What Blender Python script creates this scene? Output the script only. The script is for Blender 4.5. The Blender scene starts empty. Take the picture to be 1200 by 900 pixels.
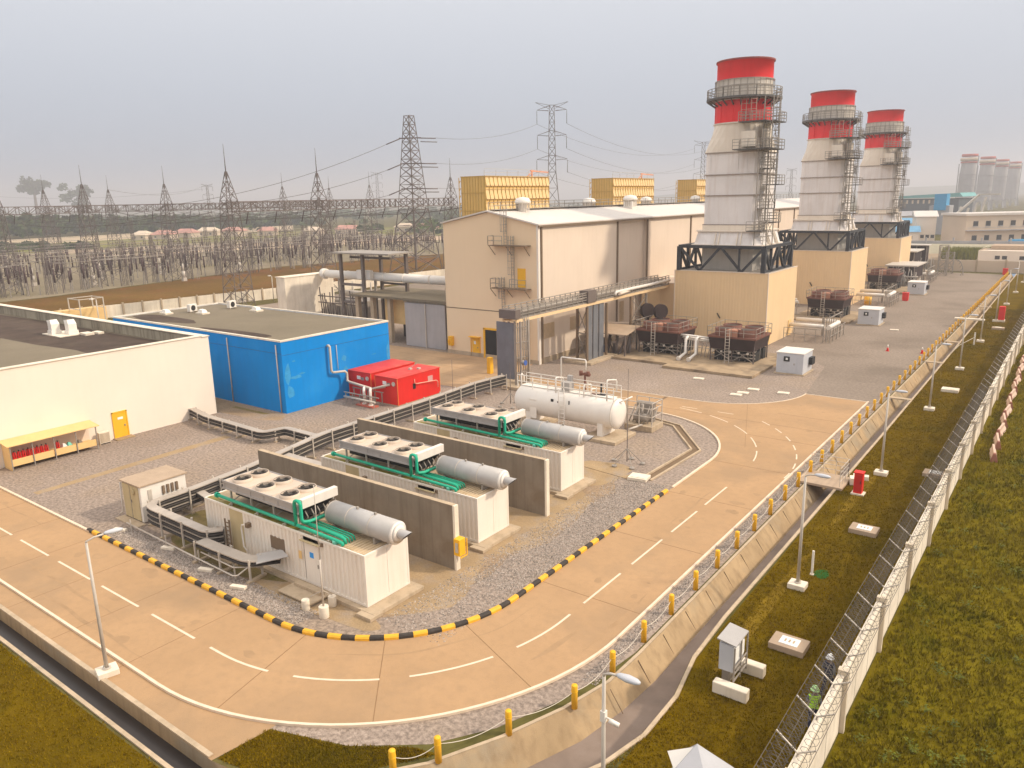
import bpy, bmesh, math, random
from mathutils import Vector, Matrix
rad = math.radians
PI = math.pi
rnd = random.Random(11)
sc = bpy.context.scene
C = sc.collection

# ------------------------------------------------------------------ camera
def look():
    th, ro, ya = rad(13.63), rad(-1.202), rad(-36.80)
    fw = Vector((math.sin(ya)*math.cos(th), math.cos(ya)*math.cos(th), -math.sin(th)))
    rt = Vector((math.cos(ya), -math.sin(ya), 0))
    up = rt.cross(fw)
    r2 = rt*math.cos(ro) + up*math.sin(ro)
    u2 = -rt*math.sin(ro) + up*math.cos(ro)
    return Matrix((r2, u2, -fw)).transposed()
cd = bpy.data.cameras.new('camera')
cam = bpy.data.objects.new('camera', cd); C.objects.link(cam)
cam.matrix_world = Matrix.Translation((0, 0, 19.5)) @ look().to_4x4()
cd.sensor_width = 36; cd.lens = 897/1200*36
cd.clip_start = 0.5; cd.clip_end = 20000
sc.camera = cam

# ------------------------------------------------------------------ light
SKY_LOW, SKY_HIGH = (3.6, 4.5, 5.85), (19.6, 18.2, 16.9)
SUN_EL, SUN_AZ = 37.0, 61.0      # azimuth clockwise from +Y: the sun stands on the +X side, a little to +Y
w = bpy.data.worlds.new('World'); sc.world = w; w.use_nodes = True
nt = w.node_tree; nt.nodes.clear()
sky = nt.nodes.new('ShaderNodeTexSky'); sky.sky_type = 'NISHITA'; sky.sun_disc = False
sky.sun_elevation = rad(SUN_EL); sky.sun_rotation = rad(SUN_AZ)
sky.air_density = 1.6; sky.dust_density = 6.0; sky.ozone_density = 1.0; sky.altitude = 50
hsv = nt.nodes.new('ShaderNodeHueSaturation'); hsv.inputs['Saturation'].default_value = 0.30
mixw = nt.nodes.new('ShaderNodeMixRGB'); mixw.inputs[0].default_value = 0.88
# the even milky overcast veil: brighter towards the zenith, as an overcast sky is
tcw = nt.nodes.new('ShaderNodeTexCoord'); spw = nt.nodes.new('ShaderNodeSeparateXYZ'); nt.links.new(tcw.outputs['Generated'], spw.inputs[0])
vmw = nt.nodes.new('ShaderNodeMixRGB'); vmw.inputs[1].default_value = (*SKY_LOW, 1); vmw.inputs[2].default_value = (*SKY_HIGH, 1)
nt.links.new(spw.outputs['Z'], vmw.inputs[0]); nt.links.new(vmw.outputs[0], mixw.inputs[2])
bgn = nt.nodes.new('ShaderNodeBackground'); bgn.inputs[1].default_value = 0.10
out = nt.nodes.new('ShaderNodeOutputWorld')
nt.links.new(sky.outputs[0], hsv.inputs['Color']); nt.links.new(hsv.outputs[0], mixw.inputs[1])
nt.links.new(mixw.outputs[0], bgn.inputs[0]); nt.links.new(bgn.outputs[0], out.inputs[0])
sl = bpy.data.lights.new('sun', 'SUN'); sl.energy = 3.0; sl.angle = rad(3.5); sl.color = (1.0, 0.86, 0.68)
so = bpy.data.objects.new('sun', sl); C.objects.link(so)
sd = Vector((math.sin(rad(SUN_AZ))*math.cos(rad(SUN_EL)), math.cos(rad(SUN_AZ))*math.cos(rad(SUN_EL)), math.sin(rad(SUN_EL))))
so.rotation_euler = sd.to_track_quat('Z', 'Y').to_euler()
so.location = (40, -20, 60)
sc.view_settings.view_transform = 'Standard'; sc.view_settings.look = 'None'
sc.view_settings.exposure = 0.09; sc.view_settings.gamma = 1.0
sc.view_settings.use_curve_mapping = False
HAZE_DENSITY = 0.00062

# ------------------------------------------------------------------ materials
MATS = {}
def mat(name, col, rough=0.8, var=0.12, scale=1.5, metal=0.0, bump=0.0, bscale=30.0,
        streak=0.0, scol=None, patch=0.0, pcol=None, pscale=0.3, world=False, grain=0.0, gscale=40.0, island=0.0):
    if name in MATS: return MATS[name]
    m = bpy.data.materials.new(name); m.use_nodes = True
    t = m.node_tree; n = t.nodes; b = n['Principled BSDF']
    b.inputs['Roughness'].default_value = rough; b.inputs['Metallic'].default_value = metal
    b.inputs['Specular IOR Level'].default_value = 0.0 if rough >= 0.99 or 'grass' in name or 'blade' in name else 0.12 if rough >= 0.85 else 0.35
    if world:
        g = n.new('ShaderNodeNewGeometry'); vec = g.outputs['Position']
    else:
        g = n.new('ShaderNodeTexCoord'); vec = g.outputs['Object']
    def noise(s, detail=5, mapping=None, rough_=0.6):
        x = n.new('ShaderNodeTexNoise'); x.inputs['Scale'].default_value = s
        x.inputs['Detail'].default_value = detail; x.inputs['Roughness'].default_value = rough_
        if mapping:
            mp = n.new('ShaderNodeMapping'); mp.inputs['Scale'].default_value = mapping
            t.links.new(vec, mp.inputs[0]); t.links.new(mp.outputs[0], x.inputs['Vector'])
        else: t.links.new(vec, x.inputs['Vector'])
        return x.outputs['Fac']
    def ramp(src, lo, hi, a=0.0, c=1.0):
        r = n.new('ShaderNodeMapRange'); r.inputs['From Min'].default_value = lo; r.inputs['From Max'].default_value = hi
        r.inputs['To Min'].default_value = a; r.inputs['To Max'].default_value = c
        t.links.new(src, r.inputs['Value']); return r.outputs[0]
    def mixc(fac, c1, c2):
        x = n.new('ShaderNodeMixRGB')
        if hasattr(fac, 'is_linked'): t.links.new(fac, x.inputs[0])
        else: x.inputs[0].default_value = fac
        for i, c in ((1, c1), (2, c2)):
            if hasattr(c, 'is_linked'): t.links.new(c, x.inputs[i])
            else: x.inputs[i].default_value = (*c, 1)
        return x.outputs[0]
    lo = tuple(c*(1-var) for c in col); hi = tuple(min(1, c*(1+var)) for c in col)
    cur = mixc(ramp(noise(scale), 0.3, 0.7), lo, hi)
    if patch: cur = mixc(ramp(noise(pscale, 6), 0.5, 0.68, 0, patch), cur, pcol or tuple(c*0.6 for c in col))
    if streak: cur = mixc(ramp(noise(1.0, 5, (2.2, 2.2, 0.16)), 0.46, 0.78, 0, streak), cur, scol or tuple(c*0.45 for c in col))
    if grain: cur = mixc(ramp(noise(gscale, 3), 0.35, 0.65, 0, grain), cur, tuple(c*0.35 for c in col))
    if island:
        g2 = n.new('ShaderNodeNewGeometry')
        mm = n.new('ShaderNodeMapRange'); mm.inputs['To Min'].default_value = 1-island; mm.inputs['To Max'].default_value = 1+island
        t.links.new(g2.outputs['Random Per Island'], mm.inputs['Value'])
        vm = n.new('ShaderNodeVectorMath'); vm.operation = 'SCALE'
        t.links.new(cur, vm.inputs[0]); t.links.new(mm.outputs[0], vm.inputs['Scale']); cur = vm.outputs[0]
    t.links.new(cur, b.inputs['Base Color'])
    if bump:
        bp = n.new('ShaderNodeBump'); bp.inputs['Strength'].default_value = bump; bp.inputs['Distance'].default_value = 0.05
        t.links.new(noise(bscale, 4), bp.inputs['Height']); t.links.new(bp.outputs[0], b.inputs['Normal'])
    MATS[name] = m; return m

M = dict(
 earth=mat('earth', (0.12,0.105,0.035), 1, .35, .05, world=True, patch=.6, pcol=(0.19,0.13,0.055), pscale=.02, grain=.5, gscale=1.2),
 lawn=mat('lawn', (0.135,0.085,0.003), 1, .25, .5, world=True, patch=.6, pcol=(0.088,0.064,0.003), pscale=.22, bump=1, bscale=9, grain=.35, gscale=14),
 field=mat('field', (0.165,0.125,0.006), 1, .25, .4, world=True, patch=.45, pcol=(0.075,0.072,0.002), pscale=.35, bump=1, bscale=6, grain=.4, gscale=9),
 blade=mat('grass_blade', (0.205,0.13,0.003), .9, .3, .3, world=True, patch=.8, pcol=(0.12,0.09,0.003), pscale=.22, island=.25),
 blade2=mat('field_blade', (0.20,0.155,0.006), .9, .3, .3, world=True, patch=.8, pcol=(0.10,0.10,0.002), pscale=.35, island=.3),
 gravel=mat('gravel', (0.40,0.318,0.26), 1, .14, .12, world=True, patch=.35, pcol=(0.44,0.32,0.20), pscale=.16, bump=1, bscale=11, grain=.7, gscale=5),
 gravel2=mat('road_gravel', (0.30,0.242,0.195), 1, .12, .08, world=True, patch=.75, pcol=(0.205,0.165,0.13), pscale=.09, bump=.6, bscale=8, grain=.4, gscale=3.5),
 silt=mat('silt', (0.40,0.285,0.165), 1, .16, .5, world=True, patch=.7, pcol=(0.36,0.30,0.25), pscale=.7, bump=.6, bscale=12, grain=.3, gscale=10),
 algae=mat('damp_soil', (0.25,0.19,0.085), 1, .2, .9, world=True, patch=.8, pcol=(0.16,0.15,0.035), pscale=.8, bump=.6, bscale=12, grain=.4, gscale=10),
 road=mat('road_concrete', (0.44,0.278,0.15), .85, .07, .25, world=True, patch=.85, pcol=(0.315,0.215,0.13), pscale=.12, streak=.55, scol=(0.345,0.225,0.125), bump=.15, bscale=20, grain=.10, gscale=25),
 apron=mat('apron_concrete', (0.47,0.31,0.18), .85, .12, .25, world=True, patch=.6, pcol=(0.30,0.21,0.13), pscale=.2, bump=.15, bscale=20, grain=.12, gscale=18),
 joint=mat('joint', (0.19,0.13,0.08), .9), rjoint=mat('road_joint', (0.255,0.155,0.08), .9),
 white_line=mat('road_paint', (0.74,0.60,0.45), .6, .08, 2, world=True, patch=.35, pcol=(0.6,0.42,0.27), pscale=1.5),
 kerb_black=mat('kerb_black', (0.045,0.036,0.03), .7, .3, 3), kerb_yellow=mat('kerb_yellow', (0.80,0.42,0.03), .6, .12, 3),
 conc=mat('concrete', (0.50,0.39,0.27), .9, .12, .6, streak=.55, scol=(0.25,0.19,0.12), patch=.4, pcol=(0.35,0.27,0.18), pscale=.5, bump=.2),
 conc_d=mat('dark_concrete', (0.255,0.208,0.158), .9, .14, .5, streak=.6, scol=(0.15,0.11,0.075), patch=.7, pcol=(0.20,0.145,0.095), pscale=.45, bump=.3),
 conc_l=mat('pale_concrete', (0.80,0.71,0.58), .9, .08, .4, streak=.5, scol=(0.55,0.45,0.33), patch=.35, pcol=(0.44,0.37,0.28), pscale=.5, bump=.15),
 plinth_c=mat('plinth_concrete', (0.38,0.28,0.18), .9, .2, .6, patch=.9, pcol=(0.13,0.10,0.075), pscale=.35), post_c=mat('post_concrete', (0.66,0.56,0.43), .9, .1, .5, streak=.4, scol=(0.45,0.36,0.25)), conc_w=mat('drain_concrete', (0.40,0.285,0.165), .9, .15, .4, world=True, streak=.8, scol=(0.24,0.165,0.095), patch=.8, pcol=(0.30,0.25,0.18), pscale=.35, bump=.2),
 drain=mat('drain_bed', (0.22,0.165,0.13), .75, .2, .5, world=True, patch=.6, pcol=(0.24,0.19,0.16), pscale=.5),
 water=mat('drain_water', (0.028,0.022,0.020), .3, .1, 2, world=True),
 cream=mat('cream_cladding', (0.76,0.63,0.51), .6, .04, .2, streak=.16, scol=(0.55,0.40,0.25)),
 cream_g=mat('cream_shaded_gable', (0.84,0.64,0.42), .7, .03, .15, streak=.12, scol=(0.70,0.50,0.30)),  # same hall cladding; the tone of its shaded faces is put into the colour
 cream_p=mat('cream_panel', (0.80,0.58,0.335), .6, .05, .2, streak=.2, scol=(0.55,0.38,0.22), world=True),
 box_w=mat('container_white', (0.82,0.745,0.65), .55, .05, .4, streak=.28, scol=(0.60,0.46,0.33), world=True),
 box_p=mat('container_beige', (0.55,0.44,0.25), .6, .08, .5, streak=.3, scol=(0.36,0.28,0.13)),
 box_roof=mat('container_roof', (0.55,0.42,0.27), .7, .15, .8, patch=.7, pcol=(0.30,0.20,0.08), pscale=.6),
 render_w=mat('white_render', (0.83,0.725,0.61), .8, .03, .3, streak=.10, scol=(0.66,0.55,0.42)),
 roof_d=mat('roof_felt', (0.20,0.16,0.10), .95, .15, .15, patch=.95, pcol=(0.060,0.042,0.034), pscale=.035, bump=.2, grain=.2, gscale=6),
 roof_s=mat('roof_stain', (0.085,0.060,0.046), .9, .25, .4, patch=.6, pcol=(0.14,0.11,0.075), pscale=.25, grain=.2, gscale=5), roof_g=mat('roof_screed', (0.215,0.178,0.125), .95, .12, .12, patch=.6, pcol=(0.17,0.14,0.10), pscale=.11, bump=.2, grain=.15, gscale=6),
 parapet=mat('parapet_plaster', (0.40,0.35,0.26), .9, .15, .5, streak=.9, scol=(0.10,0.08,0.06)),
 roof_w=mat('pale_roof', (0.66,0.60,0.54), .5, .05, .2, streak=.2),
 blue=mat('blue_render', (0.0,0.235,0.66), .9, .07, .25, streak=.2, scol=(0.02,0.15,0.42), patch=.30, pcol=(0.04,0.33,0.72), pscale=.22),
 red=mat('red_paint', (0.72,0.018,0.012), .5, .07, .5, streak=.2, scol=(0.45,0.02,0.012)),
 red_stack=mat('red_stack_paint', (0.80,0.022,0.028), .55, .07, .3, streak=.25, scol=(0.50,0.02,0.025), world=True),
 stack=mat('stack_steel', (0.77,0.725,0.70), .5, .06, .25, streak=.45, scol=(0.55,0.44,0.36), patch=.5, pcol=(0.62,0.575,0.55), pscale=.16, world=True),
 stack_c=mat('stack_cream', (0.78,0.69,0.58), .6, .06, .25, streak=.3, scol=(0.50,0.36,0.24), world=True),
 stack_l=mat('stack_pale', (0.66,0.60,0.53), .6, .08, .5, streak=.4, scol=(0.45,0.38,0.30), world=True), stack_g=mat('stack_grey', (0.42,0.39,0.35), .6, .1, .4, streak=.3),
 steel=mat('galvanised_steel', (0.33,0.29,0.25), .55, .15, 1, metal=.2),
 steel_l=mat('pale_steel', (0.55,0.49,0.42), .5, .1, 1, metal=.1),
 steel_d=mat('dark_steel', (0.03,0.034,0.042), .5, .25, .6),
 lattice=mat('lattice_steel', (0.15,0.12,0.105), .7, .15, .4),
 tray=mat('cable_tray', (0.45,0.39,0.33), .5, .15, .6, metal=.1, streak=.2),
 cable=mat('cable_black', (0.045,0.038,0.034), .7, .2, 1),
 panel_g=mat('grey_panel', (0.17,0.175,0.19), .5, .12, .6, streak=.2),
 silencer=mat('silencer_grey', (0.46,0.44,0.42), .42, .06, .6, metal=.15, streak=.15, world=True),
 cooler=mat('aluminium', (0.42,0.395,0.375), .45, .08, .8, metal=.1),
 cooler_top=mat('cooler_top', (0.58,0.47,0.37), .55, .1, .6, patch=.4, pcol=(0.50,0.36,0.22), pscale=1),
 cooler_w=mat('cooler_white', (0.78,0.72,0.65), .5, .05, 1, streak=.2), white=mat('white_paint', (0.80,0.75,0.68), .45, .04, .6, streak=.12, scol=(0.62,0.50,0.38)),
 green=mat('green_pipe_paint', (0.012,0.40,0.235), .45, .08, 1),
 green_l=mat('pale_green_cap', (0.16,0.55,0.42), .5),
 black=mat('black_parts', (0.02,0.02,0.02), .6, .2, 1),
 grille=mat('grille_dark', (0.06,0.052,0.045), .7, .3, 6),
 yellow=mat('yellow_paint', (0.86,0.46,0.02), .5, .07, 1),
 yellow_h=mat('filter_house_yellow', (0.72,0.47,0.14), .65, .06, .4, streak=.25, scol=(0.5,0.31,0.08)),
 orange=mat('ochre_sheet', (0.78,0.52,0.22), .6, .06, 1),
 rust=mat('oxide_red', (0.17,0.068,0.045), .75, .2, .6, streak=.4, scol=(0.12,0.055,0.04), world=True),
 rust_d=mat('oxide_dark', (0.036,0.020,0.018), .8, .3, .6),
 grey_w=mat('kiosk_grey', (0.52,0.53,0.56), .5, .04, 1),
 shed_grey=mat('shed_grey', (0.42,0.39,0.38), .8, .1, .3, streak=.3, scol=(0.28,0.24,0.22)),
 brown=mat('bronze_trim', (0.20,0.14,0.09), .6),
 insul=mat('brown_porcelain', (0.07,0.036,0.032), .4, .2, 1),
 leaf=mat('leaves', (0.05,0.075,0.008), .9, .35, .02, world=True, island=.5),
 leaf2=mat('reeds', (0.20,0.20,0.035), .9, .3, .1, world=True, island=.3),
 bark=mat('bark', (0.13,0.09,0.06), .95, .2, 2),
 dirt=mat('red_dirt', (0.155,0.088,0.024), 1, .25, .05, world=True, patch=.6, pcol=(0.24,0.075,0.035), pscale=.06, grain=.35, gscale=1.5),
 hill=mat('hill', (0.07,0.09,0.05), 1, .3, .01, world=True),
 haze_wall=mat('far_wall', (0.62,0.50,0.38), .9, .1, .05, world=True),
 far_blue=mat('far_blue', (0.04,0.30,0.55), .7), far_dark=mat('far_dark', (0.07,0.085,0.10), .8, .2, .2),
 far_teal=mat('far_teal_roof', (0.12,0.36,0.36), .6), far_red=mat('far_red', (0.5,0.10,0.08), .7),
 far_grey=mat('far_grey', (0.36,0.35,0.36), .7, .12, .1), glass=mat('dark_window', (0.04,0.045,0.05), .2),
 pink=mat('pink_roof', (0.50,0.25,0.20), .8, .2, .3), tent=mat('tent_canvas', (0.42,0.42,0.44), .7, .05, 2),
 skin=mat('skin', (0.16,0.08,0.05), .6), cloth=mat('navy_trousers', (0.03,0.035,0.07), .9), shirt=mat('grey_shirt', (0.16,0.17,0.2), .9),
 lime=mat('lime_vest', (0.45,0.80,0.03), .7), helm_g=mat('pale_green_helmet', (0.45,0.72,0.32), .35), helm_w=mat('white_helmet', (0.82,0.82,0.82), .35),
 rope=mat('chain_rope', (0.62,0.55,0.45), .6), logo=mat('blue_sign', (0.03,0.30,0.75), .5), paper=mat('white_sign', (0.85,0.83,0.78), .6),
 tread=mat('grey_slab', (0.44,0.33,0.235), .9, .1, 1, bump=.2),
 pebble=mat('pebbles', (0.34,0.29,0.25), 1, .1, 1, world=True, island=.55),
)

# ------------------------------------------------------------------ mesh builder
class MB:
    def __init__(s): s.v = []; s.f = []; s.sm = []; s.mi = []; s.cur = 0
    def add(s, vs, fs, smooth=False):
        o = len(s.v); s.v += [tuple(v) for v in vs]
        for f in fs: s.f.append([i+o for i in f]); s.sm.append(smooth); s.mi.append(s.cur)
        return s
    def box(s, x0, x1, y0, y1, z0, z1):
        vs = [(x0,y0,z0),(x1,y0,z0),(x1,y1,z0),(x0,y1,z0),(x0,y0,z1),(x1,y0,z1),(x1,y1,z1),(x0,y1,z1)]
        return s.add(vs, [(0,3,2,1),(4,5,6,7),(0,1,5,4),(1,2,6,5),(2,3,7,6),(3,0,4,7)])
    def obox(s, c, sz, rz=0.0):
        cx, cy, cz = c; hx, hy, hz = sz[0]/2, sz[1]/2, sz[2]/2; ca, sa = math.cos(rz), math.sin(rz)
        vs = [(cx+x*ca-y*sa, cy+x*sa+y*ca, cz+z) for z in (-hz, hz) for x, y in ((-hx,-hy),(hx,-hy),(hx,hy),(-hx,hy))]
        return s.add(vs, [(0,3,2,1),(4,5,6,7),(0,1,5,4),(1,2,6,5),(2,3,7,6),(3,0,4,7)])
    def bar(s, a, b, w, h=None):
        a = Vector(a); b = Vector(b); d = (b-a)
        if d.length < 1e-6: return s
        d.normalize(); h = h or w
        u = d.cross(Vector((0,0,1)))
        if u.length < 1e-3: u = Vector((1,0,0))
        u.normalize(); t = u.cross(d)
        u *= w/2; t *= h/2
        vs = [p+q for p in (a, b) for q in (-u-t, u-t, u+t, -u+t)]
        return s.add(vs, [(0,3,2,1),(4,5,6,7),(0,1,5,4),(1,2,6,5),(2,3,7,6),(3,0,4,7)])
    def cyl(s, a, b, r, r2=None, n=12, cap=True, smooth=True):
        a = Vector(a); b = Vector(b); r2 = r if r2 is None else r2
        d = (b-a).normalized(); u = d.orthogonal().normalized(); t = d.cross(u)
        vs = []
        for p, q in ((a, r), (b, r2)):
            vs += [p+(u*math.cos(2*PI*i/n)+t*math.sin(2*PI*i/n))*q for i in range(n)]
        s.add(vs, [(i, (i+1) % n, n+(i+1) % n, n+i) for i in range(n)], smooth)
        if cap:
            o = len(s.v)-2*n
            s.f.append([o+i for i in reversed(range(n))]); s.f.append([o+n+i for i in range(n)])
            s.sm += [False, False]; s.mi += [s.cur]*2
        return s
    def tube(s, pts, r, n=8):
        pts = [Vector(p) for p in pts]; m = len(pts); vs = []
        prev = None
        for i, p in enumerate(pts):
            if i == 0: d = pts[1]-p
            elif i == m-1: d = p-pts[i-1]
            else: d = (p-pts[i-1]).normalized()+(pts[i+1]-p).normalized()
            d.normalize()
            if prev is None: u = d.orthogonal().normalized()
            else:
                u = prev-d*prev.dot(d)
                if u.length < 1e-4: u = d.orthogonal()
                u.normalize()
            prev = u; t = d.cross(u)
            vs += [p+(u*math.cos(2*PI*k/n)+t*math.sin(2*PI*k/n))*r for k in range(n)]
        fs = [(i*n+k, i*n+(k+1) % n, (i+1)*n+(k+1) % n, (i+1)*n+k) for i in range(m-1) for k in range(n)]
        s.add(vs, fs, True)
        o = len(s.v)-m*n
        s.f.append([o+k for k in reversed(range(n))]); s.f.append([o+(m-1)*n+k for k in range(n)])
        s.sm += [False]*2; s.mi += [s.cur]*2
        return s
    def lathe(s, prof, cx=0, cy=0, n=32, smooth=True, close=False):
        vs = [(cx+r*math.cos(2*PI*i/n), cy+r*math.sin(2*PI*i/n), z) for r, z in prof for i in range(n)]
        fs = [(j*n+i, j*n+(i+1) % n, (j+1)*n+(i+1) % n, (j+1)*n+i) for j in range(len(prof)-1) for i in range(n)]
        return s.add(vs, fs, smooth)
    def loft(s, rings, smooth=False, cap=True):
        n = len(rings[0]); vs = [p for r in rings for p in r]
        fs = [(j*n+i, j*n+(i+1) % n, (j+1)*n+(i+1) % n, (j+1)*n+i) for j in range(len(rings)-1) for i in range(n)]
        if cap: fs += [tuple(reversed(range(n))), tuple((len(rings)-1)*n+i for i in range(n))]
        return s.add(vs, fs, smooth)
    def prism(s, poly, z0, z1):
        n = len(poly)
        vs = [(x, y, z0) for x, y in poly]+[(x, y, z1) for x, y in poly]
        return s.add(vs, [tuple(reversed(range(n))), tuple(range(n, 2*n))]+[(i, (i+1) % n, n+(i+1) % n, n+i) for i in range(n)])
    def sheet(s, poly, z):
        return s.add([(x, y, z) for x, y in poly], [tuple(range(len(poly)))])
    def corr(s, a, b, z0, z1, period=.28, depth=.04):
        a = Vector((a[0], a[1], 0)); b = Vector((b[0], b[1], 0)); L = (b-a).length; d = (b-a)/L
        nrm = Vector((d.y, -d.x, 0)); k = max(1, round(L/period)); p = L/k; pr_ = []
        for i in range(k):
            for q, o in ((0, 0), (.3, 0), (.42, -depth), (.82, -depth), (.94, 0)): pr_.append((i*p+q*p, o))
        pr_.append((L, 0))
        vs = []
        for z in (z0, z1): vs += [tuple(a+d*x+nrm*o+Vector((0, 0, z))) for x, o in pr_]
        n = len(pr_)
        return s.add(vs, [(i, i+1, n+i+1, n+i) for i in range(n-1)])
    def build(s, name, m, parent=None, local=False, at=None, bev=0.0, fix=False):
        off = Vector((0, 0, 0))
        if parent is not None and not local:
            q = parent
            while q.parent: q = q.parent
            off = Vector(q.location)
        if at is not None: off = Vector(at)
        me = bpy.data.meshes.new(name)
        me.from_pydata([(x-off.x, y-off.y, z-off.z) for x, y, z in s.v] if off.length else s.v, [], s.f)
        ms = m if isinstance(m, (list, tuple)) else [m]
        for q in ms: me.materials.append(M[q] if isinstance(q, str) else q)
        me.polygons.foreach_set('use_smooth', s.sm)
        if len(ms) > 1: me.polygons.foreach_set('material_index', s.mi)
        if fix:
            bm = bmesh.new(); bm.from_mesh(me); bmesh.ops.recalc_face_normals(bm, faces=bm.faces); bm.to_mesh(me); bm.free()
        me.update()
        o = bpy.data.objects.new(name, me); C.objects.link(o)
        if parent is not None: o.parent = parent
        if at is not None: o.location = at
        if bev:
            md = o.modifiers.new('bevel', 'BEVEL'); md.width = bev; md.segments = 2; md.limit_method = 'ANGLE'
        return o

def tag(o, label=None, cat=None, group=None, kind=None):
    if label: o['label'] = label
    if cat: o['category'] = cat
    if group: o['group'] = group
    if kind: o['kind'] = kind
    return o
def thing(name, label, cat, loc=(0, 0, 0), rz=0, group=None):
    o = bpy.data.objects.new(name, None); C.objects.link(o); o.location = loc; o.rotation_euler = (0, 0, rz)
    o.empty_display_size = .3
    return tag(o, label, cat, group)
KIDS = {}
def copy_tree(o, loc=None, rz=None, label=None, parent=None, skip=()):
    c = o.copy(); C.objects.link(c)
    if parent is not None: c.parent = parent
    if loc is not None: c.location = loc
    if rz is not None: c.rotation_euler = (0, 0, rz)
    if label: c['label'] = label
    for ch in list(o.children):
        if ch.name.split('.')[0] in skip: continue
        copy_tree(ch, parent=c)
    return c
def struct(name, mb, m, **k): return tag(mb.build(name, m, **k), kind='structure')
def arc(cx, cy, r, a0, a1, n):
    return [(cx+r*math.cos(rad(a0+(a1-a0)*i/n)), cy+r*math.sin(rad(a0+(a1-a0)*i/n))) for i in range(n+1)]
def ribbon(path, wl, wr, z, mb=None, h=None):
    """strip along a path, wl metres to the left, wr to the right; with h a raised solid"""
    mb = mb or MB(); P = [Vector(p) for p in path]; L = []; Rr = []
    for i, p in enumerate(P):
        d = (P[min(i+1, len(P)-1)]-P[max(i-1, 0)]).normalized(); nn = Vector((-d.y, d.x))
        L.append(p+nn*wl); Rr.append(p-nn*wr)
    for i in range(len(P)-1):
        q = [L[i], Rr[i], Rr[i+1], L[i+1]]
        if h is None: mb.add([(v.x, v.y, z) for v in q], [(0, 1, 2, 3)])
        else:
            vs = [(v.x, v.y, zz) for zz in (z, z+h) for v in q]
            fs = [(4,5,6,7), (0,3,7,4), (1,5,6,2)]
            if i == 0: fs.append((0,4,5,1))
            if i == len(P)-2: fs.append((3,2,6,7))
            mb.add(vs, fs)
    return mb
def resample(path, step):
    P = [Vector(p) for p in path]; out = [P[0]]; acc = 0
    for a, b in zip(P, P[1:]):
        L = (b-a).length; d = step-acc
        while d <= L: out.append(a+(b-a)*(d/L)); d += step
        acc = L-(d-step)
    return out
ORD = ['nearest','second','third','fourth','fifth','sixth','seventh','eighth','ninth','tenth','eleventh','twelfth','thirteenth','fourteenth','fifteenth','sixteenth','seventeenth','eighteenth','nineteenth','twentieth']
def railing(mb, pts, h=1.1, w=.05, step=1.5, rails=(.55, 1.1)):
    """posts and rails along 3d points"""
    for a, b in zip(pts, pts[1:]):
        a = Vector(a); b = Vector(b); L = (b-a).length; k = max(1, round(L/step))
        for i in range(k+1):
            p = a+(b-a)*(i/k); mb.bar(p, p+Vector((0, 0, h)), w)
        for r in rails: mb.bar(a+Vector((0, 0, r)), b+Vector((0, 0, r)), w)
    return mb
def ladder(mb, x, y, z0, z1, dx=.45, along='x', w=.05, step=.35):
    ex = (dx/2, 0) if along == 'x' else (0, dx/2)
    mb.bar((x-ex[0], y-ex[1], z0), (x-ex[0], y-ex[1], z1), w); mb.bar((x+ex[0], y+ex[1], z0), (x+ex[0], y+ex[1], z1), w)
    z = z0+step
    while z < z1: mb.bar((x-ex[0], y-ex[1], z), (x+ex[0], y+ex[1], z), w*.7); z += step
    return mb

# ================================================================== SETTING: ground, drain, roads
INNER = [(-23.1,12.3),(-20.6,12.7),(-18.5,14.2),(-16.5,16.7),(-15.2,19.3),(-14.2,22.0),(-13.6,24.5),(-13.5,27),(-13.5,60),(-13.4,120),(-13.6,214)]
OUTER = [(-22.0,11.3),(-18.5,10.8),(-15.2,13.5),(-13.0,17.2),(-11.6,20.2),(-11.1,22.4),(-11.1,25.2),(-11.6,28.1),(-11.75,32),(-11.75,66),(-11.9,99),(-12.6,214)]
g = MB()
g.sheet([(-300,12.3)]+INNER+[(-13.6,7000),(-7000,7000),(-7000,12.3)], 0)
g.sheet([(-300,11.3)]+OUTER+[(-13.6,214),(-13.6,7000),(7000,7000),(7000,-7000),(-7000,-7000),(-7000,12.3),(-300,12.3)], 0)
struct('ground', g, 'earth', fix=True)
# concrete drain: sloped inner bank, bed, vertical outer face
def wall_between(mb, A, za, B, zb):
    n = len(A); vs = [(x, y, za) for x, y in A]+[(x, y, zb) for x, y in B]
    return mb.add(vs, [(i, i+1, n+i+1, n+i) for i in range(n-1)])
ib = [(-23.1,12.27),(-20.4,12.5),(-18.0,13.9),(-15.8,16.5),(-14.4,19.2),(-13.4,21.9),(-12.95,24.5),(-12.76,27),(-12.76,60),(-12.76,120),(-12.95,214)]
d = MB(); wall_between(d, INNER, .02, ib, -1.0)
wall_between(d, [(-300,12.3),(-23.1,12.3)], .02, [(-300,12.27),(-23.1,12.27)], -.9)
wall_between(d, [(-300,11.3)]+OUTER, .0, [(-300,11.3)]+OUTER, -1.0)
struct('drain_wall', d, 'conc_w')
d = MB(); d.add([(-25,11.2,-.9),(-25,12.4,-.9),(-22,12.6,-.97),(-21.5,11.2,-.97)], [(0,1,2,3)])
struct('drain_step', d, 'conc_w')
d = MB(); path = [((a[0]+b[0])/2, (a[1]+b[1])/2) for a, b in zip(INNER, OUTER)]
d.sheet(INNER+[(-12.6,214)]+list(reversed(OUTER)), -1.0)
struct('drain_bed', d, 'drain')
d = MB(); d.sheet([(-300,11.28),(-300,12.32),(-22.6,12.32),(-22.6,11.28)], -.6); struct('drain_water', d, 'water')
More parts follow.
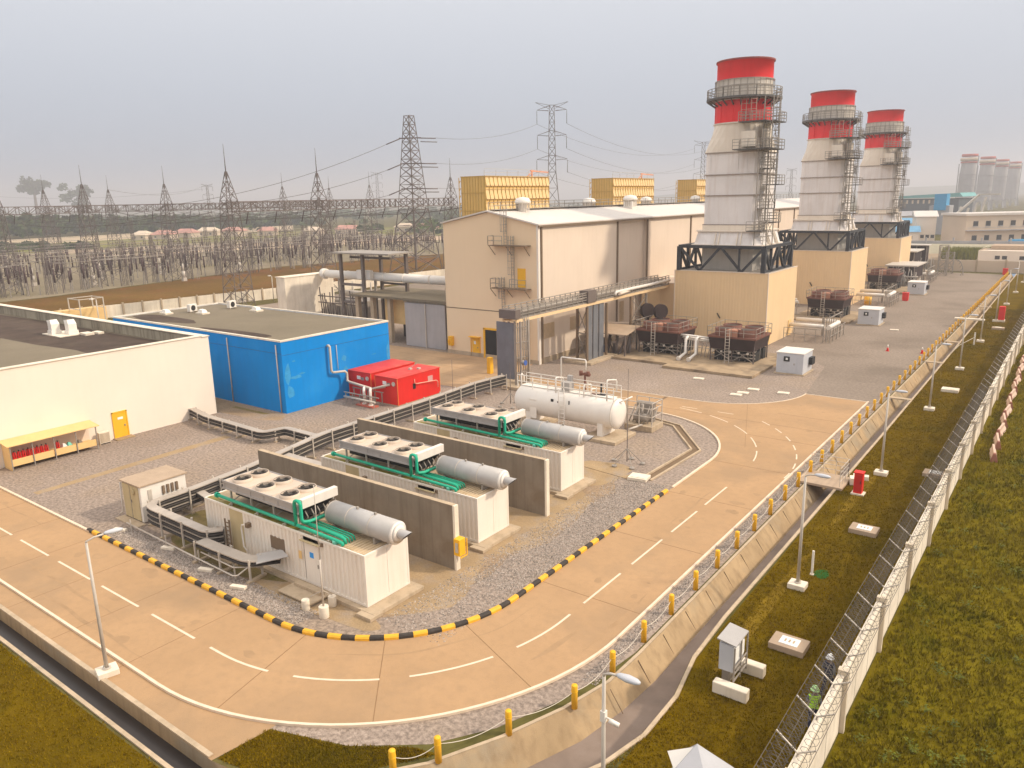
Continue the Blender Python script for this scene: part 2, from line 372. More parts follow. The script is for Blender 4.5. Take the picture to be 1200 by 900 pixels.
# low-water channel mark down the bank joints
d = MB()
Y = 24.2
while Y < 190:
    d.bar((-13.42,Y,-.05), (-12.82,Y,-.94), .03, .02); Y += 2.45
struct('drain_joint', d, 'joint')
d = MB(); ribbon([(-300,11.2)]+[(x+(.12 if i > 2 else 0), y-(.1 if i < 3 else 0)) for i, (x, y) in enumerate(OUTER)], .08, .08, 0, d, .07)
struct('drain_kerb', d, 'conc')
d = MB(); ribbon([(-300,12.42),(-23.3,12.42)], .1, .1, .021, d, .05)
struct('drain_edge', d, 'conc')
d = MB(); ribbon([(x-.08, y) for x, y in INNER[1:]], .07, .07, .004, d, .05); struct('bank_edge', d, 'conc')

gy = MB(); gy.sheet([(-150,13.0),(-23.1,13.0),(-22.8,14.6),(-19.6,15.7),(-17.2,17.5),(-15.75,19.6),(-14.7,22.2),(-14.1,24.6),(-13.75,27),(-13.75,76.3),(-20.7,76.3),(-22.5,90),(-30,100),(-52,99),(-130,99),(-130,42),(-150,42)], .004)
struct('gravel_yard', gy, 'gravel')
gy = MB(); gy.sheet([(-13.75,76.3),(-13.7,211),(-60,215),(-130,215),(-130,99),(-52,99),(-30,100),(-22.5,90),(-20.7,76.3)], .004)
struct('far_gravel_yard', gy, 'gravel2')
lw = MB(); lw.sheet([(-11.4,28),(-11.6,66),(-11.75,99),(-12.4,212),(-5.35,212),(-5.35,15),(-11.6,15),(-11.0,20),(-10.95,25)], .004)
lw.sheet([(-160,11.0),(-22,11.0),(-18.6,10.5),(-15.0,13.1),(-12.6,17.2),(-5.35,17.2),(-5.35,-40),(-160,-40)], .004)
lw.sheet([(-23.0,12.5),(-22.8,14.55),(-19.7,15.6),(-17.6,17.0),(-16.6,17.3),(-18.8,14.3),(-20.7,12.9)], .012)
struct('lawn', lw, 'lawn', fix=True)
lw = MB(); lw.sheet([(-5.15,-30),(60,-30),(60,214),(-5.15,214)], .004); struct('field', lw, 'field')

# service lane strips in the gravel and silt spreads round the generator sets
def blob(cx, cy, rx, ry, n=26, j=.18, seed=1):
    r = random.Random(seed); ph = [r.uniform(0, 6.28) for _ in range(4)]
    o = []
    for i in range(n):
        a = 2*PI*i/n; k = 1+j*(math.sin(2*a+ph[0])*.5+math.sin(3*a+ph[1])*.4+math.sin(5*a+ph[2])*.3+math.sin(9*a+ph[3])*.15)
        o.append((cx+rx*k*math.cos(a), cy+ry*k*math.sin(a)))
    return o
s = MB()
s.add([(-57.7,20.4,.008),(-57.0,20.4,.008),(-57.2,36,.008),(-58.2,36,.008)], [(0,1,2,3)])
s.sheet(blob(-26.4,26.6,3.0,4.2,seed=3), .008); s.sheet(blob(-26.3,36.6,3.2,5.4,seed=5), .0083); s.sheet(blob(-26.9,45.5,2.6,2.6,seed=6), .0087)
s.sheet(blob(-29.5,21.9,4.6,1.0,seed=7), .0091)
struct('silt', s, 'silt')
s = MB(); s.sheet([(-41.5,21.2),(-36,20.9),(-30,21.0),(-26.3,21.6),(-24.6,23.2),(-23.7,26),(-23.4,29),(-23.9,31.5),(-23.0,34),(-23.3,37.5),(-24.0,40),(-23.6,43),(-25.2,45.6),(-29,46.4),(-35,46.0),(-42.5,46.6),(-42.6,39),(-42.4,28),(-42.6,24)], .0075)
s.sheet([(-73,40.2),(-66,40.15),(-60.2,40.5),(-57.8,41.6),(-58.8,42.9),(-66,43.1),(-73,43.2)], .0075)
struct('silt_ground', s, mat('silt_ground', (0.37,0.265,0.17), 1, .2, .5, world=True, patch=.9, pcol=(0.37,0.30,0.25), pscale=.3, bump=.8, bscale=10, grain=.5, gscale=6))
s = MB(); s.sheet(blob(-37.5,22.6,5.6,1.5,seed=8,j=.1), .0105); s.sheet(blob(-42.2,24.2,2.6,2.2,seed=9), .011); s.sheet([(-66,41.9),(-61,42.0),(-60.6,42.5),(-66,42.4)], .0113)
struct('damp_soil', s, 'algae')

# concrete road: outer edge, bend of radius 14, inner edge radius 8.1, branch toward the hall
OUT = [(-150,13.55)]+arc(-28.9,27.55,14,-90,0,26)+[(-14.9,76.3)]
INN = [(-150,19.45)]+arc(-28.9,27.55,8.1,-90,0,22)+[(-20.8,52.4)]+arc(-30.8,52.4,10,0,90,22)+[(-50.5,62.4)]
FAR = arc(-28.9,76.4,8.2,0,-90,18)+[(-50.5,68.2)]
r = MB(); r.sheet([(-150,12.3),(-23.1,12.3),(-22.8,14.4),(-22.8,14.9)]+[p for p in OUT if p[0] > -22.6]+[FAR[0]]+FAR+list(reversed(INN)), .014)
struct('road', r, 'road', fix=True)
ap = MB(); ap.sheet([(-50.5,62.4),(-50.5,68.2),(-52,73.9),(-104,73.9),(-104,60.8),(-62.6,60.8),(-57,60),(-50.6,60)], .014)
struct('apron', ap, 'apron', fix=True)
j = MB()
for x in [-110+4.9*i for i in range(17)]:
    j.bar((x,12.4,.015), (x,19.4,.015), .022, .008)
for a in range(-76, 0, 27):
    p = [(-28.9+q*math.cos(rad(a)), 27.55+q*math.sin(rad(a)), .015) for q in (8.1, 14)]; j.bar(p[0], p[1], .035, .008)
for y in [30+7.6*i for i in range(6)]: j.bar((-20.8,y,.015), (-14.9,y,.015), .03, .008)
j.bar((-14.9,64.3,.015), (-31.6,64.3,.015), .03, .008); j.bar((-24.5,53,.015), (-24.5,53.1,.015), .03, .008)
j.bar((-19.8,57,.015), (-24.2,69.8,.015), .03, .008)
tr = MB(); tr.bar((-36.3,57.4,.016), (-36.0,65.1,.016), .24, .014); tr.bar((-31.6,62.4,.016), (-31.8,68.1,.016), .28, .014); struct('road_trench', tr, 'joint')
for y in (64.2, 67.6, 71): j.bar((-102,y,.015), (-50.6,y,.015), .03, .006)
for x in range(-98, -50, 5): j.bar((x,60.9,.015), (x,73.8,.015), .03, .006)
struct('road_joint', j, 'rjoint')
# worn wheel tracks and stains on the slab
tm = MB(); tr_ = random.Random(6)
for rad_ in (9.3, 10.55, 12.2, 13.3):
    path = [(-110,27.55-rad_)]+arc(-28.9,27.55,rad_,-90,0,40)+[(-28.9+rad_,58)]
    ps = resample(path, .5); i = 0
    while i < len(ps)-8:
        L_ = tr_.randint(5, 30); w_ = tr_.uniform(.05, .16); seg = ps[i:min(i+L_, len(ps))]
        if len(seg) > 2 and tr_.random() < .62:
            m_ = len(seg)
            for q in range(m_-1):
                a, c = seg[q], seg[q+1]; d_ = (c-a).normalized(); nn = Vector((-d_.y, d_.x)); wa = w_*math.sin(PI*(q+.02)/(m_-1)); wb = w_*math.sin(PI*min(1, (q+1.02)/(m_-1))) if q < m_-2 else 0
                off = .06*math.sin(q*.7+i); o2 = .06*math.sin((q+1)*.7+i)
                tm.add([(*(a+nn*(off+wa)), .0165), (*(a+nn*(off-wa)), .0165), (*(c+nn*(o2-wb)), .0165), (*(c+nn*(o2+wb)), .0165)], [(0,1,2,3)])
        i += L_+tr_.randint(2, 14)
for _ in range(46):
    x = tr_.uniform(-60, -26); y = tr_.uniform(13.9, 19.2); s_ = tr_.uniform(.06, .4)
    if _ > 24: x = tr_.uniform(-20.4, -15.2); y = tr_.uniform(29, 74)
    tm.sheet(blob(x, y, s_*tr_.uniform(.7, 2.2), s_, 14, .3, seed=_), .0172+_*.00002)
struct('road_stain', tm, mat('road_stain', (0.365,0.235,0.13), .85, .12, .8, world=True, patch=.8, pcol=(0.42,0.268,0.146), pscale=.9))
# thin raised painted kerbs
k = MB(); ribbon(OUT, .065, .065, .01, k, .11); struct('outer_kerb', k, 'white_line')
k = MB(); ribbon([(-150,19.45),(-47.3,19.45)], .08, .08, .01, k, .1)
ribbon([(-20.8,45.9)]+[p for p in INN if p[1] > 46], .08, .08, .01, k, .1); ribbon(list(reversed(FAR))[:], .05, .05, .01, k, .05)
k.bar((-15.0,76.3,.03), (-20.7,76.3,.03), .1, .05)
struct('inner_kerb', k, 'white_line')
# striped kerb
kp = [(-47.6,19.5)]+arc(-28.9,27.55,8.05,-90,0,30)+[(-20.85,45.4)]
pts = resample(kp, .66); k = MB()
for i, (a, b) in enumerate(zip(pts, pts[1:])):
    k.cur = i % 2
    aa = Vector((a.x, a.y)); bb = Vector((b.x, b.y)); dd = (bb-aa).normalized(); nn = Vector((-dd.y, dd.x))
    e = .012 if i % 2 else 0.0
    prof = [(-.125-e, .0), (-.125-e, .13), (-.08, .19+e), (.08, .19+e), (.125+e, .13), (.125+e, 0)]
    rings = [[(p.x+nn.x*o, p.y+nn.y*o, z) for o, z in prof] for p in (aa, bb)]
    k.loft(rings, cap=True)
tag(k.build('striped_kerb', ['kerb_black', 'kerb_yellow']), kind='structure')
# markings
mk = MB()
def dashes(path, on, offl, w=.06, start=0):
    pts = resample(path, .25); n1 = round(on/.25); n2 = round((on+offl)/.25); i = start
    while i < len(pts)-n1:
        ribbon([tuple(p) for p in pts[i:i+n1+1]], w, w, .020, mk); i += n2
CEN = [(-110.2,16.5)]+arc(-28.9,27.55,11.1,-90,0,30)+[(-17.8,50.6)]
dashes(CEN, 3.75, 1.15, start=2)
dashes(arc(-30.8,52.4,12.8,8,92,20), 2.6, 1.0, .05)
dashes(arc(-30.8,52.4,15.7,-2,60,24), 1.15, 1.05, .05)
dashes([(-24,65.6),(-50,65.6)], 1.6, 1.8, .05)
struct('road_marking', mk, 'white_line')

# small open channel with kerbs beside the tank yard
k = MB(); ch = [(-23.0,46.3),(-22.7,54.2),(-26.7,59.4),(-31,60.6)]
ribbon(ch, .42, -.28, .004, k, .14); ribbon(ch, -.28, .42, .004, k, .1); struct('channel_kerb', k, 'conc')
k = MB(); ribbon(ch, .28, .28, .012, k); struct('channel_bed', k, 'joint')
k = MB(); ribbon([(-30.5,46.9),(-23.9,46.0)], .35, .35, .01, k, .03); struct('silted_channel', k, 'silt')
k = MB(); k.obox((-23.5,46.2,.12), (1.35,1.1,.22), rad(8)); k.obox((-23.5,46.2,.245), (1.05,.8,.04), rad(8))
tag(k.build('channel_cover', 'conc_l', at=(-23.5,46.2,0), bev=.02), 'pale concrete chamber cover at the corner of the open channel', 'cover')

s = MB(); s.sheet(blob(-10.35,34,.3,7.5,40,seed=21), .009); s.sheet(blob(-10.2,52,.35,6,30,seed=22), .009); struct('dry_path', s, mat('dry_path', (0.165,0.105,0.010), 1, .35, 1, world=True, patch=.95, pcol=(0.17,0.10,0.01), pscale=.8))
# grass as blades in the near strips
def inside(x, y, poly):
    c = False; n = len(poly)
    for i in range(n):
        x1, y1 = poly[i]; x2, y2 = poly[i-1]
        if (y1 > y) != (y2 > y) and x < (x2-x1)*(y-y1)/(y2-y1)+x1: c = not c
    return c
def tufts(name, zones, m, hmin, hmax, seed):
    """zones: (polygon, count); thinner towards the far end"""
    r = random.Random(seed); vs = []; fs = []
    for poly, count in zones:
        x0 = min(p[0] for p in poly); x1 = max(p[0] for p in poly); y0 = min(p[1] for p in poly); y1 = max(p[1] for p in poly); k = 0; tries = 0
        while k < count and tries < count*6:
            tries += 1
            x = r.uniform(x0, x1); y = y0+(y1-y0)*r.random()**(1.5 if y1-y0 > 20 else 1)
            if not inside(x, y, poly): continue
            k += 1; h = r.uniform(hmin, hmax)
            for b in range(3):
                a = r.uniform(0, 2*PI); w_ = r.uniform(.010, .024)*(1+h*3); lx = r.uniform(-.6, .6)*h; ly = r.uniform(-.6, .6)*h
                ca, sa = math.cos(a)*w_, math.sin(a)*w_; px = x+r.uniform(-.08, .08); py = y+r.uniform(-.08, .08)
                o = len(vs); vs += [(px-ca, py-sa, 0), (px+ca, py+sa, 0), (px+lx, py+ly, h)]; fs.append((o, o+1, o+2))
    mb = MB(); mb.v = vs; mb.f = fs; mb.sm = [False]*len(fs); mb.mi = [0]*len(fs)
    return tag(mb.build(name, m), kind='stuff', cat='grass')
tag(tufts('lawn_grass', [([(-11.3,-8+38),(-10.85,25.4),(-11.3,20.2),(-12.7,17.0),(-12.7,14),(-5.5,14),(-5.5,150),(-11.9,150),(-11.7,90),(-11.5,60)], 60000), ([(-60,11.0),(-22,11.0),(-18.6,10.5),(-15.5,12.6),(-15.5,3),(-60,3)], 26000),
    ([(-23.0,12.5),(-22.8,14.55),(-19.7,15.6),(-17.6,17.0),(-16.7,17.1),(-18.8,14.4),(-20.7,13.0)], 4500)], 'blade', .03, .11, 1),
    'short dry brownish grass between the drain and the perimeter wall')
tag(tufts('field_grass', [([(-5.0,20),(12,20),(12,150),(-5.0,150)], 84000)], 'blade2', .05, .30, 2),
    'rough green grass outside the perimeter wall')
def weeds(n, seed):
    r = random.Random(seed); mb = MB()
    for _ in range(n):
        x = r.uniform(-4.6, 2.5); y = 26+50*r.random()**1.6; R_ = r.uniform(.15, .45)
        for q in range(26):
            a = r.uniform(0, 6.28); e = r.uniform(.2, 1.4); c = Vector((x+R_*r.random()*math.cos(a), y+R_*r.random()*math.sin(a), R_*.9*r.random()+.05))
            u = Vector((math.cos(a), math.sin(a), r.uniform(-.3, .6)))*.06; v = Vector((-math.sin(a), math.cos(a), r.uniform(-.3, .3)))*.035
            mb.add([c-u, c+v, c+u, c-v], [(0,1,2,3)])
    return tag(mb.build('weeds', mat('weed_leaf', (0.085,0.095,0.003), .8, .3, .5, world=True, island=.4)), 'low leafy weeds in the rough field', 'weeds', kind='stuff')
weeds(110, 4)
# loose stones on the near gravel
def pebbles(n, zones, seed):
    r = random.Random(seed); mb = MB()
    for _ in range(n):
        x0, x1, y0, y1 = r.choice(zones); x = r.uniform(x0, x1); y = r.uniform(y0, y1); s_ = r.uniform(.02, .055); a = r.uniform(0, 3)
        vs = [(x+s_*math.cos(a+k*PI/2)*r.uniform(.6, 1.3), y+s_*math.sin(a+k*PI/2)*r.uniform(.6, 1.3), .006) for k in range(4)]+[(x, y, .006+s_*.8)]
        mb.add(vs, [(0,1,4),(1,2,4),(2,3,4),(3,0,4)])
    return tag(mb.build('loose_stones', 'pebble'), 'loose grey stones on the gravel', 'stones', kind='stuff')
pebbles(34000, [(-25.0,-21.2,22.5,46),(-46,-28,19.9,21.3),(-14.7,-14.0,24,60),(-22.5,-15.8,16.0,19.3),(-21,-15,40,46)][:3]+[(-24,-21.2,28,46)], 5)

# ================================================================== LARGE BUILDINGS
# white rendered hall with parapet roof (left)
t = thing('white_building', 'low white rendered hall with a stained flat roof, extinguisher shelf and yellow door', 'building', (-65.4, 10, 0))
b = MB(); b.box(-120,-65.7,39.55,39.9,0,7.5); b.box(-120,-65.7,-15,-14.7,0,7.5); b.box(-65.7,-65.4,-15,39.9,0,7.6)
b.build('wall', 'render_w', t)
b = MB(); b.box(-119.9,-65.9,39.30,39.53,6.5,7.42); b.box(-65.98,-65.72,-14.6,39.3,6.5,7.42); b.box(-120,-119.7,-15,39.9,6.5,7.45); b.build('parapet', 'parapet', t)
b = MB(); b.box(-120,-65.66,-14.9,39.6,6.35,6.5); b.build('roof', 'roof_g', t)
b = MB(); b.sheet([(-66.1,33.5),(-69,31.6),(-75,32.2),(-82,31.4),(-89,31.2),(-100,28),(-119,24),(-119.5,39.2),(-110,38.6),(-96,39.1),(-80,38.8),(-67.0,39.2),(-66.3,36)], 6.504); b.build('roof_stain', 'roof_s', t, fix=True)
b = MB(); b.box(-120.1,-65.3,39.2,39.98,7.5,7.57); b.box(-65.95,-65.3,-15,39.2,7.6,7.66); b.build('coping', 'conc_l', t)
dr = MB(); dr.box(-65.4,-65.33,30.15,31.25,.05,2.25); dro = dr.build('door', 'yellow', t)
h = MB(); h.box(-65.33,-65.27,31.0,31.1,1.0,1.15); h.build('handle', 'steel', dro)
h = MB(); h.box(-65.33,-65.315,30.5,30.95,1.65,1.85); h.build('door_sign', 'paper', dro)
h = MB(); h.box(-65.4,-65.3,30.05,30.14,0,2.35); h.box(-65.4,-65.3,31.26,31.35,0,2.35); h.box(-65.4,-65.3,30.05,31.35,2.26,2.36); h.build('door_frame', 'yellow', t)
h = MB(); h.box(-65.4,-64.6,29.9,31.5,0,.08); h.build('doorstep', 'silt', t)
for nm, x, y, lab in (('roof_vent',-86.6,35.3,'left of two white cowled vents on the dark roof of the white hall'),('roof_vent',-85.0,36.3,'right of two white cowled vents on the dark roof of the white hall')):
    v = thing(nm, lab, 'roof vent', (x, y, 6.5), 0, 'white cowled roof vents')
    b = MB(); b.box(-.5,.5,-.5,.5,0,.45); b.build('base', 'white', v, local=True)
    b = MB(); b.loft([[(-.4,-.42,.45),(.4,-.42,.45),(.4,.42,.45),(-.4,.42,.45)],[(-.4,-.42,1.15),(.4,-.42,1.15),(.4,.42,1.15),(-.4,.42,1.15)],[(-.7,-.35,1.5),(.1,-.35,1.6),(.1,.35,1.6),(-.7,.35,1.5)]]); b.build('cowl', 'white', v, local=True)
b = MB(); b.box(-88.0,-83.9,34.6,37.0,6.501,6.58); b.build('roof_slab', 'conc_l', t)
b = MB(); b.box(-84.0,-82.6,36.6,37.5,6.505,6.72); b.box(-83.8,-82.4,37.8,38.4,6.505,6.7)
tag(b.build('roof_hatch', 'conc_l', at=(-83.2,37.4,6.5)), 'pale hatch cover lying on the dark roof beside the two cowled vents', 'hatch')

# shelf shed with fire extinguishers
t = thing('extinguisher_shelf', 'ochre open shelf shed holding a row of red fire extinguishers by the white wall', 'shelf', (-64.6, 24.7, 0))
b = MB(); b.add([(-65.35,21.3,2.15),(-63.7,21.3,1.95),(-63.7,28.2,1.95),(-65.35,28.2,2.15),(-65.35,21.3,2.21),(-63.7,21.3,2.01),(-63.7,28.2,2.01),(-65.35,28.2,2.21)], [(0,3,2,1),(4,5,6,7),(0,1,5,4),(1,2,6,5),(2,3,7,6),(3,0,4,7)]); b.build('roof', 'orange', t)
b = MB(); b.add([(-65.3,21.5,0),(-63.9,21.5,0),(-63.9,21.5,1.95),(-65.3,21.5,2.12),(-65.3,21.55,0),(-63.9,21.55,0),(-63.9,21.55,1.95),(-65.3,21.55,2.12)], [(0,1,2,3),(7,6,5,4),(0,4,5,1),(1,5,6,2),(2,6,7,3),(3,7,4,0)]); b.build('side_panel', 'orange', t)
b = MB(); b.box(-65.38,-65.33,21.5,28.0,.3,2.0); b.build('back_panel', 'cream', t)
b = MB(); b.box(-65.33,-64.0,21.56,27.95,.48,.55); b.build('shelf', 'orange', t)
for y0, y1 in ((21.6,24.6),(24.75,26.3),(26.4,27.9)):
    b = MB(); b.box(-63.98,-63.94,y0,y1,.32,.86); b.build('front_panel', 'orange', t)
for y in (21.55, 23.1, 24.68, 26.35, 27.95):
    b = MB(); b.bar((-63.9,y,0), (-63.9,y,1.96), .07); b.build('post', 'steel', t)
ext = None
for i in range(9):
    y = 21.95+i*.33 if i < 8 else 25.1
    lab = ('%s red fire extinguisher from the left on the ochre shelf' % ORD[i].replace('nearest', 'first')) if i < 8 else 'red fire extinguisher standing alone right of the middle post of the shelf'
    if ext is None:
        ext = thing('fire_extinguisher', lab, 'fire extinguisher', (-64.4,y,.55), 0, 'fire extinguishers on the ochre shelf')
        b = MB(); b.lathe([(0,0),(.13,0),(.14,.05),(.14,.62),(.10,.72),(.04,.78),(0,.78)], n=12); b.build('cylinder', 'red', ext, local=True)
        b = MB(); b.box(-.03,.09,-.03,.03,.78,.86); b.tube([(.05,0,.82),(.16,0,.74),(.17,0,.35)], .018, 6); b.build('valve', 'black', ext, local=True)
    else: copy_tree(ext, (-64.4,y,.55), label=lab)
for i, (y, c, lab) in enumerate(((25.55,'white','white and green sack on the shelf beside the lone extinguisher'),(25.95,'green_l','pale green bundle on the shelf left of the right-hand bay'),(26.75,'conc_d','brown bundle in the right-hand bay of the shelf'))):
    b = MB(); b.loft([[(-64.6,y-.18,.55),(-64.2,y-.18,.55),(-64.2,y+.18,.55),(-64.6,y+.18,.55)],[(-64.62,y-.2,.8),(-64.15,y-.16,.8),(-64.2,y+.2,.84),(-64.6,y+.17,.8)],[(-64.5,y-.08,1.05),(-64.3,y-.1,1.08),(-64.32,y+.1,1.02),(-64.5,y+.08,1.04)]])
    tag(b.build('equipment_bundle', c, at=(-64.4,y,.55), bev=.04), lab, 'bundle')
t = thing('air_conditioner', 'beige air conditioner unit on the ground between shelf shed and yellow door', 'air conditioner', (-64.8, 28.9, 0))
b = MB(); b.box(-65.1,-64.7,28.5,29.4,.1,1.05); b.build('casing', 'conc_l', t, bev=.02)
b = MB()
for z in [.2+.1*i for i in range(8)]: b.box(-64.7,-64.67,28.56,29.34,z,z+.05)
b.build('grille', 'conc', t)
b = MB(); b.box(-65.1,-64.7,28.45,28.55,0,.1); b.box(-65.1,-64.7,29.35,29.45,0,.1); b.build('foot', 'conc', t)

# blue building
t = thing('blue_building', 'bright blue rendered building with flat roof, faded patches and grey pipe', 'building', (-59.3, 43.4, 0))
b = MB(); b.box(-90.5,-59.3,43.4,57.3,0,6.9); b.build('wall', 'blue', t)
b = MB(); b.box(-90.2,-59.6,43.7,57.0,6.9,6.915); b.build('roof', 'roof_g', t)
b = MB(); b.sheet(blob(-84,45.9,5.5,1.7,seed=4), 6.919); b.sheet(blob(-68,44.7,5.5,.8,seed=14), 6.919); b.build('roof_stain', 'roof_s', t)
b = MB(); b.box(-90.55,-59.25,43.35,43.62,6.901,7.06); b.box(-90.55,-59.25,57.1,57.35,6.901,7.06); b.box(-59.52,-59.25,43.62,57.1,6.901,7.06); b.box(-90.55,-90.3,43.62,57.1,6.901,7.06); b.build('parapet_cap', 'conc_l', t)
for x in (-67.75, -59.95):
    b = MB(); b.cyl((x,43.3,0), (x,43.3,6.6), .06, n=8); b.build('downpipe', 'steel_l', t)
b = MB(); b.box(-75,-75+.03,43.38,43.4,5.6,5.6+.02); b.box(-90.5,-59.3,43.385,43.4,5.75,5.8); b.box(-59.3,-59.285,43.4,57.3,5.6,5.65); b.build('wall_seam', mat('blue_seam', (0.012,0.13,0.36), .7), t)
b = MB(); pr_ = random.Random(4)
def fade(y0, z0, w_, h_, n=11):
    pts = []
    for i in range(n):
        a = 2*PI*i/n; k = pr_.uniform(.55, 1.1); pts.append((-59.291, y0+w_*k*math.cos(a), z0+h_*k*math.sin(a)))
    b = MB(); b.add(pts, [tuple(range(n))]); b.build('faded_patch', mat('faded_blue', (0.045,0.30,0.60), .9, .15, 2), t)
for y0, z0, w_, h_ in ((43.95,3.9,.42,1.3),(44.15,2.0,.45,.8),(44.8,3.3,.7,.22),(45.6,3.55,.35,.12),(44.7,4.9,.25,.12),(50.9,4.1,.42,.38),(51.0,3.0,.4,.22),(57.05,3.6,.22,1.6),(55.0,3.8,.4,.08)): fade(y0, z0, w_, h_)
for x, y, lab, r_ in ((-86.0,50.8,'left white air conditioner standing on the blue building roof',.2),(-84.5,55.2,'right white air conditioner standing on the blue building roof',.2)):
    a = thing('air_conditioner', lab, 'air conditioner', (x,y,6.93), r_, 'air conditioners on the blue building roof')
    b = MB(); b.box(-.25,.25,-.55,.55,.1,.95); b.build('casing', 'white', a, local=True, bev=.02)
    b = MB(); b.cyl((.25,-.05,.52), (.28,-.05,.52), .33, n=16); b.build('fan', 'black', a, local=True)
    b = MB(); b.box(-.25,.25,-.5,-.42,0,.1); b.box(-.25,.25,.42,.5,0,.1); b.build('foot', 'conc', a, local=True)
for x, y, lab in ((-87.5,48.3,'white cowl near the back left corner of the blue building roof'),(-83.5,50.6,'white cowl in front of the roof air conditioners of the blue building'),(-79.5,55.2,'white cowl by the far edge of the blue building roof')):
    a = thing('roof_cowl', lab, 'roof cowl', (x,y,6.915), 0, 'white cowls on the blue building roof')
    b = MB(); b.box(-.7,.7,-.5,.5,0,.18); b.build('base', 'conc_l', a, local=True)
    b = MB(); b.loft([[(-.5,-.35,.18),(.5,-.35,.18),(.5,.35,.18),(-.5,.35,.18)],[(-.35,-.25,.55),(.3,-.25,.5),(.3,.25,.5),(-.35,.25,.55)]]); b.build('hood', 'white', a, local=True)
# grey water pipe: down the blue wall, across to the valves
t = thing('water_pipe', 'grey water pipe dropping down the blue wall and running to the red cabins', 'pipe', (-59.0, 49, 0))
b = MB(); b.tube([(-59.25,48.8,5.7),(-59.05,48.8,5.75),(-58.95,48.85,5.6),(-58.95,48.85,3.2),(-58.9,49.0,3.0),(-58.7,50.3,2.9),(-58.6,50.5,2.7),(-58.6,50.5,1.9),(-58.3,50.6,1.75),(-54.5,49.9,1.72)], .13, 10); b.build('pipe', 'steel_l', t)
b = MB(); b.tube([(-59.2,49.9,5.6),(-59.15,49.9,3.1)], .04, 6); b.build('thin_pipe', 'steel_l', t)
for x, y in ((-55.6,50.0),(-54.6,49.9)):
    b = MB(); b.tube([(x,y,1.7),(x+.25,y-.3,1.62),(x+.3,y-.35,1.4),(x+.3,y-.35,.2)], .14, 10); b.cyl((x+.3,y-.35,.1), (x+.3,y-.35,.22), .26, n=12); b.build('riser', 'white', t)
b = MB()
for i, x in enumerate((-57.6,-56.6,-55.6,-54.6,-53.6)):
    b.bar((x,50.4,0), (x,50.4,1.4), .08); b.bar((x,49.3,0), (x,49.3,1.1), .07)
b.bar((-57.8,50.4,1.35), (-53.4,50.4,1.35), .08); b.bar((-57.8,49.3,1.1), (-52.9,49.3,1.1), .09); b.bar((-56.6,49.3,.6), (-52.9,49.3,.6), .07)
b.build('support_frame', 'steel', t)
b = MB(); b.tube([(-57.5,49.0,.75),(-53.0,48.9,.75)], .1, 8); b.tube([(-54.4,49.9,1.72),(-53.4,50.5,2.0),(-52.9,50.9,2.1)], .1, 8); b.tube([(-54.8,50.3,1.6),(-53.6,50.9,1.8)], .1, 8); b.build('header_pipe', 'steel_l', t)
b = MB(); b.box(-56.0,-53.6,49.1,49.9,.01,.14); b.build('base_plate', mat('red_primer', (0.5,0.13,0.08), .8), t)

# red pump cabins
def red_cabin(x, y, L, W, H, lab, front):
    t = thing('red_cabin', lab, 'cabin', (x, y, 0), 0, 'red pump cabins by the blue building')
    b = MB(); b.box(-W,0,0,L,.1,H); b.build('wall', 'red', t, local=True, bev=.02)
    b = MB(); b.loft([[(-W-.06,-.06,H),(.06,-.06,H),(.06,L+.06,H),(-W-.06,L+.06,H)],[(-W-.06,-.06,H+.06),(.06,-.06,H+.06),(.06,L+.06,H+.06),(-W-.06,L+.06,H+.06)],[(-W+.3,.3,H+.16),(-.3,.3,H+.16),(-.3,L-.3,H+.16),(-W+.3,L-.3,H+.16)]]); b.build('roof', mat('red_roof', (0.66,0.045,0.035), .6, .08, .6, patch=.5, pcol=(0.55,0.13,0.09), pscale=.6), t, local=True)
    b = MB(); b.box(-.04,.02,-.02,.04,.1,H); b.box(-W-.02,-W+.04,-.02,.04,.1,H); b.box(-.04,.02,L-.04,L+.02,.1,H); b.build('corner_trim', mat('orange_trim', (0.8,0.2,0.05), .6), t, local=True)
    b = MB(); b.cyl((-.5,-.001,H-.55), (-.5,-.08,H-.55), .22, n=16); b.build('outlet', 'steel_l', t, local=True)
    b = MB(); b.box(-2.0,-1.5,-.03,0,H-.75,H-.4); b.build('sign', 'paper', t, local=True)
    b = MB(); b.box(-1.42,-1.0,-.04,0,H-.8,H-.5); b.build('louvre', 'steel', t, local=True)
    b = MB(); b.box(-W,0,0,L,0,.1); b.build('base', 'conc', t, local=True)
    if front:
        b = MB(); b.box(0,.03,4.3,5.0,1.6,2.2); b.build('louvre', mat('faded_louvre', (0.6,0.33,0.3), .7), t, local=True)
        b = MB(); b.obox((.03,2.3,1.6), (.05,.35,.55)); b.build('inlet', 'black', t, local=True)
        b = MB(); b.tube([(.1,2.3,2.3),(.1,2.3,1.9),(.25,2.5,1.85),(.3,5.2,1.65),(.35,5.4,1.5),(.35,5.4,.9)], .045, 7); b.build('cable_conduit', mat('orange_conduit', (0.75,0.42,0.3), .6), t, local=True)
        b = MB(); b.box(-1.6,-1.3,3.2,3.5,H+.15,H+.32); b.box(-1.0,-.7,3.8,4.1,H+.15,H+.32); b.bar((-1.9,3.6,H+.2), (-1.1,4.0,H+.7), .06); b.build('roof_fitting', 'steel_l', t, local=True)
    return t
red_cabin(-52.0, 51.0, 6.1, 3.1, 2.75, 'right-hand red pump cabin, nearest the cable rack', True)
red_cabin(-56.0, 51.3, 6.3, 3.3, 2.75, 'left-hand red pump cabin, against the blue building', False)

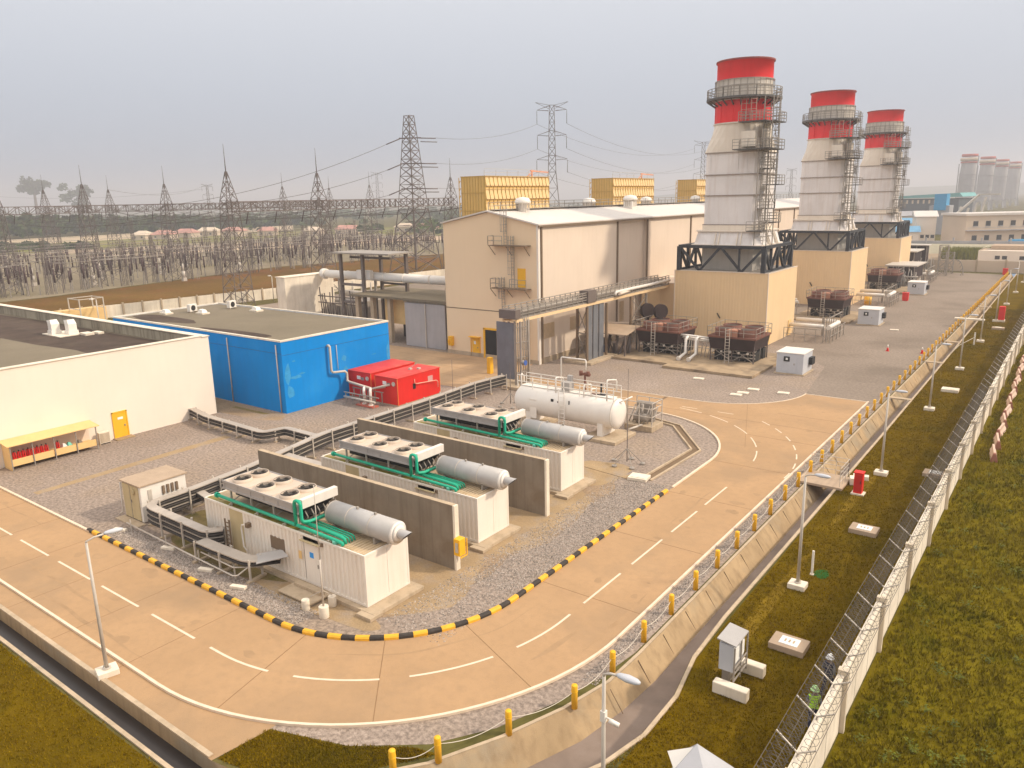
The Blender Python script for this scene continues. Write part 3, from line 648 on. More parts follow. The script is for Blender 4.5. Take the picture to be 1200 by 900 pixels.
# turbine hall
t = thing('turbine_hall', 'tall cream clad turbine hall with shallow pale roof and outside ladders', 'building', (-51.2, 74, 0))
b = MB()
L0, L1 = 74.0, 214.0
b.add([(-65.7,L0,0),(-51.2,L0,0),(-51.2,L0,16.4),(-58.5,L0,17.95),(-65.7,L0,16.6)], [(0,1,2,3,4)])
b.add([(-65.7,L1,0),(-51.2,L1,0),(-51.2,L1,16.4),(-58.5,L1,17.95),(-65.7,L1,16.6)], [(4,3,2,1,0)])
b.add([(-65.7,L0,0),(-65.7,L1,0),(-65.7,L1,16.6),(-65.7,L0,16.6)], [(0,1,2,3)])
b.build('gable_wall', 'cream_g', t)
b = MB()
b.box(-51.5,-51.2,74.001,92.6,0,16.4); b.box(-51.5,-51.2,101.7,214,0,16.4); b.box(-51.95,-51.65,92.6,101.7,0,16.4); b.box(-51.95,-51.5,92.4,92.6,0,16.4); b.box(-51.95,-51.5,101.7,101.9,0,16.4)
b.build('side_wall', 'cream', t)
b = MB(); b.add([(-50.85,73.7,16.38),(-58.5,73.7,18.0),(-58.5,214.2,18.0),(-50.85,214.2,16.38),(-50.85,73.7,16.55),(-58.5,73.7,18.17),(-58.5,214.2,18.17),(-50.85,214.2,16.55)], [(0,1,2,3),(7,6,5,4),(0,4,5,1),(3,2,6,7),(0,3,7,4)])
b.add([(-65.95,73.7,16.58),(-58.5,73.7,18.0),(-58.5,214.2,18.0),(-65.95,214.2,16.58),(-65.95,73.7,16.75),(-58.5,73.7,18.17),(-58.5,214.2,18.17),(-65.95,214.2,16.75)], [(3,2,1,0),(4,5,6,7),(1,5,4,0),(7,6,2,3),(4,7,3,0)])
b.build('roof', 'roof_w', t, fix=True)
b = MB(); b.box(-50.95,-50.8,73.7,214.2,16.22,16.42); b.build('eaves_gutter', 'brown', t)
for y in (74.6, 92.8, 101.6, 116.7, 134, 143.5, 160, 170, 186):
    b = MB(); b.box(-51.2,-51.02,y-.12,y+.12,0,16.2); b.build('downpipe', 'brown', t)
b = MB(); b.box(-51.35,-51.1,73.92,74.3,0,16.4); b.build('corner_trim', 'box_w', t)
b = MB(); b.box(-65.7,-51.4,73.97,74.0,5.98,6.08); b.build('wall_seam', 'brown', t)
b = MB(); b.box(-65.7,-51.2,73.9,74,0,.5); b.box(-51.2,-51.1,74.3,92.4,0,.7); b.build('plinth', 'conc', t)
for y0, y1, z0, z1 in ((74.9,77.3,3.0,4.9),(80.9,83.2,3.2,4.9),(84.2,86.0,3.3,4.9),(94.5,95.7,2.4,5.2)):
    b = MB(); xx = -51.2 if y0 < 92 else -51.65
    for i in range(int((z1-z0)/.14)): b.box(xx,xx+.05,y0,y1,z0+i*.14,z0+i*.14+.09)
    b.build('louvre', 'orange' if y0 > 99 else mat('tan_louvre', (0.55,0.40,0.23), .7), t)
def sdoor(x0, x1, z0, z1, m, y=73.94):
    b = MB(); b.box(x0,x1,y,y+.06,z0,z1); return b.build('door', m, t)
dd = sdoor(-61.5,-60.4,.1,2.4,'yellow'); b = MB(); b.box(-60.65,-60.55,73.88,73.94,1.1,1.25); b.build('handle', 'steel', dd)
b = MB(); b.box(-61.2,-60.9,73.9,73.94,1.6,2.0); b.build('door_sign', 'paper', dd)
b = MB(); b.box(-61.8,-60.1,73.5,74,2.5,2.6); b.box(-61.75,-61.65,73.9,74,0,2.5); b.box(-60.3,-60.2,73.9,74,0,2.5); b.build('door_canopy', 'yellow', t)
sdoor(-54.15,-53.0,9.15,11.4,'yellow')
b = MB(); b.box(-59.3,-57.6,73.93,73.99,.05,3.6); b.build('doorway', 'black', t)
b = MB(); b.box(-59.6,-59.35,73.85,73.99,0,3.8); b.box(-59.6,-57.4,73.85,73.99,3.62,3.85); b.build('door_frame', 'yellow', t)
# outside ladders and platforms on the gable
b = MB(); b.box(-57.7,-52.2,72.9,74,14.02,14.12); b.box(-57.5,-52.2,72.9,74,8.95,9.05)
for x in (-57.5,-55,-52.4): b.bar((x,72.9,14.0), (x,74,12.9), .06); b.bar((x,72.9,8.95), (x,74,7.9), .06)
b.build('platform', 'brown', t)
b = MB(); railing(b, [(-57.7,73.95,14.1),(-57.7,72.9,14.1),(-55.6,72.9,14.1)]); railing(b, [(-52.2,72.9,9.05),(-54.6,72.9,9.05)]); railing(b, [(-56.0,72.9,9.05),(-57.5,72.9,9.05),(-57.5,73.95,9.05)]); b.build('railing', 'steel', t)
for x, z0, z1 in ((-55.7,14.1,18.6),(-54.7,9.1,15.2),(-56.2,6.2,10.3),(-52.8,.3,5.8)):
    b = MB(); ladder(b, x, 73.75, z0, z1)
    z = z0+1.6
    while z < z1:
        for q in range(-3, 3):
            a0, a1 = PI/2+q*PI/3.2-PI, PI/2+(q+1)*PI/3.2-PI
            if q < 0 or True:
                b.bar((x+.42*math.cos(rad(-90)+q*.5), 73.45+.42*math.sin(rad(-90)+q*.5), z), (x+.42*math.cos(rad(-90)+(q+1)*.5), 73.45+.42*math.sin(rad(-90)+(q+1)*.5), z), .04)
        z += .8
    for q in (-2,-1,0,1,2): b.bar((x+.42*math.cos(rad(-90)+q*.6), 73.45+.42*math.sin(rad(-90)+q*.6), z0+1.6), (x+.42*math.cos(rad(-90)+q*.6), 73.45+.42*math.sin(rad(-90)+q*.6), z1), .035)
    b.build('caged_ladder', 'steel', t)
b = MB(); ymax = 212
railing(b, [(-58.5,74.2,18.15),(-58.5,ymax,18.15)], h=.95, step=2.4, w=.06, rails=(.5,.95)); railing(b, [(-57.6,74.2,17.96),(-57.6,150,17.96)], h=.8, step=2.4, w=.05, rails=(.8,))
b.box(-58.5,-57.6,74.2,150,18.2,18.26); b.build('ridge_walkway', 'steel', t)
for x, y, s_ in ((-57.3,79.6,1.05),(-60.2,100.5,1.05),(-56.3,106.0,1.15),(-60,118.5,1.0),(-60.2,139,1.0),(-57,165,1.0)):
    z = 17.9 if x > -59 else 17.6
    b = MB()
    if s_ > 1.1: b.box(x-.75,x+.75,y-.75,y+.75,16.6,18.7)
    b.lathe([(.55*s_,z-.7),(.55*s_,z+.9),(.95*s_,z+1.0),(.95*s_,z+1.2),(.75*s_,z+1.6),(0,z+1.75)], x, y, 20); v = b.build('roof_vent', 'white', t)
    b = MB()
    for q in range(16): a = 2*PI*q/16; b.bar((x+.8*s_*math.cos(a), y+.8*s_*math.sin(a), z+.1), (x+.8*s_*math.cos(a), y+.8*s_*math.sin(a), z+1.0), .07)
    b.build('vent_slats', 'steel_l', v)
b = MB(); b.box(-65.2,-64.6,73.5,74,1.1,2.3); b.box(-65.1,-64.9,73.3,73.5,1.4,1.9)
tag(b.build('hose_box', 'yellow', at=(-64.9,73.7,1.1), bev=.02), 'small yellow hose box on the gable of the turbine hall left of the yellow door', 'hose box')
b = MB(); b.box(-53.6,-53.1,66.9,67.5,0,1.9)
tag(b.build('yellow_cabinet', 'yellow', at=(-53.3,67.2,0), bev=.03), 'yellow upright cabinet at the foot of the dark cable riser', 'cabinet')

# yellow filter houses
def filter_house(y0, lab):
    t = thing('filter_house', lab, 'filter house', (-80.7, y0, 0), 0, 'yellow air intake filter houses behind the turbine hall')
    b = MB(); b.box(-5.0,0,0,18.8,12,23.1)
    b.box(-4,-1,3,15,0,12); b.build('casing', 'yellow_h', t, local=True)
    b = MB(); z = 12.2; k = 0
    for row in range(5):
        z0 = 12.6+row*2.15
        b.box(0,.10,0,18.8,z0-.18,z0-.05)
        for i in range(17):
            y = .2+i*1.1; b.add([(0,y,z0+1.9),(0,y+.85,z0+1.9),(.3,y+.85,z0+.4),(.3,y,z0+.4)], [(0,1,2,3)]); b.add([(0,y,z0+1.9),(.3,y,z0+.4),(0,y,z0+.4)], [(0,1,2)]); b.add([(0,y+.85,z0+1.9),(0,y+.85,z0+.4),(.3,y+.85,z0+.4)], [(0,1,2)])
    b.build('intake_hoods', mat('hood_yellow', (0.76,0.54,0.25), .6, .05), t, local=True)
    b = MB()
    for i in range(18): b.bar((.08,.1+i*1.1,12), (.08,.1+i*1.1,23), .12)
    for i in range(9): b.bar((-4.9+i*.6,-.05,12), (-4.9+i*.6,-.05,23.05), .08)
    for zz in (14.5,17.6,20.5): b.bar((-5,-.06,zz), (0,-.06,zz), .1)
    b.box(-5.1,.2,-.1,18.9,23.1,23.2); b.build('frame', mat('frame_yellow', (0.55,0.35,0.08), .7), t, local=True)
    b = MB()
    for q in range(9): b.bar((-5.3,-.2,12.5+q*1.2), (-5,-.2,12.9+q*1.2), .12)
    b.bar((-5.3,-.2,12), (-5.3,-.2,23), .1); b.build('side_ladder', 'yellow_h', t, local=True)
    b = MB(); b.bar((-1,15,23.1), (-1,15,24.4), .2); b.bar((-1,13.5,23.2), (-1,15.6,24.3), .15); b.bar((-1,14.5,24.2), (-.5,19.5,24.0), .22); b.build('jib_crane', mat('crane_orange', (0.7,0.32,0.2), .6), t, local=True)
    b = MB(); railing(b, [(0,0,23.2),(0,18.8,23.2)], h=.9, step=3); b.build('railing', 'steel_l', t, local=True)
    return t
f0 = filter_house(101.5, 'nearest and largest-looking yellow filter house, left of the tall pylon')
copy_tree(f0, (-80.7,144,0), label='middle yellow filter house with orange jib crane, right of the tall pylon')
copy_tree(f0, (-80.7,186.5,0), label='farthest yellow filter house, partly behind the first chimney stack')

# low annex with pale doors, canopy roof, left of the gable
t = thing('annex', 'low annex with dark flat roof, columns and tall grey doors beside the turbine hall', 'building', (-75, 76, 0))
b = MB(); b.box(-84.7,-65.9,74.7,84.2,6.3,6.6); b.build('roof', 'roof_g', t)
for x0, x1 in ((-74.2,-70.4),(-70.3,-66.9)):
    b = MB(); b.box(x0,x1,75.0,75.2,.05,6.0); b.build('door', 'shed_grey', t)
b = MB(); b.bar((-70.35,74.9,0), (-70.35,74.9,6.0), .14); b.build('door_post', 'steel_l', t)
b = MB(); b.box(-79.5,-74.4,76.4,76.7,2.6,6.2); b.build('wall', 'orange', t)
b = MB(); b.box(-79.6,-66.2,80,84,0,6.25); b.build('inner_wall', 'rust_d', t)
for x in (-77.6, -81.0, -84.1):
    b = MB(); b.box(x-.3,x+.3,75.3,75.9,0,6.3); b.build('column', 'conc', t)
b = MB(); b.box(-74.6,-66.3,75.2,76.2,6.0,6.3); b.build('lintel', 'conc', t)
# firewall box and white duct, steel portal
t = thing('firewall', 'tall stained beige concrete firewall box at the edge of the switchyard', 'wall', (-97, 78, 0))
b = MB(); b.box(-98,-96,72.0,81.4,0,8.6); b.build('wall', 'conc_l', t, bev=.03)
b = MB(); b.box(-98.1,-95.9,71.9,81.5,8.6,8.72); b.build('coping', 'conc_l', t)
b = MB(); b.cyl((-95,78.9,8.7), (-65.7,79.4,8.7), .62, n=20); b.cyl((-95.4,78.9,8.7), (-94.6,78.9,8.7), .8, n=20)
for x in (-90,-86,-82,-78,-73): b.cyl((x,79.1,8.7), (x+.15,79.1,8.7), .67, n=20)
t2 = thing('bus_duct', 'long white bus duct running from the firewall into the turbine hall', 'duct', (-82, 79, 0)); b.build('duct', 'white', t2)
for x in (-92,-84,-70):
    b = MB(); b.bar((x,79.1,0), (x,79.1,8.1), .3); b.build('support', 'steel', t2)
b = MB(); b.box(-86.3,-83.5,77.6,78.3,8.4,9.7); b.build('junction_box', 'white', t2)
t = thing('steel_portal', 'dark steel portal frame with flat cover above the white duct', 'frame', (-95, 84, 0))
b = MB(); b.box(-90.3,-78.2,76.3,81.5,12.1,12.3); b.build('cover', 'steel', t)
for x, y in ((-88.9,77),(-84.2,77),(-84.6,81),(-79.0,80.6)):
    b = MB(); b.bar((x,y,0), (x,y,12), .42); b.build('post', 'lattice', t)
b = MB(); b.bar((-88.9,77,7.6), (-84.2,77,7.6), .35); b.bar((-84.6,81,7.6), (-79,80.6,7.6), .3); b.bar((-88,78.2,11.5), (-80,78.4,11.5), .3); b.bar((-88.9,77,5.0), (-84.2,77,5.0), .3); b.build('beam', 'lattice', t)
# transformer yard clutter behind the portal
t = thing('transformer', 'grey step-up transformer with radiators and pipework beside the firewall', 'transformer', (-93, 80, 0))
b = MB(); b.box(-94.5,-88,80,84,.6,4.6); b.build('tank', 'steel', t, bev=.05)
b = MB()
for i in range(14): b.box(-94.4+i*.46,-94.2+i*.46,78.3,80,1.0,4.2)
b.build('radiator', 'steel_l', t)
b = MB()
for i in range(16):
    x = -95+i*.55; b.bar((x,77.6+rnd.random(),0), (x+rnd.uniform(-.3,.3),77.6,rnd.uniform(4,7)), .13)
for z in (2.2,4.4,5.4): b.bar((-95.5,77.7,z), (-86,77.7,z), .15)
b.build('pipework', 'lattice', t)
b = MB(); b.cyl((-93,81,5.6), (-88.5,81,5.6), .5, n=16)
for x in (-93.5,-91.4,-89.3): b.cyl((x,83,4.6), (x,83.1,7.2), .22, .12, n=10)
b.build('conservator', 'steel_l', t)
b = MB(); b.lathe([(0,0),(2.1,0),(2.1,1.6),(1.4,2.3),(0,2.5)], -84.5, 78.6, 24)
tag(b.build('white_vessel', 'white', at=(-84.5,78.6,0)), 'squat white vessel behind the annex columns', 'vessel')

# cross ducts and enclosures carrying the stacks
def enclosure(y0, lab):
    t = thing('stack_enclosure', lab, 'building', (-32.3, y0, 0), 0, 'cream exhaust enclosures under the chimney stacks')
    b = MB(); b.corr((-12.9,0), (0,0), 0, 9.5, .42, .025); b.corr((0,0), (0,12), 0, 9.5, .42, .015); b.corr((0,12), (-12.9,12), 0, 9.5, .42, .025); b.corr((-12.9,12), (-12.9,0), 0, 9.5, .42, .025)
    b.build('wall', 'cream_p', t, local=True)
    b = MB(); b.box(-12.85,-.05,.08,11.92,9.3,9.48); b.build('roof', 'steel', t, local=True)
    b = MB(); b.box(-.06,.05,-.05,.06,0,9.5); b.box(-12.96,-12.84,-.05,.06,0,9.5); b.box(-12.9,0,-.05,.04,9.42,9.54); b.box(-.03,.05,0,12,9.42,9.54); b.build('trim', 'cream', t, local=True)
    b = MB(); b.box(.02,.09,9.3,10.5,.1,2.2); b.build('door', 'orange', t, local=True)
    b = MB(); b.box(.02,.09,.8,1.8,.1,2.2); b.build('door', 'orange', t, local=True)
    b = MB(); b.bar((-6.2,-.05,3.3), (-6.5,-.35,4.0), .12); b.build('lamp_bracket', 'black', t, local=True)
    b = MB(); b.box(-18.7,-12.96,1.5,11,0,7.4); b.build('duct_housing', 'cream_p', t, local=True)
    b = MB(); b.box(-18.8,-12.9,1.4,11.1,7.4,7.5); b.build('duct_roof', 'cream', t, local=True)
    return t
e0 = enclosure(98.4, 'cream ribbed enclosure under the nearest chimney, behind the brown coolers')
copy_tree(e0, (-32.3,140.9,0), label='cream ribbed enclosure under the middle chimney')
copy_tree(e0, (-32.3,183.4,0), label='cream ribbed enclosure under the farthest chimney')

def stack(y, lab):
    """origin: centre of the stack at the ground"""
    t = thing('exhaust_stack', lab, 'chimney', (-38.8, y, 0), 0, 'three red topped exhaust stacks')
    b = MB(); z0, z1 = 9.5, 12.7; X0, X1, Y0, Y1 = -5.9, 5.7, -5.6, 5.3
    for x in (X0, X1):
        for yy in (Y0, Y1): b.bar((x,yy,z0), (x,yy,z1), .55)
        b.bar((x,Y0,z1), (x,Y1,z1), .4); b.bar((x,Y0,z0+.1), (x,Y1,z0+.1), .3)
        for k in range(4):
            ya = Y0+(Y1-Y0)*k/4; yb = Y0+(Y1-Y0)*(k+1)/4
            b.bar((x,ya,z0 if k % 2 else z1), (x,yb,z1 if k % 2 else z0), .3); b.bar((x,yb,z0), (x,yb,z1), .3)
    for yy in (Y0, Y1):
        b.bar((X0,yy,z1), (X1,yy,z1), .4)
        for k in range(4):
            xa = X0+(X1-X0)*k/4; xb = X0+(X1-X0)*(k+1)/4
            b.bar((xa,yy,z1 if k % 2 == 0 else z0), (xb,yy,z0 if k % 2 == 0 else z1), .28)
        b.bar((X0+(X1-X0)*.72,yy,z0), (X0+(X1-X0)*.72,yy,z1), .22)
    b.build('steel_frame', 'steel_d', t, local=True)
    b = MB(); b.box(-3.5,3.5,-3.5,3.5,9.5,12.8); b.build('lower_duct', 'stack_g', t, local=True)
    b = MB(); 
    def sq(h, z, c=.5): return [(-h+c,-h,z),(h-c,-h,z),(h,-h+c,z),(h,h-c,z),(h-c,h,z),(-h+c,h,z),(-h,h-c,z),(-h,-h+c,z)]
    b.loft([sq(4.7,12.8,.9),sq(4.6,13.1,.9),sq(4.15,14.6,.5)]); b.build('skirt', 'stack', t, local=True)
    b = MB()
    for s_ in (-1, 1):
        for q in (-1.4,-.9,1.6,2.1):
            b.add([(q,s_*4.3,14.6),(q,s_*5.0,12.8),(q,s_*4.4,12.8),(q+.12,s_*4.3,14.6),(q+.12,s_*5.0,12.8),(q+.12,s_*4.4,12.8)], [(0,1,2),(5,4,3),(0,3,4,1)]); b.add([(s_*4.3,q,14.6),(s_*5.0,q,12.8),(s_*4.4,q,12.8),(s_*4.3,q+.12,14.6),(s_*5.0,q+.12,12.8),(s_*4.4,q+.12,12.8)], [(0,1,2),(5,4,3),(0,3,4,1)])
    for zz, hh in ((14.6,4.4),(12.78,4.9)): b.loft([sq(hh,zz,.7),sq(hh,zz+.16,.7)])
    b.build('skirt_ribs', 'stack_c', t, local=True)
    b = MB(); b.loft([sq(3.75,14.76),sq(3.75,15.5)]); b.build('base_band', 'stack_c', t, local=True)
    b = MB(); b.loft([sq(3.6,15.5),sq(3.6,24.8)])
    b.box(-2.9,-2.75,-3.66,-3.6,18,24.4); b.box(.9,1.0,-3.66,-3.6,21.9,24.7); b.box(2.1,2.2,-3.66,-3.6,21.9,24.7)
    b.build('body', 'stack', t, local=True)
    for zz in (15.5, 19.3, 21.95, 24.75):
        b = MB(); b.loft([sq(3.76,zz-.06),sq(3.76,zz+.06)]); b.build('flange', mat('flange', (0.30,0.24,0.20), .7), t, local=True)
    b = MB()
    b.loft([[(*p, z) for p in [(x_, y_) for x_, y_ in
            [((lambda a: ((1-f)*max(-1, min(1, 1.42*math.cos(a)))*3.6+f*3.62*math.cos(a)))(2*PI*i/32), (lambda a: ((1-f)*max(-1, min(1, 1.42*math.sin(a)))*3.6+f*3.62*math.sin(a)))(2*PI*i/32)) for i in range(32)]]] for f, z in ((0,24.81),(.5,26.6),(1,28.45))], smooth=False, cap=False)
    b.build('transition_cone', 'stack_c', t, local=True)
    b = MB(); b.lathe([(3.62,28.45),(3.62,31.25)], n=48, smooth=True)
    for q in range(12): a = 2*PI*q/12; b.bar((3.64*math.cos(a),3.64*math.sin(a),28.5), (3.64*math.cos(a),3.64*math.sin(a),31.2), .07)
    b.build('lower_red_band', 'red_stack', t, local=True)
    b = MB(); b.lathe([(3.62,28.35),(3.8,28.35),(3.8,28.5),(3.62,28.5)], n=48, smooth=False); b.lathe([(3.6,31.25),(3.6,33.75)], n=48)
    b.build('grey_band', 'stack_l', t, local=True)
    b = MB(); b.lathe([(3.6,31.35),(4.8,31.35),(4.8,31.6),(3.6,31.6)], n=48, smooth=False)
    for q in range(24): a = 2*PI*q/24; b.bar((3.6*math.cos(a),3.6*math.sin(a),30.6), (4.7*math.cos(a),4.7*math.sin(a),31.35), .14)
    b.build('ring_platform', mat('platform_dark', (0.10,0.095,0.09), .7), t, local=True)
    b = MB(); ring = [(4.72*math.cos(2*PI*q/28), 4.72*math.sin(2*PI*q/28), 31.6) for q in range(29)]
    railing(b, ring, h=1.15, step=1.0, w=.07, rails=(.45,.8,1.15))
    r2 = [(3.75*math.cos(2*PI*q/28), 3.75*math.sin(2*PI*q/28), 33.0) for q in range(29)]
    for a_, c_ in zip(r2, r2[1:]): b.bar(a_, c_, .08); b.bar((a_[0],a_[1],33.75), (c_[0],c_[1],33.75), .1); b.bar((a_[0],a_[1],31.6), (a_[0],a_[1],33.75), .06)
    b.build('ring_railing', 'steel', t, local=True)
    b = MB(); b.lathe([(3.55,33.75),(3.55,36.05),(3.68,36.05),(3.68,36.2),(3.4,36.2),(3.4,33)], n=48)
    b.build('upper_red_band', 'red_stack', t, local=True)
    b = MB(); b.lathe([(3.66,36.02),(3.72,36.02),(3.72,36.22),(3.38,36.22)], n=48, smooth=False); b.build('rim', mat('rim', (0.28,0.06,0.05), .7), t, local=True)
    b = MB(); b.sheet([(3.38*math.cos(2*PI*q/24), 3.38*math.sin(2*PI*q/24)) for q in range(24)], 33.8); b.build('flue_opening', 'black', t, local=True)
    # stair and ladder tower on the road side
    plats = ((25.0,(1.0,6.0,-6.0,-3.7)),(25.0,(3.7,5.8,-3.7,-.5)),(28.4,(1.2,4.8,-4.9,-3.4)),(28.4,(3.5,5.5,-3.2,.6)),(20.6,(3.8,6.0,-2.4,-.2)),(17.6,(3.7,5.2,-3.4,-1.0)),(15.8,(3.8,5.6,-1.4,.4)),(22.6,(3.7,5.2,-3.2,-1.2)),(14.8,(3.0,5.0,-5.2,-3.0)))
    for z, (xa, xb, ya, yb) in plats:
        b = MB(); b.box(xa,xb,ya,yb,z-.12,z); sp = b.build('stair_platform', mat('platform_dark', (0.10,0.095,0.09), .7), t, local=True)
        b = MB(); railing(b, [(xa,ya,z),(xb,ya,z),(xb,yb,z),(xa,yb,z)], h=1.15, w=.06, step=1.0, rails=(.4,.8,1.15)); b.build('stair_railing', 'steel', sp, local=True)
    b = MB()
    for x, yy in ((4.0,-3.4),(5.1,-3.4),(4.0,-1.0),(5.1,-1.0),(4.0,-4.8)): b.bar((x,yy,12.8), (x,yy,31.3 if yy > -4 else 25), .11)
    for z in range(14, 31, 2):
        b.bar((4.0,-3.4,z), (5.1,-3.4,z), .07); b.bar((5.1,-3.4,z), (5.1,-1.0,z), .07); b.bar((4.0,-1,z), (5.1,-1,z), .07)
        b.bar((5.1,-3.4,z), (5.1,-1.0,z+2 if z % 4 else z-2), .06)
    b.build('ladder_tower', 'steel', t, local=True)
    for x, yy, za, zb in ((4.5,-3.6,12.8,25),(5.3,-2.0,20.6,32.4),(4.6,-3.5,25,28.4)):
        b = MB(); ladder(b, x, yy, za, zb, .5, w=.06)
        z = za+1.2
        while z < zb:
            for q in range(8): a = 2*PI*q/8; c_ = 2*PI*(q+1)/8; b.bar((x+.45*math.cos(a), yy-.4+.45*math.sin(a), z), (x+.45*math.cos(c_), yy-.4+.45*math.sin(c_), z), .045)
            z += .9
        b.build('caged_ladder', 'steel', t, local=True)
    b = MB(); b.box(1.6,3.3,-4.6,-3.62,25.3,27.2); b.cyl((2.4,-4.65,26.2), (2.4,-4.5,26.2), .35, n=12); b.box(3.62,4.4,-3,-1.6,25.2,27.5); b.build('silencer_box', 'stack_c', t, local=True, bev=.04)
    b = MB()
    for q in range(4): b.bar((1.1+q*.65,-3.76,28.6), (1.1+q*.65,-3.76,31.2), .07)
    for z in (29.2,29.9,30.6,31.1): b.bar((1.1,-3.76,z), (3.05,-3.76,z), .06)
    tag(b.build('mesh_guard', mat('guard_red', (0.52,0.30,0.24), .8), t, local=True), None)
    return t
s0 = stack(104.2, 'nearest and tallest-looking red and white chimney stack with stair tower')
copy_tree(s0, (-38.8,146.7,0), label='middle of the three big red and white chimney stacks')
copy_tree(s0, (-38.8,189.2,0), label='right-hand and farthest of the three big red topped chimney stacks')

# ================================================================== GENERATOR SETS
def genset(x1, y0, lab):
    """origin at the +X, -Y bottom corner of the container"""
    t = thing('generator_container', lab, 'generator', (x1, y0, 0), 0, 'generator containers with roof coolers')
    L, W, H = 13.5, 2.95, 2.95; zb = .22
    b = MB(); b.corr((-9.75,0), (-4.6,0), zb+.12, H-.1, .32, .065); b.corr((-3.3,0), (-.12,0), zb+.12, H-.1, .32, .065); b.corr((-L+.12,0), (-11.2,0), zb+.12, H-.1, .32, .065)
    b.corr((-.12,W), (-L+.12,W), zb+.12, H-.1, .32, .065); b.corr((-L,W-.1), (-L,.1), zb+.12, H-.1, .32, .065)
    b.build('wall', 'box_w', t, local=True)
    b = MB()
    for x in (-L, -.12):
        for y in (0, W-.12): b.box(x,x+.12,y-.004,y+.124,zb,H)
    b.box(-L+.12,-.12,-.006,.08,zb,zb+.13); b.box(-L+.12,-.12,-.006,.08,H-.11,H+.012); b.box(-L+.12,-.12,W-.08,W+.006,zb,zb+.13); b.box(-L+.12,-.12,W-.08,W+.006,H-.11,H+.012)
    b.box(-.1,.004,.12,W-.12,zb,zb+.13); b.box(-.1,.004,.12,W-.12,H-.13,H+.012); b.box(-L-.004,-L+.1,.12,W-.12,H-.11,H+.012)
    b.box(-11.2,-11.1,-.01,.03,zb+.13,H-.11); b.box(-9.8,-9.72,-.01,.03,zb+.13,H-.11)
    b.build('frame', 'box_w', t, local=True, bev=.01)
    b = MB(); b.box(-11.1,-9.8,.02,.06,zb+.13,H-.11); b.build('plain_panel', 'box_p', t, local=True)
    for ya, yb in ((.13,W/2-.01), (W/2+.01,W-.13)):
        b = MB(); b.box(-.06,-.01,ya,yb,zb+.14,H-.14); b.build('end_door', 'box_w', t, local=True)
    b = MB()
    n = 46; vs = []
    b.box(-L+.1,-.1,.08,W-.08,H-.05,H-.02)
    for i in range(22): x = -4.9+i*.22; b.box(x,x+.11,.12,W-.12,H-.02,H+.012)
    b.build('roof', 'box_roof', t, local=True)
    b = MB(); b.box(-4.56,-3.34,.0,.05,zb+.14,H-.42); dd = b.build('side_door', 'box_w', t, local=True)
    b = MB(); b.box(-4.75,-3.2,-.16,.0,H-.34,H-.3); b.build('door_rain_hood', 'box_p', t, local=True)
    b = MB(); b.box(-3.55,-3.45,-.05,0,1.3,1.5); b.build('handle', 'steel', dd, local=True)
    b = MB(); b.box(-4.15,-3.85,-.012,0,1.75,2.05); b.build('door_sign', 'logo', dd, local=True)
    b = MB(); b.box(-4.98,-4.75,-.07,-.05,1.5,1.95); b.build('warning_sign', 'orange', t, local=True)
    b = MB(); b.box(-7.4,-6.2,-.02,.03,1.45,2.15); hh = b.build('hatch', 'brown', t, local=True)
    b = MB(); b.box(-9.3,-9.05,-.25,0,2.2,2.45); b.build('lamp', 'brown', t, local=True)
    b = MB(); b.tube([(-9.2,-.1,2.35),(-9.75,-.14,2.2),(-9.82,-.14,2.0),(-9.78,-.14,.9),(-9.5,-.14,.7)], .045, 6); b.build('conduit', 'white', t, local=True)
    b = MB(); b.box(-3.18,-3.02,-.07,0,H-.32,H-.14); b.build('junction_box', 'brown', t, local=True)
    # dry cooler on legs
    b = MB(); b.box(-L+.15,-5.2,.09,.42,H-.018,H+.004); b.box(-5.0,-.15,W-.7,W-.2,H+.013,H+.02); b.build('moss', mat('moss_stain', (0.26,0.20,0.035), .95, .3, 2, patch=.8, pcol=(0.45,0.35,0.20), pscale=1.5), t, local=True)
    b = MB()
    for x in (-11.4,-9.5,-7.5,-5.5):
        for y in (.45, 2.4): b.bar((x,y,H), (x,y,3.88), .09)
        b.bar((x,.35,3.0), (x,2.6,3.7), .05)
    b.build('cooler_legs', 'steel_l', t, local=True)
    b = MB(); b.box(-11.75,-5.1,.22,.28,3.86,4.3); b.box(-11.75,-5.1,2.54,2.6,3.86,4.3); b.box(-11.75,-11.69,.28,2.54,3.86,4.3)
    b.box(-11.8,-5.05,.18,.22,4.22,4.34); b.box(-11.8,-5.05,.18,.22,3.82,3.9); b.box(-11.8,-5.05,2.6,2.64,4.2,4.34)
    for i in range(6): b.box(-11.6+i*1.2,-11.54+i*1.2,.19,.22,3.9,4.22)
    cf = b.build('cooler_frame', 'cooler', t, local=True)
    b = MB(); b.add([(-11.65,.3,3.9),(-5.15,.3,3.9),(-5.15,1.4,3.3),(-11.65,1.4,3.3),(-11.65,2.52,3.9),(-5.15,2.52,3.9)], [(3,2,1,0),(4,5,2,3)]); b.box(-11.5,-5.3,.8,2.1,3.3,3.86); b.build('coil_and_dark_fill', 'black', t, local=True)  # V-shaped coil, plus a black box added to darken the gap under the cooler
    b = MB(); b.box(-11.68,-5.12,.28,2.54,4.24,4.3)
    for i in range(4): b.box(-11.6+i*2.1,-11.5+i*2.1,.3,2.5,4.3,4.325)
    b.build('cooler_top', 'cooler_top', t, local=True)
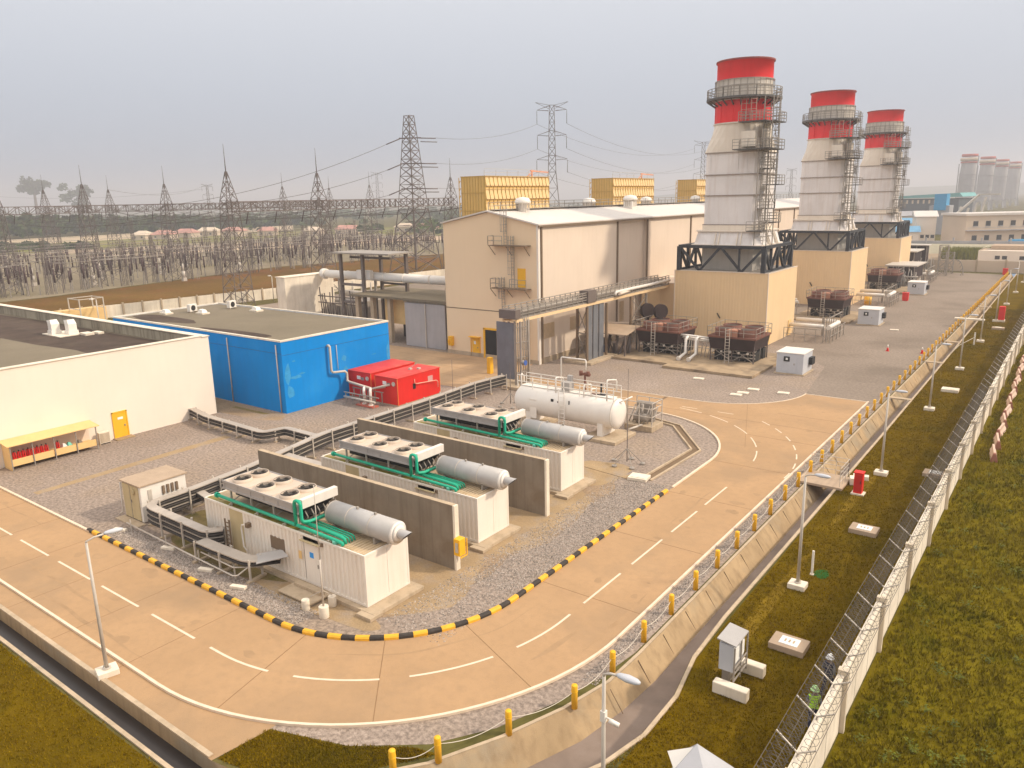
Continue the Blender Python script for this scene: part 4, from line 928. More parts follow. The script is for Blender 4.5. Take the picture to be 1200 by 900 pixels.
    for i in range(3):
        for y in (.86, 1.98):
            x = -10.75+i*2.1
            b = MB(); b.lathe([(.56,4.3),(.53,4.48),(.50,4.48),(.48,4.32)], x, y, 28); f = b.build('fan', 'cooler_top', t, local=True)
            b = MB(); b.lathe([(0,4.335),(.49,4.325)], x, y, 24); b.build('fan_well', 'black', f, local=True)
            b = MB(); 
            for q in range(6):
                a = 2*PI*q/6+i; ca, sa = math.cos(a), math.sin(a)
                b.add([(x+.1*ca,y+.1*sa,4.40),(x+.47*ca-.1*sa,y+.47*sa+.1*ca,4.37),(x+.47*ca+.12*sa,y+.47*sa-.12*ca,4.43)], [(0,1,2)])
            b.cyl((x,y,4.36), (x,y,4.44), .13, n=12)
            for rr in (.2,.33,.46):
                for q in range(16): a = 2*PI*q/16; c_ = 2*PI*(q+1)/16; b.bar((x+rr*math.cos(a),y+rr*math.sin(a),4.47), (x+rr*math.cos(c_),y+rr*math.sin(c_),4.47), .012)
            b.build('fan_blades', 'grille', f, local=True)
    b = MB(); b.box(-5.02,-4.74,.25,2.62,4.16,4.66); b.build('header_box', 'cooler_w', t, local=True, bev=.02)
    b = MB()
    for i in range(6): b.tube([(-4.9,.5+i*.4,3.95),(-4.7,.5+i*.4,3.7),(-4.85,.6+i*.35,3.4)], .035, 6)
    b.bar((-4.85,.3,3.35), (-4.85,2.7,3.4), .1); b.build('header_pipes', 'steel', t, local=True)
    # green coolant pipes
    gp = [[(-12.3,.16,3.3),(-5.0,.16,3.2),(-2.0,.16,3.13),(-1.75,.16,3.1),(-1.68,.16,2.97)],
          [(-5.25,.14,3.2),(-5.25,.14,4.42),(-5.2,.14,4.54),(-5.08,.14,4.6),(-4.92,.14,4.6),(-4.8,.14,4.54),(-4.75,.14,4.42),(-4.75,.14,3.62),(-4.68,.2,3.5),(-4.55,.5,3.46),(-4.45,1.6,3.5)],
          [(-5.1,.42,3.35),(-2.1,.42,3.25),(-1.85,.42,3.2),(-1.78,.42,2.97)]]
    b = MB()
    for p in gp: b.tube(p, .095, 10)
    for y in (.62,.80,.98): b.tube([(-4.9,y,3.3),(-2.0,y,3.22),(-1.8,y,3.18),(-1.72,y,2.97)], .045, 8)
    b.cyl((-12.42,.16,3.3), (-12.28,.16,3.3), .16, n=12); b.build('coolant_pipe', 'green', t, local=True)
    b = MB(); b.cyl((-2.25,.16,2.96), (-2.25,.16,3.14), .15, n=10); b.cyl((-12.48,.16,3.3), (-12.42,.16,3.3), .13, n=10); b.build('pipe_flange', 'green_l', t, local=True)
    b = MB()
    for x in (-11,-8.6,-6.2,-3.6,-2.6): b.bar((x,.16,H), (x,.16,3.2), .07); b.bar((x,-.02,3.08), (x,.5,3.08), .05)
    b.build('pipe_support', 'steel_l', t, local=True)
    # exhaust silencer
    b = MB(); zc, yc = 3.68, 1.7; b.cyl((-4.1,yc,zc), (.6,yc,zc), .60, n=32)
    sil = b.build('silencer', 'silencer', t, local=True)
    b = MB()
    for x in (-4.05,-2.6,-.95): b.cyl((x,yc,zc), (x+.05,yc,zc), .612, n=32)
    b.build('silencer_band', 'steel_l', sil, local=True)
    b = MB(); b.cyl((.6,yc,zc), (.71,yc,zc), .6, .5, n=32); b.cyl((.71,yc,zc), (.77,yc,zc), .5, .28, n=32); b.build('end_cap', 'white', sil, local=True)
    b = MB()
    n = 20; ring0 = [(.75, yc+.25*math.cos(2*PI*i/n), zc+.25*math.sin(2*PI*i/n)) for i in range(n)]
    ring1 = [(1.25+.28*math.sin(2*PI*i/n), yc+.25*math.cos(2*PI*i/n), zc+.25*math.sin(2*PI*i/n)) for i in range(n)]
    b.loft([ring0, ring1], smooth=True, cap=False); b.build('outlet_pipe', 'silencer', sil, local=True)
    b = MB(); b.add([(x-.01, y, z) for x, y, z in ring1], [tuple(range(n))]); b.build('outlet_opening', 'black', sil, local=True)
    b = MB()
    for x in (-3.6,-.6):
        b.box(x-.06,x+.06,yc-.5,yc+.5,H,H+.3); b.bar((x,yc-.4,H+.2), (x,yc-.45,zc-.3), .08); b.bar((x,yc+.4,H+.2), (x,yc+.45,zc-.3), .08)
    for x in (-2.2,-.9): b.box(x-.05,x+.05,yc-.05,yc+.05,zc+.58,zc+.72)
    b.build('silencer_support', 'steel', t, local=True)
    return t
g1 = genset(-26.05, 22.7, 'front generator container nearest the striped kerb, with blue door sign')
copy_tree(g1, (-26.1,31.35,0), label='middle generator container standing between the two dark concrete walls')
copy_tree(g1, (-26.5,40.7,0), label='rear generator container beside the white fuel tank')
for (x0, x1, y0, y1, lab) in ((-40.2,-25.3,22.1,25.9,'pale concrete pad under the front generator container'),(-40.3,-25.4,30.8,34.6,'pale concrete pad under the middle generator container'),(-40.6,-25.7,40.1,44.0,'pale concrete pad under the rear generator container')):
    b = MB(); b.box(x0,x1,y0+.3,y1,.004,.21); b.box(x1-.9,x1+.1,y0-.05,y0+.8,.004,.19)
    tag(b.build('concrete_pad', 'conc', at=((x0+x1)/2,y0,0), bev=.02), lab, 'pad', 'concrete pads under the generator containers')
for y, lab, X0 in ((28.4,'front dark stained concrete blast wall with yellow box on its end',-42.3),(37.1,'rear dark stained concrete blast wall between middle and rear generators',-42.3)):
    b = MB(); b.box(X0,-25.35,y,y+.28,0,3.72)
    t = thing('blast_wall', lab, 'wall', (-33,y,0), 0, 'dark concrete blast walls'); b.build('wall', 'conc_d', t, bev=.015)
    b = MB(); b.box(X0+.01,-25.34,y-.005,y+.285,3.721,3.74); b.build('wall_top', 'conc', t)
    b = MB(); b.box(-25.36,-25.22,y-.02,y+.3,0,3.73); b.build('sunlit_end_face', 'conc_l', t)  # sunlight on the wall's end is put in as paler concrete
    b = MB()
    for i in range(1, 7): b.box(X0+i*2.42,X0+i*2.42+.02,y-.004,y,0,3.7)
    b.build('form_joint', mat('joint_dark', (0.20,0.155,0.11), .9), t)
b = MB(); b.box(-25.22,-24.8,28.2,28.7,1.0,1.95)
t = thing('hose_cabinet', 'yellow cabinet mounted on the end of the front blast wall', 'cabinet', (-25,28.4,1)); b.build('casing', 'yellow', t, bev=.02)
b = MB(); b.box(-25.1,-24.9,28.18,28.2,1.2,1.75); b.build('window', 'steel_l', t)
b = MB(); b.bar((-24.75,28.2,.95), (-24.75,28.75,.95), .05); b.bar((-24.75,28.75,.95), (-24.75,28.75,1.9), .05); b.build('bracket', 'yellow', t)

# steps, footing slabs, bollard stubs before the front generator
b = MB(); b.obox((-30.0,21.95,.12), (2.6,1.2,.10), 0); tag(b.build('step_slab', 'conc', at=(-30,21.9,0), bev=.02), 'tilted brown slab lying before the front generator door', 'slab')
b = MB(); b.box(-31.0,-29.0,22.15,22.5,.17,.35); tag(b.build('door_step', 'conc', at=(-30,22.4,.17), bev=.02), 'low concrete step against the front generator door', 'step')
for i, (x, y, lab) in enumerate(((-28.75,21.1,'stubby concrete post before the front generator, left one'),(-27.95,22.1,'stubby concrete post before the front generator, close to its wall'))):
    b = MB(); b.cyl((x,y,0), (x,y,.55), .2, n=14); tag(b.build('concrete_stub', 'conc_l', at=(x,y,0), bev=.02), lab, 'post', 'stubby concrete posts')
t = thing('lightning_mast', 'slim white mast on a round concrete foot before the front generator', 'mast', (-27.45,21.15,0))
b = MB(); b.cyl((-27.45,21.15,0), (-27.45,21.15,.6), .24, n=16); b.build('foot', 'conc_l', t, bev=.02)
b = MB(); b.tube([(-27.45,21.15,.6),(-27.5,21.2,3.0)], .05, 6); b.tube([(-27.5,21.2,3.0),(-27.6,21.3,6.7)], .022, 6); b.build('rod', 'steel_l', t)
b = MB()
for x, y in ((-28.7,21.4),(-27.95,22.1)): b.bar((-27.48,21.18,1.4), (x,y,.6), .04)
b.build('stay', 'steel_l', t)
def tripod_mast(x, y, h, lab):
    t = thing('lightning_mast', lab, 'mast', (x,y,0), 0, 'slim lightning masts on spread feet')
    b = MB(); b.tube([(0,0,.2),(0,0,3.2)], .035, 6); b.tube([(0,0,3.2),(0,0,h)], .018, 5); b.build('rod', 'lattice', t, local=True)
    b = MB()
    for k in range(5):
        a = .5+2*PI*k/5; b.bar((0,0,1.25), (1.15*math.cos(a),1.15*math.sin(a),.12), .04)
    b.build('stay', 'steel', t, local=True)
    for k in range(5):
        a = .5+2*PI*k/5; b = MB(); b.cyl((1.15*math.cos(a),1.15*math.sin(a),0), (1.15*math.cos(a),1.15*math.sin(a),.14), .2, n=10); b.build('weight', 'steel', t, local=True)
    return t
tripod_mast(-25.7, 48.5, 7.3, 'slim mast with spread weighted feet on the gravel beside the white tank')
tripod_mast(-41.2, 46.8, 6.6, 'slim mast rising behind the rear generator cooler')
tripod_mast(-43.0, 57.2, 4.2, 'short slim mast behind the white tank on the concrete edge')

# white fuel tank
t = thing('fuel_tank', 'large white horizontal fuel tank with railings, ladder and saddles', 'tank', (-34, 54, 0))
zc, yc, rr = 2.15, 53.6, 1.28
b = MB(); prof = [(-39.4,.0),(-39.35,.55),(-39.15,.95),(-38.8,rr),(-29.4,rr),(-29.15,1.15),(-29.02,.7),(-29.0,0)]
b2 = MB(); n = 40
vs = [(x, yc+r_*math.cos(2*PI*i/n), zc+r_*math.sin(2*PI*i/n)) for x, r_ in prof for i in range(n)]
b2.add(vs, [(j*n+i, (j+1)*n+i, (j+1)*n+(i+1) % n, j*n+(i+1) % n) for j in range(len(prof)-1) for i in range(n)], True)
b2.build('shell', 'white', t, fix=True)
for x in (-37.6, -30.4):
    b = MB(); b.box(x-.25,x+.25,yc-1.05,yc+1.05,.2,1.35); b.build('saddle', 'white', t)
b = MB(); b.cyl((-29.36,yc,zc), (-29.30,yc,zc), 1.31, n=40); b.build('seam_ring', mat('ring_shade', (0.62,0.57,0.5), .5), t)
b = MB(); railing(b, [(-39,yc-.6,zc+1.15),(-29.4,yc-.6,zc+1.15)], h=1.0, step=1.6, w=.06); railing(b, [(-39,yc+.7,zc+1.1),(-29.4,yc+.7,zc+1.1)], h=1.0, step=1.6, w=.05)
b.box(-38.8,-29.6,yc-.35,yc+.45,zc+1.27,zc+1.31); b.build('walkway_railing', 'white', t)
b = MB()
def loop(x, z0, h, w_, y=yc): b = MB(); b.tube([(x,y-w_,z0),(x,y-w_,z0+h*.92),(x,y-w_+.1,z0+h),(x,y+w_-.1,z0+h*.85),(x,y+w_,z0+h*.75),(x,y+w_,z0+h*.3)], .06, 8); b.build('vent_pipe', 'white', t)
loop(-29.9,3.3,1.75,.8); loop(-32.2,3.3,1.0,.6); loop(-31.6,3.3,.7,.4); loop(-35.0,3.3,1.3,.6); loop(-38.9,3.2,1.2,.2)
b.tube([(-35.4,yc+.9,3.1),(-35.4,yc+.9,6.0),(-35.3,yc+.9,6.1),(-33.0,yc+.9,6.1),(-32.9,yc+.9,6.0),(-32.9,yc+.9,5.2)], .06, 8)
b.tube([(-29.2,yc-.2,3.1),(-28.3,yc+.6,3.6)], .06, 8)
b.build('vent_pipe', 'white', t)
b = MB(); b.box(-34.6,-33.8,yc-.3,yc+.4,3.4,4.2); b.box(-34.4,-34.0,yc+.3,yc+.6,4.0,4.7); b.build('control_box', 'cooler', t)
b = MB(); b.cyl((-33.5,yc+.9,4.85), (-32.5,yc+.9,4.85), .12, n=8); b.cyl((-33.0,yc+.9,3.2), (-33.0,yc+.9,5.0), .09, n=8); b.cyl((-33.4,yc+.9,4.7), (-33.4,yc+.9,5.1), .16, n=10); b.cyl((-32.7,yc+.9,4.7), (-32.7,yc+.9,5.1), .16, n=10); b.cyl((-31.9,yc+.1,3.4), (-31.0,yc+.1,3.4), .14, n=8); b.build('valve_group', 'rust', t)
b = MB(); b.bar((-31.0,yc+.2,3.3), (-31.0,yc+.2,4.4), .12); b.cyl((-31.4,yc,3.35), (-30.6,yc+.2,3.5), .14, n=8); b.build('gauge', 'black', t)
b = MB(); ladder(b, -33.9, yc-1.42, .4, 3.9, .55, w=.06); b.build('ladder', 'white', t)
b = MB(); b.box(-37.3,-36.6,yc-1.25,yc-1.2,.9,2.6); b.build('gauge_board', 'white', t)
b = MB(); b.obox((-35.0,yc-1.17,2.7), (.26,.04,.30)); b.obox((-34.4,yc-1.18,2.65), (.12,.04,.18)); b.obox((-33.3,yc-1.18,2.7), (.10,.04,.42)); b.obox((-33.3,yc-1.18,2.45), (.3,.04,.10)); b.build('marking', 'black', t)
b = MB(); b.box(-31.6,-28.5,51.7,55.3,.004,.28); tag(b.build('concrete_pad', 'conc', at=(-30,53.5,0), bev=.02), 'pale concrete pad under the near end of the white fuel tank', 'pad')
b = MB(); b.box(-39.3,-36.2,51.9,55.3,.004,.28); tag(b.build('concrete_pad', 'conc', at=(-38,53.5,0), bev=.02), 'pale concrete pad under the far end of the white fuel tank', 'pad')
t = thing('pump_skid', 'grey pump skid with pipes and frame at the end of the white tank', 'pump', (-28.9,57.5,0))
b = MB(); b.box(-30.2,-27.6,56.4,58.6,.01,.5); b.build('plinth', 'conc', t, bev=.02)
b = MB(); b.cyl((-29.6,57.2,1.0), (-28.4,57.2,1.0), .35, n=16); b.box(-29.8,-28.2,57.9,58.3,.5,2.2); b.cyl((-28.9,57.2,1.0), (-28.9,57.2,2.2), .12, n=10); b.build('pump', 'steel', t)
b = MB()
for x in (-30.1,-28.9,-27.7):
    for y in (56.6, 58.5): b.bar((x,y,.5), (x,y,2.5), .07)
for z in (1.3,2.0,2.5): b.bar((-30.1,56.6,z), (-27.7,56.6,z), .06); b.bar((-30.1,58.5,z), (-27.7,58.5,z), .06); b.bar((-27.7,56.6,z), (-27.7,58.5,z), .06)
b.build('frame', 'steel_l', t)
b = MB()
for q in range(7): b.cyl((-30+q*.35,56.9,.6), (-29.9+q*.35,56.9+rnd.random(),1.9), .06, n=6)
b.build('hose', 'steel', t)
b = MB(); b.tube([(-29.0,54.9,.5),(-28.6,56.6,.55)], .09, 8); b.build('suction_pipe', 'steel_l', t)

# small white kiosk by the road
t = thing('equipment_kiosk', 'small off-white equipment kiosk beside the cable rack and the road', 'kiosk', (-46.6,23.5,0))
b = MB(); b.box(-48.0,-45.7,22.05,25.1,.06,2.42); b.build('wall', 'white', t, bev=.02)
b = MB(); b.box(-48.1,-45.6,21.95,25.2,2.42,2.52); b.build('roof', 'tread', t, bev=.01)
b = MB(); b.box(-47.85,-45.95,22.0,22.06,.12,2.36); dd = b.build('door', 'box_p', t)
b = MB(); b.box(-46.95,-46.92,21.98,22.0,.12,2.36); b.box(-46.85,-46.8,21.95,22.0,1.2,1.4); b.build('handle', 'steel', dd)
b = MB(); b.cyl((-46.5,22.0,2.0), (-46.5,21.9,2.0), .2, n=12); b.build('wall_light', 'box_p', t)
for k in range(4):
    b = MB(); b.box(-45.7,-45.6,23.45+k*.3,23.6+k*.3,1.55,2.1); b.build('louvre', 'tan_louvre' if False else 'brown', t)
b = MB(); b.box(-45.7,-45.66,22.5,22.75,.9,2.1); b.build('duct', 'steel_l', t)
b = MB(); b.tube([(-48.05,22.0,2.3),(-48.08,21.95,.3),(-48.3,21.8,.1)], .06, 8); b.build('drain_pipe', 'steel_l', t)
b = MB(); b.box(-48.1,-45.4,21.4,22.0,.004,.06); b.build('footing', 'damp' if False else 'conc', t)

# ------------------------------------------------------------------ cable racks
def rack(name, lab, path, zs, post_step, width=.29, extra=None, zt=1.5):
    t = thing(name, lab, 'cable rack', (*path[0][:2], 0))
    for k, z in enumerate(zs):
        b = MB(); ribbon(path, width, width, z, b, .045 if k else .07); b.build('tray_cover' if k == 0 else 'tray', 'tray', t)
        b = MB()
        for off in (-.42,-.15,.15,.42):
            P = [Vector(p) for p in path]; pts = []
            for i, p in enumerate(P):
                d_ = (P[min(i+1,len(P)-1)]-P[max(i-1,0)]).normalized(); nn = Vector((-d_.y,d_.x)); q = p+nn*off*width*2; pts.append((q.x,q.y,z-.16))
            b.tube(pts, .08, 6)
        b.build('cable', 'cable', t)
    ps = resample(path, post_step)
    for i, p in enumerate(ps):
        a = ps[min(i+1,len(ps)-1)]-ps[max(i-1,0)]; nn = Vector((-a.y,a.x)).normalized()*(width+.05)
        b = MB(); b.bar((p.x+nn.x,p.y+nn.y,0), (p.x+nn.x,p.y+nn.y,zt+.2), .09); b.bar((p.x-nn.x,p.y-nn.y,0), (p.x-nn.x,p.y-nn.y,zt+.2), .09)
        for z in zs: b.bar((p.x+nn.x,p.y+nn.y,z-.03), (p.x-nn.x,p.y-nn.y,z-.03), .06)
        b.build('post', 'steel_l', t)
        b = MB(); b.obox((p.x,p.y,.06), (width*3.4,.22,.12), math.atan2(nn.y,nn.x)); b.build('footing', 'conc', t)
    return t
def sm(path, rr_=1.0, n=4):
    """round the corners of a path"""
    P = [Vector(p) for p in path]; out = [P[0]]
    for i in range(1, len(P)-1):
        a = (P[i-1]-P[i]); c = (P[i+1]-P[i]); q = min(rr_, a.length*.45, c.length*.45); a = P[i]+a.normalized()*q; c = P[i]+c.normalized()*q
        for k in range(n+1): u = k/n; out.append(a*(1-u)**2+P[i]*2*u*(1-u)+c*u*u)
    out.append(P[-1]); return [tuple(p) for p in out]
main_path = sm([(-47.4,62.0),(-47.9,58.0),(-47.5,50),(-47.4,38.0),(-45.6,30.0),(-45.0,25.0),(-44.95,21.9),(-38.1,21.8),(-37.6,22.5)], 1.1)
mr = rack('cable_rack', 'long grey three-tier cable rack winding past the ends of the generator bays', main_path, (1.5,1.15,.8), 2.35)
rack('cable_rack', 'low grey two-tier cable rack running from the white building past the blue building', sm([(-65.3,37.4),(-61.9,36.7),(-53.2,36.4),(-52.7,38.3),(-48.0,38.2)], .5), (1.0,.7), 2.2, zt=.9)
rack('cable_rack', 'short low cable tray turning in to the front generator hatch', sm([(-38.0,21.3),(-36.4,21.3),(-33.6,21.4),(-32.6,22.6)], .5), (1.15,), 2.3, zt=1.1, width=.36)
rack('cable_rack', 'short branch tray from the long rack to the middle generator', [(-46.8,33.3),(-39.9,33.2)], (1.3,), 2.6, zt=1.2, width=.3)
rack('cable_rack', 'short branch tray from the long rack to the rear generator', [(-47.4,42.8),(-40.3,42.6)], (1.3,), 2.6, zt=1.2, width=.3)
rack('cable_rack', 'short branch tray from the long rack to the back of the front generator', [(-45.5,25.6),(-39.7,24.6)], (1.2,), 2.6, zt=1.1, width=.26)
t = thing('pipe_railing', 'low grey pipe railing along the kerb side of the cable rack', 'railing', (-40,20.9,0))
b = MB(); b.tube([(-46.0,21.1,.35),(-38.6,20.85,.35),(-34.2,20.7,.38),(-33.9,20.8,.45),(-33.5,21.3,.9),(-33.3,21.5,1.05)], .045, 6); b.tube([(-37.5,20.95,.75),(-34.4,20.9,.72),(-33.2,21.8,.75)], .04, 6); b.build('rail', 'steel_l', t)
b = MB()
for x in (-45.2,-41.2,-37.8,-34.4): b.bar((x,20.95,0), (x,20.95,.8), .06)
b.build('post', 'steel_l', t)
for i, (x, y, lab) in enumerate(((-45.9,20.6,'pale block under the rack railing near the kiosk'),(-40.9,20.9,'pale block under the rack railing, second from the kiosk'),(-36.6,20.6,'pale block under the rack railing, third from the kiosk'),(-33.4,20.45,'pale block under the rack railing nearest the front generator door'))):
    b = MB(); b.obox((x,y,.09), (.9,.28,.16), rad(20)); tag(b.build('concrete_block', 'conc_l', at=(x,y,0), bev=.02), lab, 'block', 'pale blocks under the rack railing')
t = thing('cable_ladder', 'dark rusty upright cable ladder against the front generator side', 'ladder', (-37.2,22.3,0))
b = MB(); ladder(b, -37.0, 22.42, .1, 2.3, .4, w=.07, step=.25); b.build('rungs', 'brown', t)
b = MB(); b.box(-38.2,-36.0,21.7,22.6,.01,.14); b.build('base', 'conc', t)
b = MB(); b.add([(-32.9,21.3,1.16),(-31.6,22.4,1.5),(-32.6,22.75,1.5),(-33.9,22.0,1.16),(-32.9,21.3,1.2),(-31.6,22.4,1.54),(-32.6,22.75,1.54),(-33.9,22.0,1.2)], [(0,3,2,1),(4,5,6,7),(0,1,5,4),(1,2,6,5),(2,3,7,6),(3,0,4,7)])
tag(b.build('tray_hood', 'cooler', at=(-32.8,22,1.2)), 'bent pale metal hood where the tray enters the front generator hatch', 'hood')

# ------------------------------------------------------------------ pipe bridge
t = thing('pipe_bridge', 'elevated steel pipe bridge with handrails from the cable riser to the nearest enclosure', 'bridge', (-47,63,0))
xa, xb, ya, yb, zd = -48.3, -46.6, 63.2, 99.5, 7.4
b = MB(); b.box(xa,xb,ya,yb,zd-.12,zd); b.build('deck', 'steel', t)
b = MB()
for x in (xa, xb):
    b.box(x-.08,x+.08,ya,yb,zd-.45,zd-.14)
for i in range(20): y = ya+i*1.9; b.bar((xa,y,zd-.3), (xb,y,zd-.3), .12)
b.build('girder', 'cream_p', t)
for x in (xa, xb):
    b = MB(); railing(b, [(x,ya,zd),(x,yb,zd)], h=1.15, step=1.1, w=.085, rails=(.3,.6,.9,1.15)); b.build('railing', 'steel', t)
b = MB()
for dx, z, r_ in ((-.5,.35,.16),(-.15,.3,.12),(.2,.3,.12),(.5,.5,.09),(.05,.65,.09)): b.cyl(((xa+xb)/2+dx,ya+.4,zd+z), ((xa+xb)/2+dx,yb,zd+z), r_, n=10)
b.build('pipe', 'steel_l', t)
b = MB(); b.tube([((xa+xb)/2+.9,84,zd+.1),((xa+xb)/2+.9,84.3,zd+.5),((xa+xb)/2+.9,yb,zd+.5)], .2, 10); b.build('white_pipe', 'white', t)
b = MB(); b.box(xa-.2,xb+.25,ya-.4,ya+.5,zd,zd+.9); b.build('riser_head', 'lattice', t)
b = MB(); b.box(-47.6,-46.4,77.3,79.2,zd-.1,zd+1.35); b.build('riser_head', 'lattice', t)
for x0, x1, y0_, y1_ in ((-49.3,-48.2,63.35,63.5),(-48.1,-46.95,63.2,63.35)):
    b = MB(); b.box(x0,x1,y0_,y1_,.9,6.9); b.box(x0,x1,y0_-.1,y0_-.0,.9,1.0); b.build('riser_cover', 'panel_g', t)
b = MB()
for x, y in ((-46.75,63.2),(-46.2,63.4),(-46.3,65.0),(-48.9,65)): b.bar((x,y,0), (x,y,zd-.3), .17)
for i in range(7): b.cyl((-46.9+i*.12,63.9+.15*i,0), (-46.9+i*.12,63.9+.15*i,zd), .05, n=6)
for z in (1.6,3.2,4.8,6.4): b.bar((-46.75,63.2,z), (-46.3,65,z), .1)
b.build('riser_frame', 'steel', t)
for x0, y0_ in ((-46.75,77.6),(-46.75,79.0),(-46.75,80.4)):
    b = MB(); b.box(x0-.08,x0+.1,y0_,y0_+1.05,.2,6.9); b.build('riser_cover', 'panel_g', t)
for x, y in ((-48.5,78.3),(-46.6,77.4),(-46.6,82.0),(-48.5,92.8),(-46.7,92.8),(-46.7,88.5)):
    b = MB(); b.bar((x,y,0), (x,y,zd-.6), .26); b.build('column', 'brown' if y < 90 else 'steel', t)
b = MB()
for (p, q) in (((-48.5,78.3),(-46.6,77.4)),((-48.5,92.8),(-46.7,92.8)),((-46.7,88.5),(-46.7,92.8))):
    for z in (.5,3.6): b.bar((*p,z), (*q,z+3.0), .07); b.bar((*q,z), (*p,z+3.0), .07)
    b.bar((*p,3.55), (*q,3.55), .12)
b.build('bracing', 'steel', t)
for x0, x1, y0_, y1_, lab in ((-49.4,-45.6,76.6,83.2,'pale concrete footing under the middle columns of the pipe bridge'),(-49.6,-45.4,62.2,65.8,'pale concrete footing under the dark cable riser')):
    b = MB(); b.box(x0,x1,y0_,y1_,.016,.32); tag(b.build('footing', 'conc', at=(x0,y0_,0), bev=.02), lab, 'footing')
t = thing('white_pipe', 'white pipe dropping from the bridge beside the turbine hall', 'pipe', (-47.6,86,0))
b = MB(); b.tube([(-45.9,84,7.7),(-47.2,90.2,7.6),(-47.4,90.6,7.3),(-47.4,90.6,3.3),(-47.6,90.4,3.0),(-51.2,89.0,3.0)], .17, 10); b.build('pipe', 'cream', t)
t = thing('hydrant_valve', 'blue-handled valve at the foot of the cable riser', 'valve', (-46.1,63.4,1))
b = MB(); b.cyl((-45.8,63.2,2.6), (-45.8,63.2,3.1), .12, n=10); b.cyl((-45.8,63.0,2.9), (-45.4,63.0,2.9), .16, n=10); b.build('body', 'steel', t); b = MB(); b.cyl((-45.35,63.0,2.9), (-45.3,63.0,2.9), .28, n=16); b.build('wheel', mat('valve_blue', (0.05,0.12,0.4), .5), t)

# ------------------------------------------------------------------ fan coolers in front of the enclosures
def cooler(x, y, lab, simple=False):
    t = thing('fan_cooler', lab, 'cooler', (x, y, 0), 0, 'brown fan coolers on stilts')
    W_, D = 5.6, 5.2
    b = MB(); b.loft([[(.22,.15,1.75),(W_-.22,.15,1.75),(W_-.22,D-.15,1.75),(.22,D-.15,1.75)],[(0,0,3.1),(W_,0,3.1),(W_,D,3.1),(0,D,3.1)]]); b.build('plenum', 'rust_d', t, local=True)
    b = MB(); b.box(-.1,W_+.1,-.1,D+.1,3.1,3.3); b.build('deck', 'rust', t, local=True)
    for i, fx in enumerate((1.45, 4.15)):
        for fy in (1.35, 3.85):
            b = MB(); b.lathe([(1.12,3.3),(1.12,4.15),(1.05,4.15),(1.05,3.6)], fx, fy, 28); f = b.build('fan_drum', 'rust', t, local=True)
            b = MB(); b.lathe([(0,4.0),(1.04,3.98)], fx, fy, 24); b.build('fan_grille', 'grille', f, local=True)
    b = MB(); b.box(2.2,3.4,.0,1.3,3.3,4.1); b.build('motor_housing', mat('tan_rust', (0.42,0.20,0.13), .7, .15, 1), t, local=True)
    b = MB(); railing(b, [(-.1,-.1,3.3),(W_+.1,-.1,3.3),(W_+.1,D+.1,3.3),(-.1,D+.1,3.3),(-.1,-.1,3.3)], h=1.1, step=1.4, w=.05); b.build('railing', 'steel', t, local=True)
    for lx in (.2,2.8,W_-.2):
        for ly in (.3,D-.3):
            b = MB(); b.bar((lx,ly,.3), (lx,ly,3.1), .13); b.build('leg', 'lattice', t, local=True)
    b = MB()
    for a_, c_ in (((.2,.3),(2.8,.3)),((2.8,.3),(5.4,.3))): b.bar((*a_,.4), (*c_,1.9), .07); b.bar((*c_,.4), (*a_,1.9), .07)
    for q in range(26):
        xx = .3+q*.2; b.cyl((xx,.7+rnd.random()*2,.3), (xx+rnd.uniform(-.2,.2),.7+rnd.random()*2,1.9), rnd.uniform(.03,.09), n=6)
    for z in (.8,1.2,1.6): b.cyl((.2,.9,z), (5.4,.9,z), .07, n=6)
    b.build('pipework', 'steel', t, local=True)
    b = MB(); ladder(b, 2.6, -.75, .3, 4.4, .5, w=.06); b.build('ladder', 'steel_l', t, local=True)
    for q in range(5):
        b = MB(); xx = .6+q*1.05; b.cyl((xx,-.1,1.5), (xx,.15,1.5), .13, n=8); b.build('valve', 'steel_l', t, local=True)
    b = MB(); b.box(.5,1.4,.8,2.0,.3,1.4); b.cyl((1.9,1.4,.7), (3.0,1.4,.7), .35, n=12); b.box(3.3,5.2,1.2,3.6,.3,1.35); b.box(.4,5.3,3.8,4.8,.3,1.6); b.build('pump', 'black', t, local=True)
    return t
ck = cooler(-34.8, 85.6, 'front right brown fan cooler on stilts beside the grey kiosk')
copy_tree(ck, (-44.2,85.5,0), label='front left brown fan cooler on stilts beside the open shed')
copy_tree(ck, (-34.8,125.2,0), label='brown fan cooler on stilts before the middle enclosure')
copy_tree(ck, (-34.9,166.6,0), label='brown fan cooler on stilts before the farthest enclosure')
for x0, x1, y0_, y1_, lab in ((-38.0,-27.4,79.9,93.5,'concrete plinth under the front right fan cooler'),(-45.4,-38.05,81.5,93.4,'concrete plinth under the front left fan cooler'),(-36.6,-27.6,122.0,134,'concrete plinth under the middle fan cooler'),(-36.6,-27.6,163.4,175,'concrete plinth under the farthest fan cooler')):
    b = MB(); b.box(x0,x1,y0_,y1_,.008,.3); tag(b.build('plinth', 'plinth_c', at=(x0,y0_,0), bev=.02), lab, 'plinth', 'concrete plinths under the fan coolers')
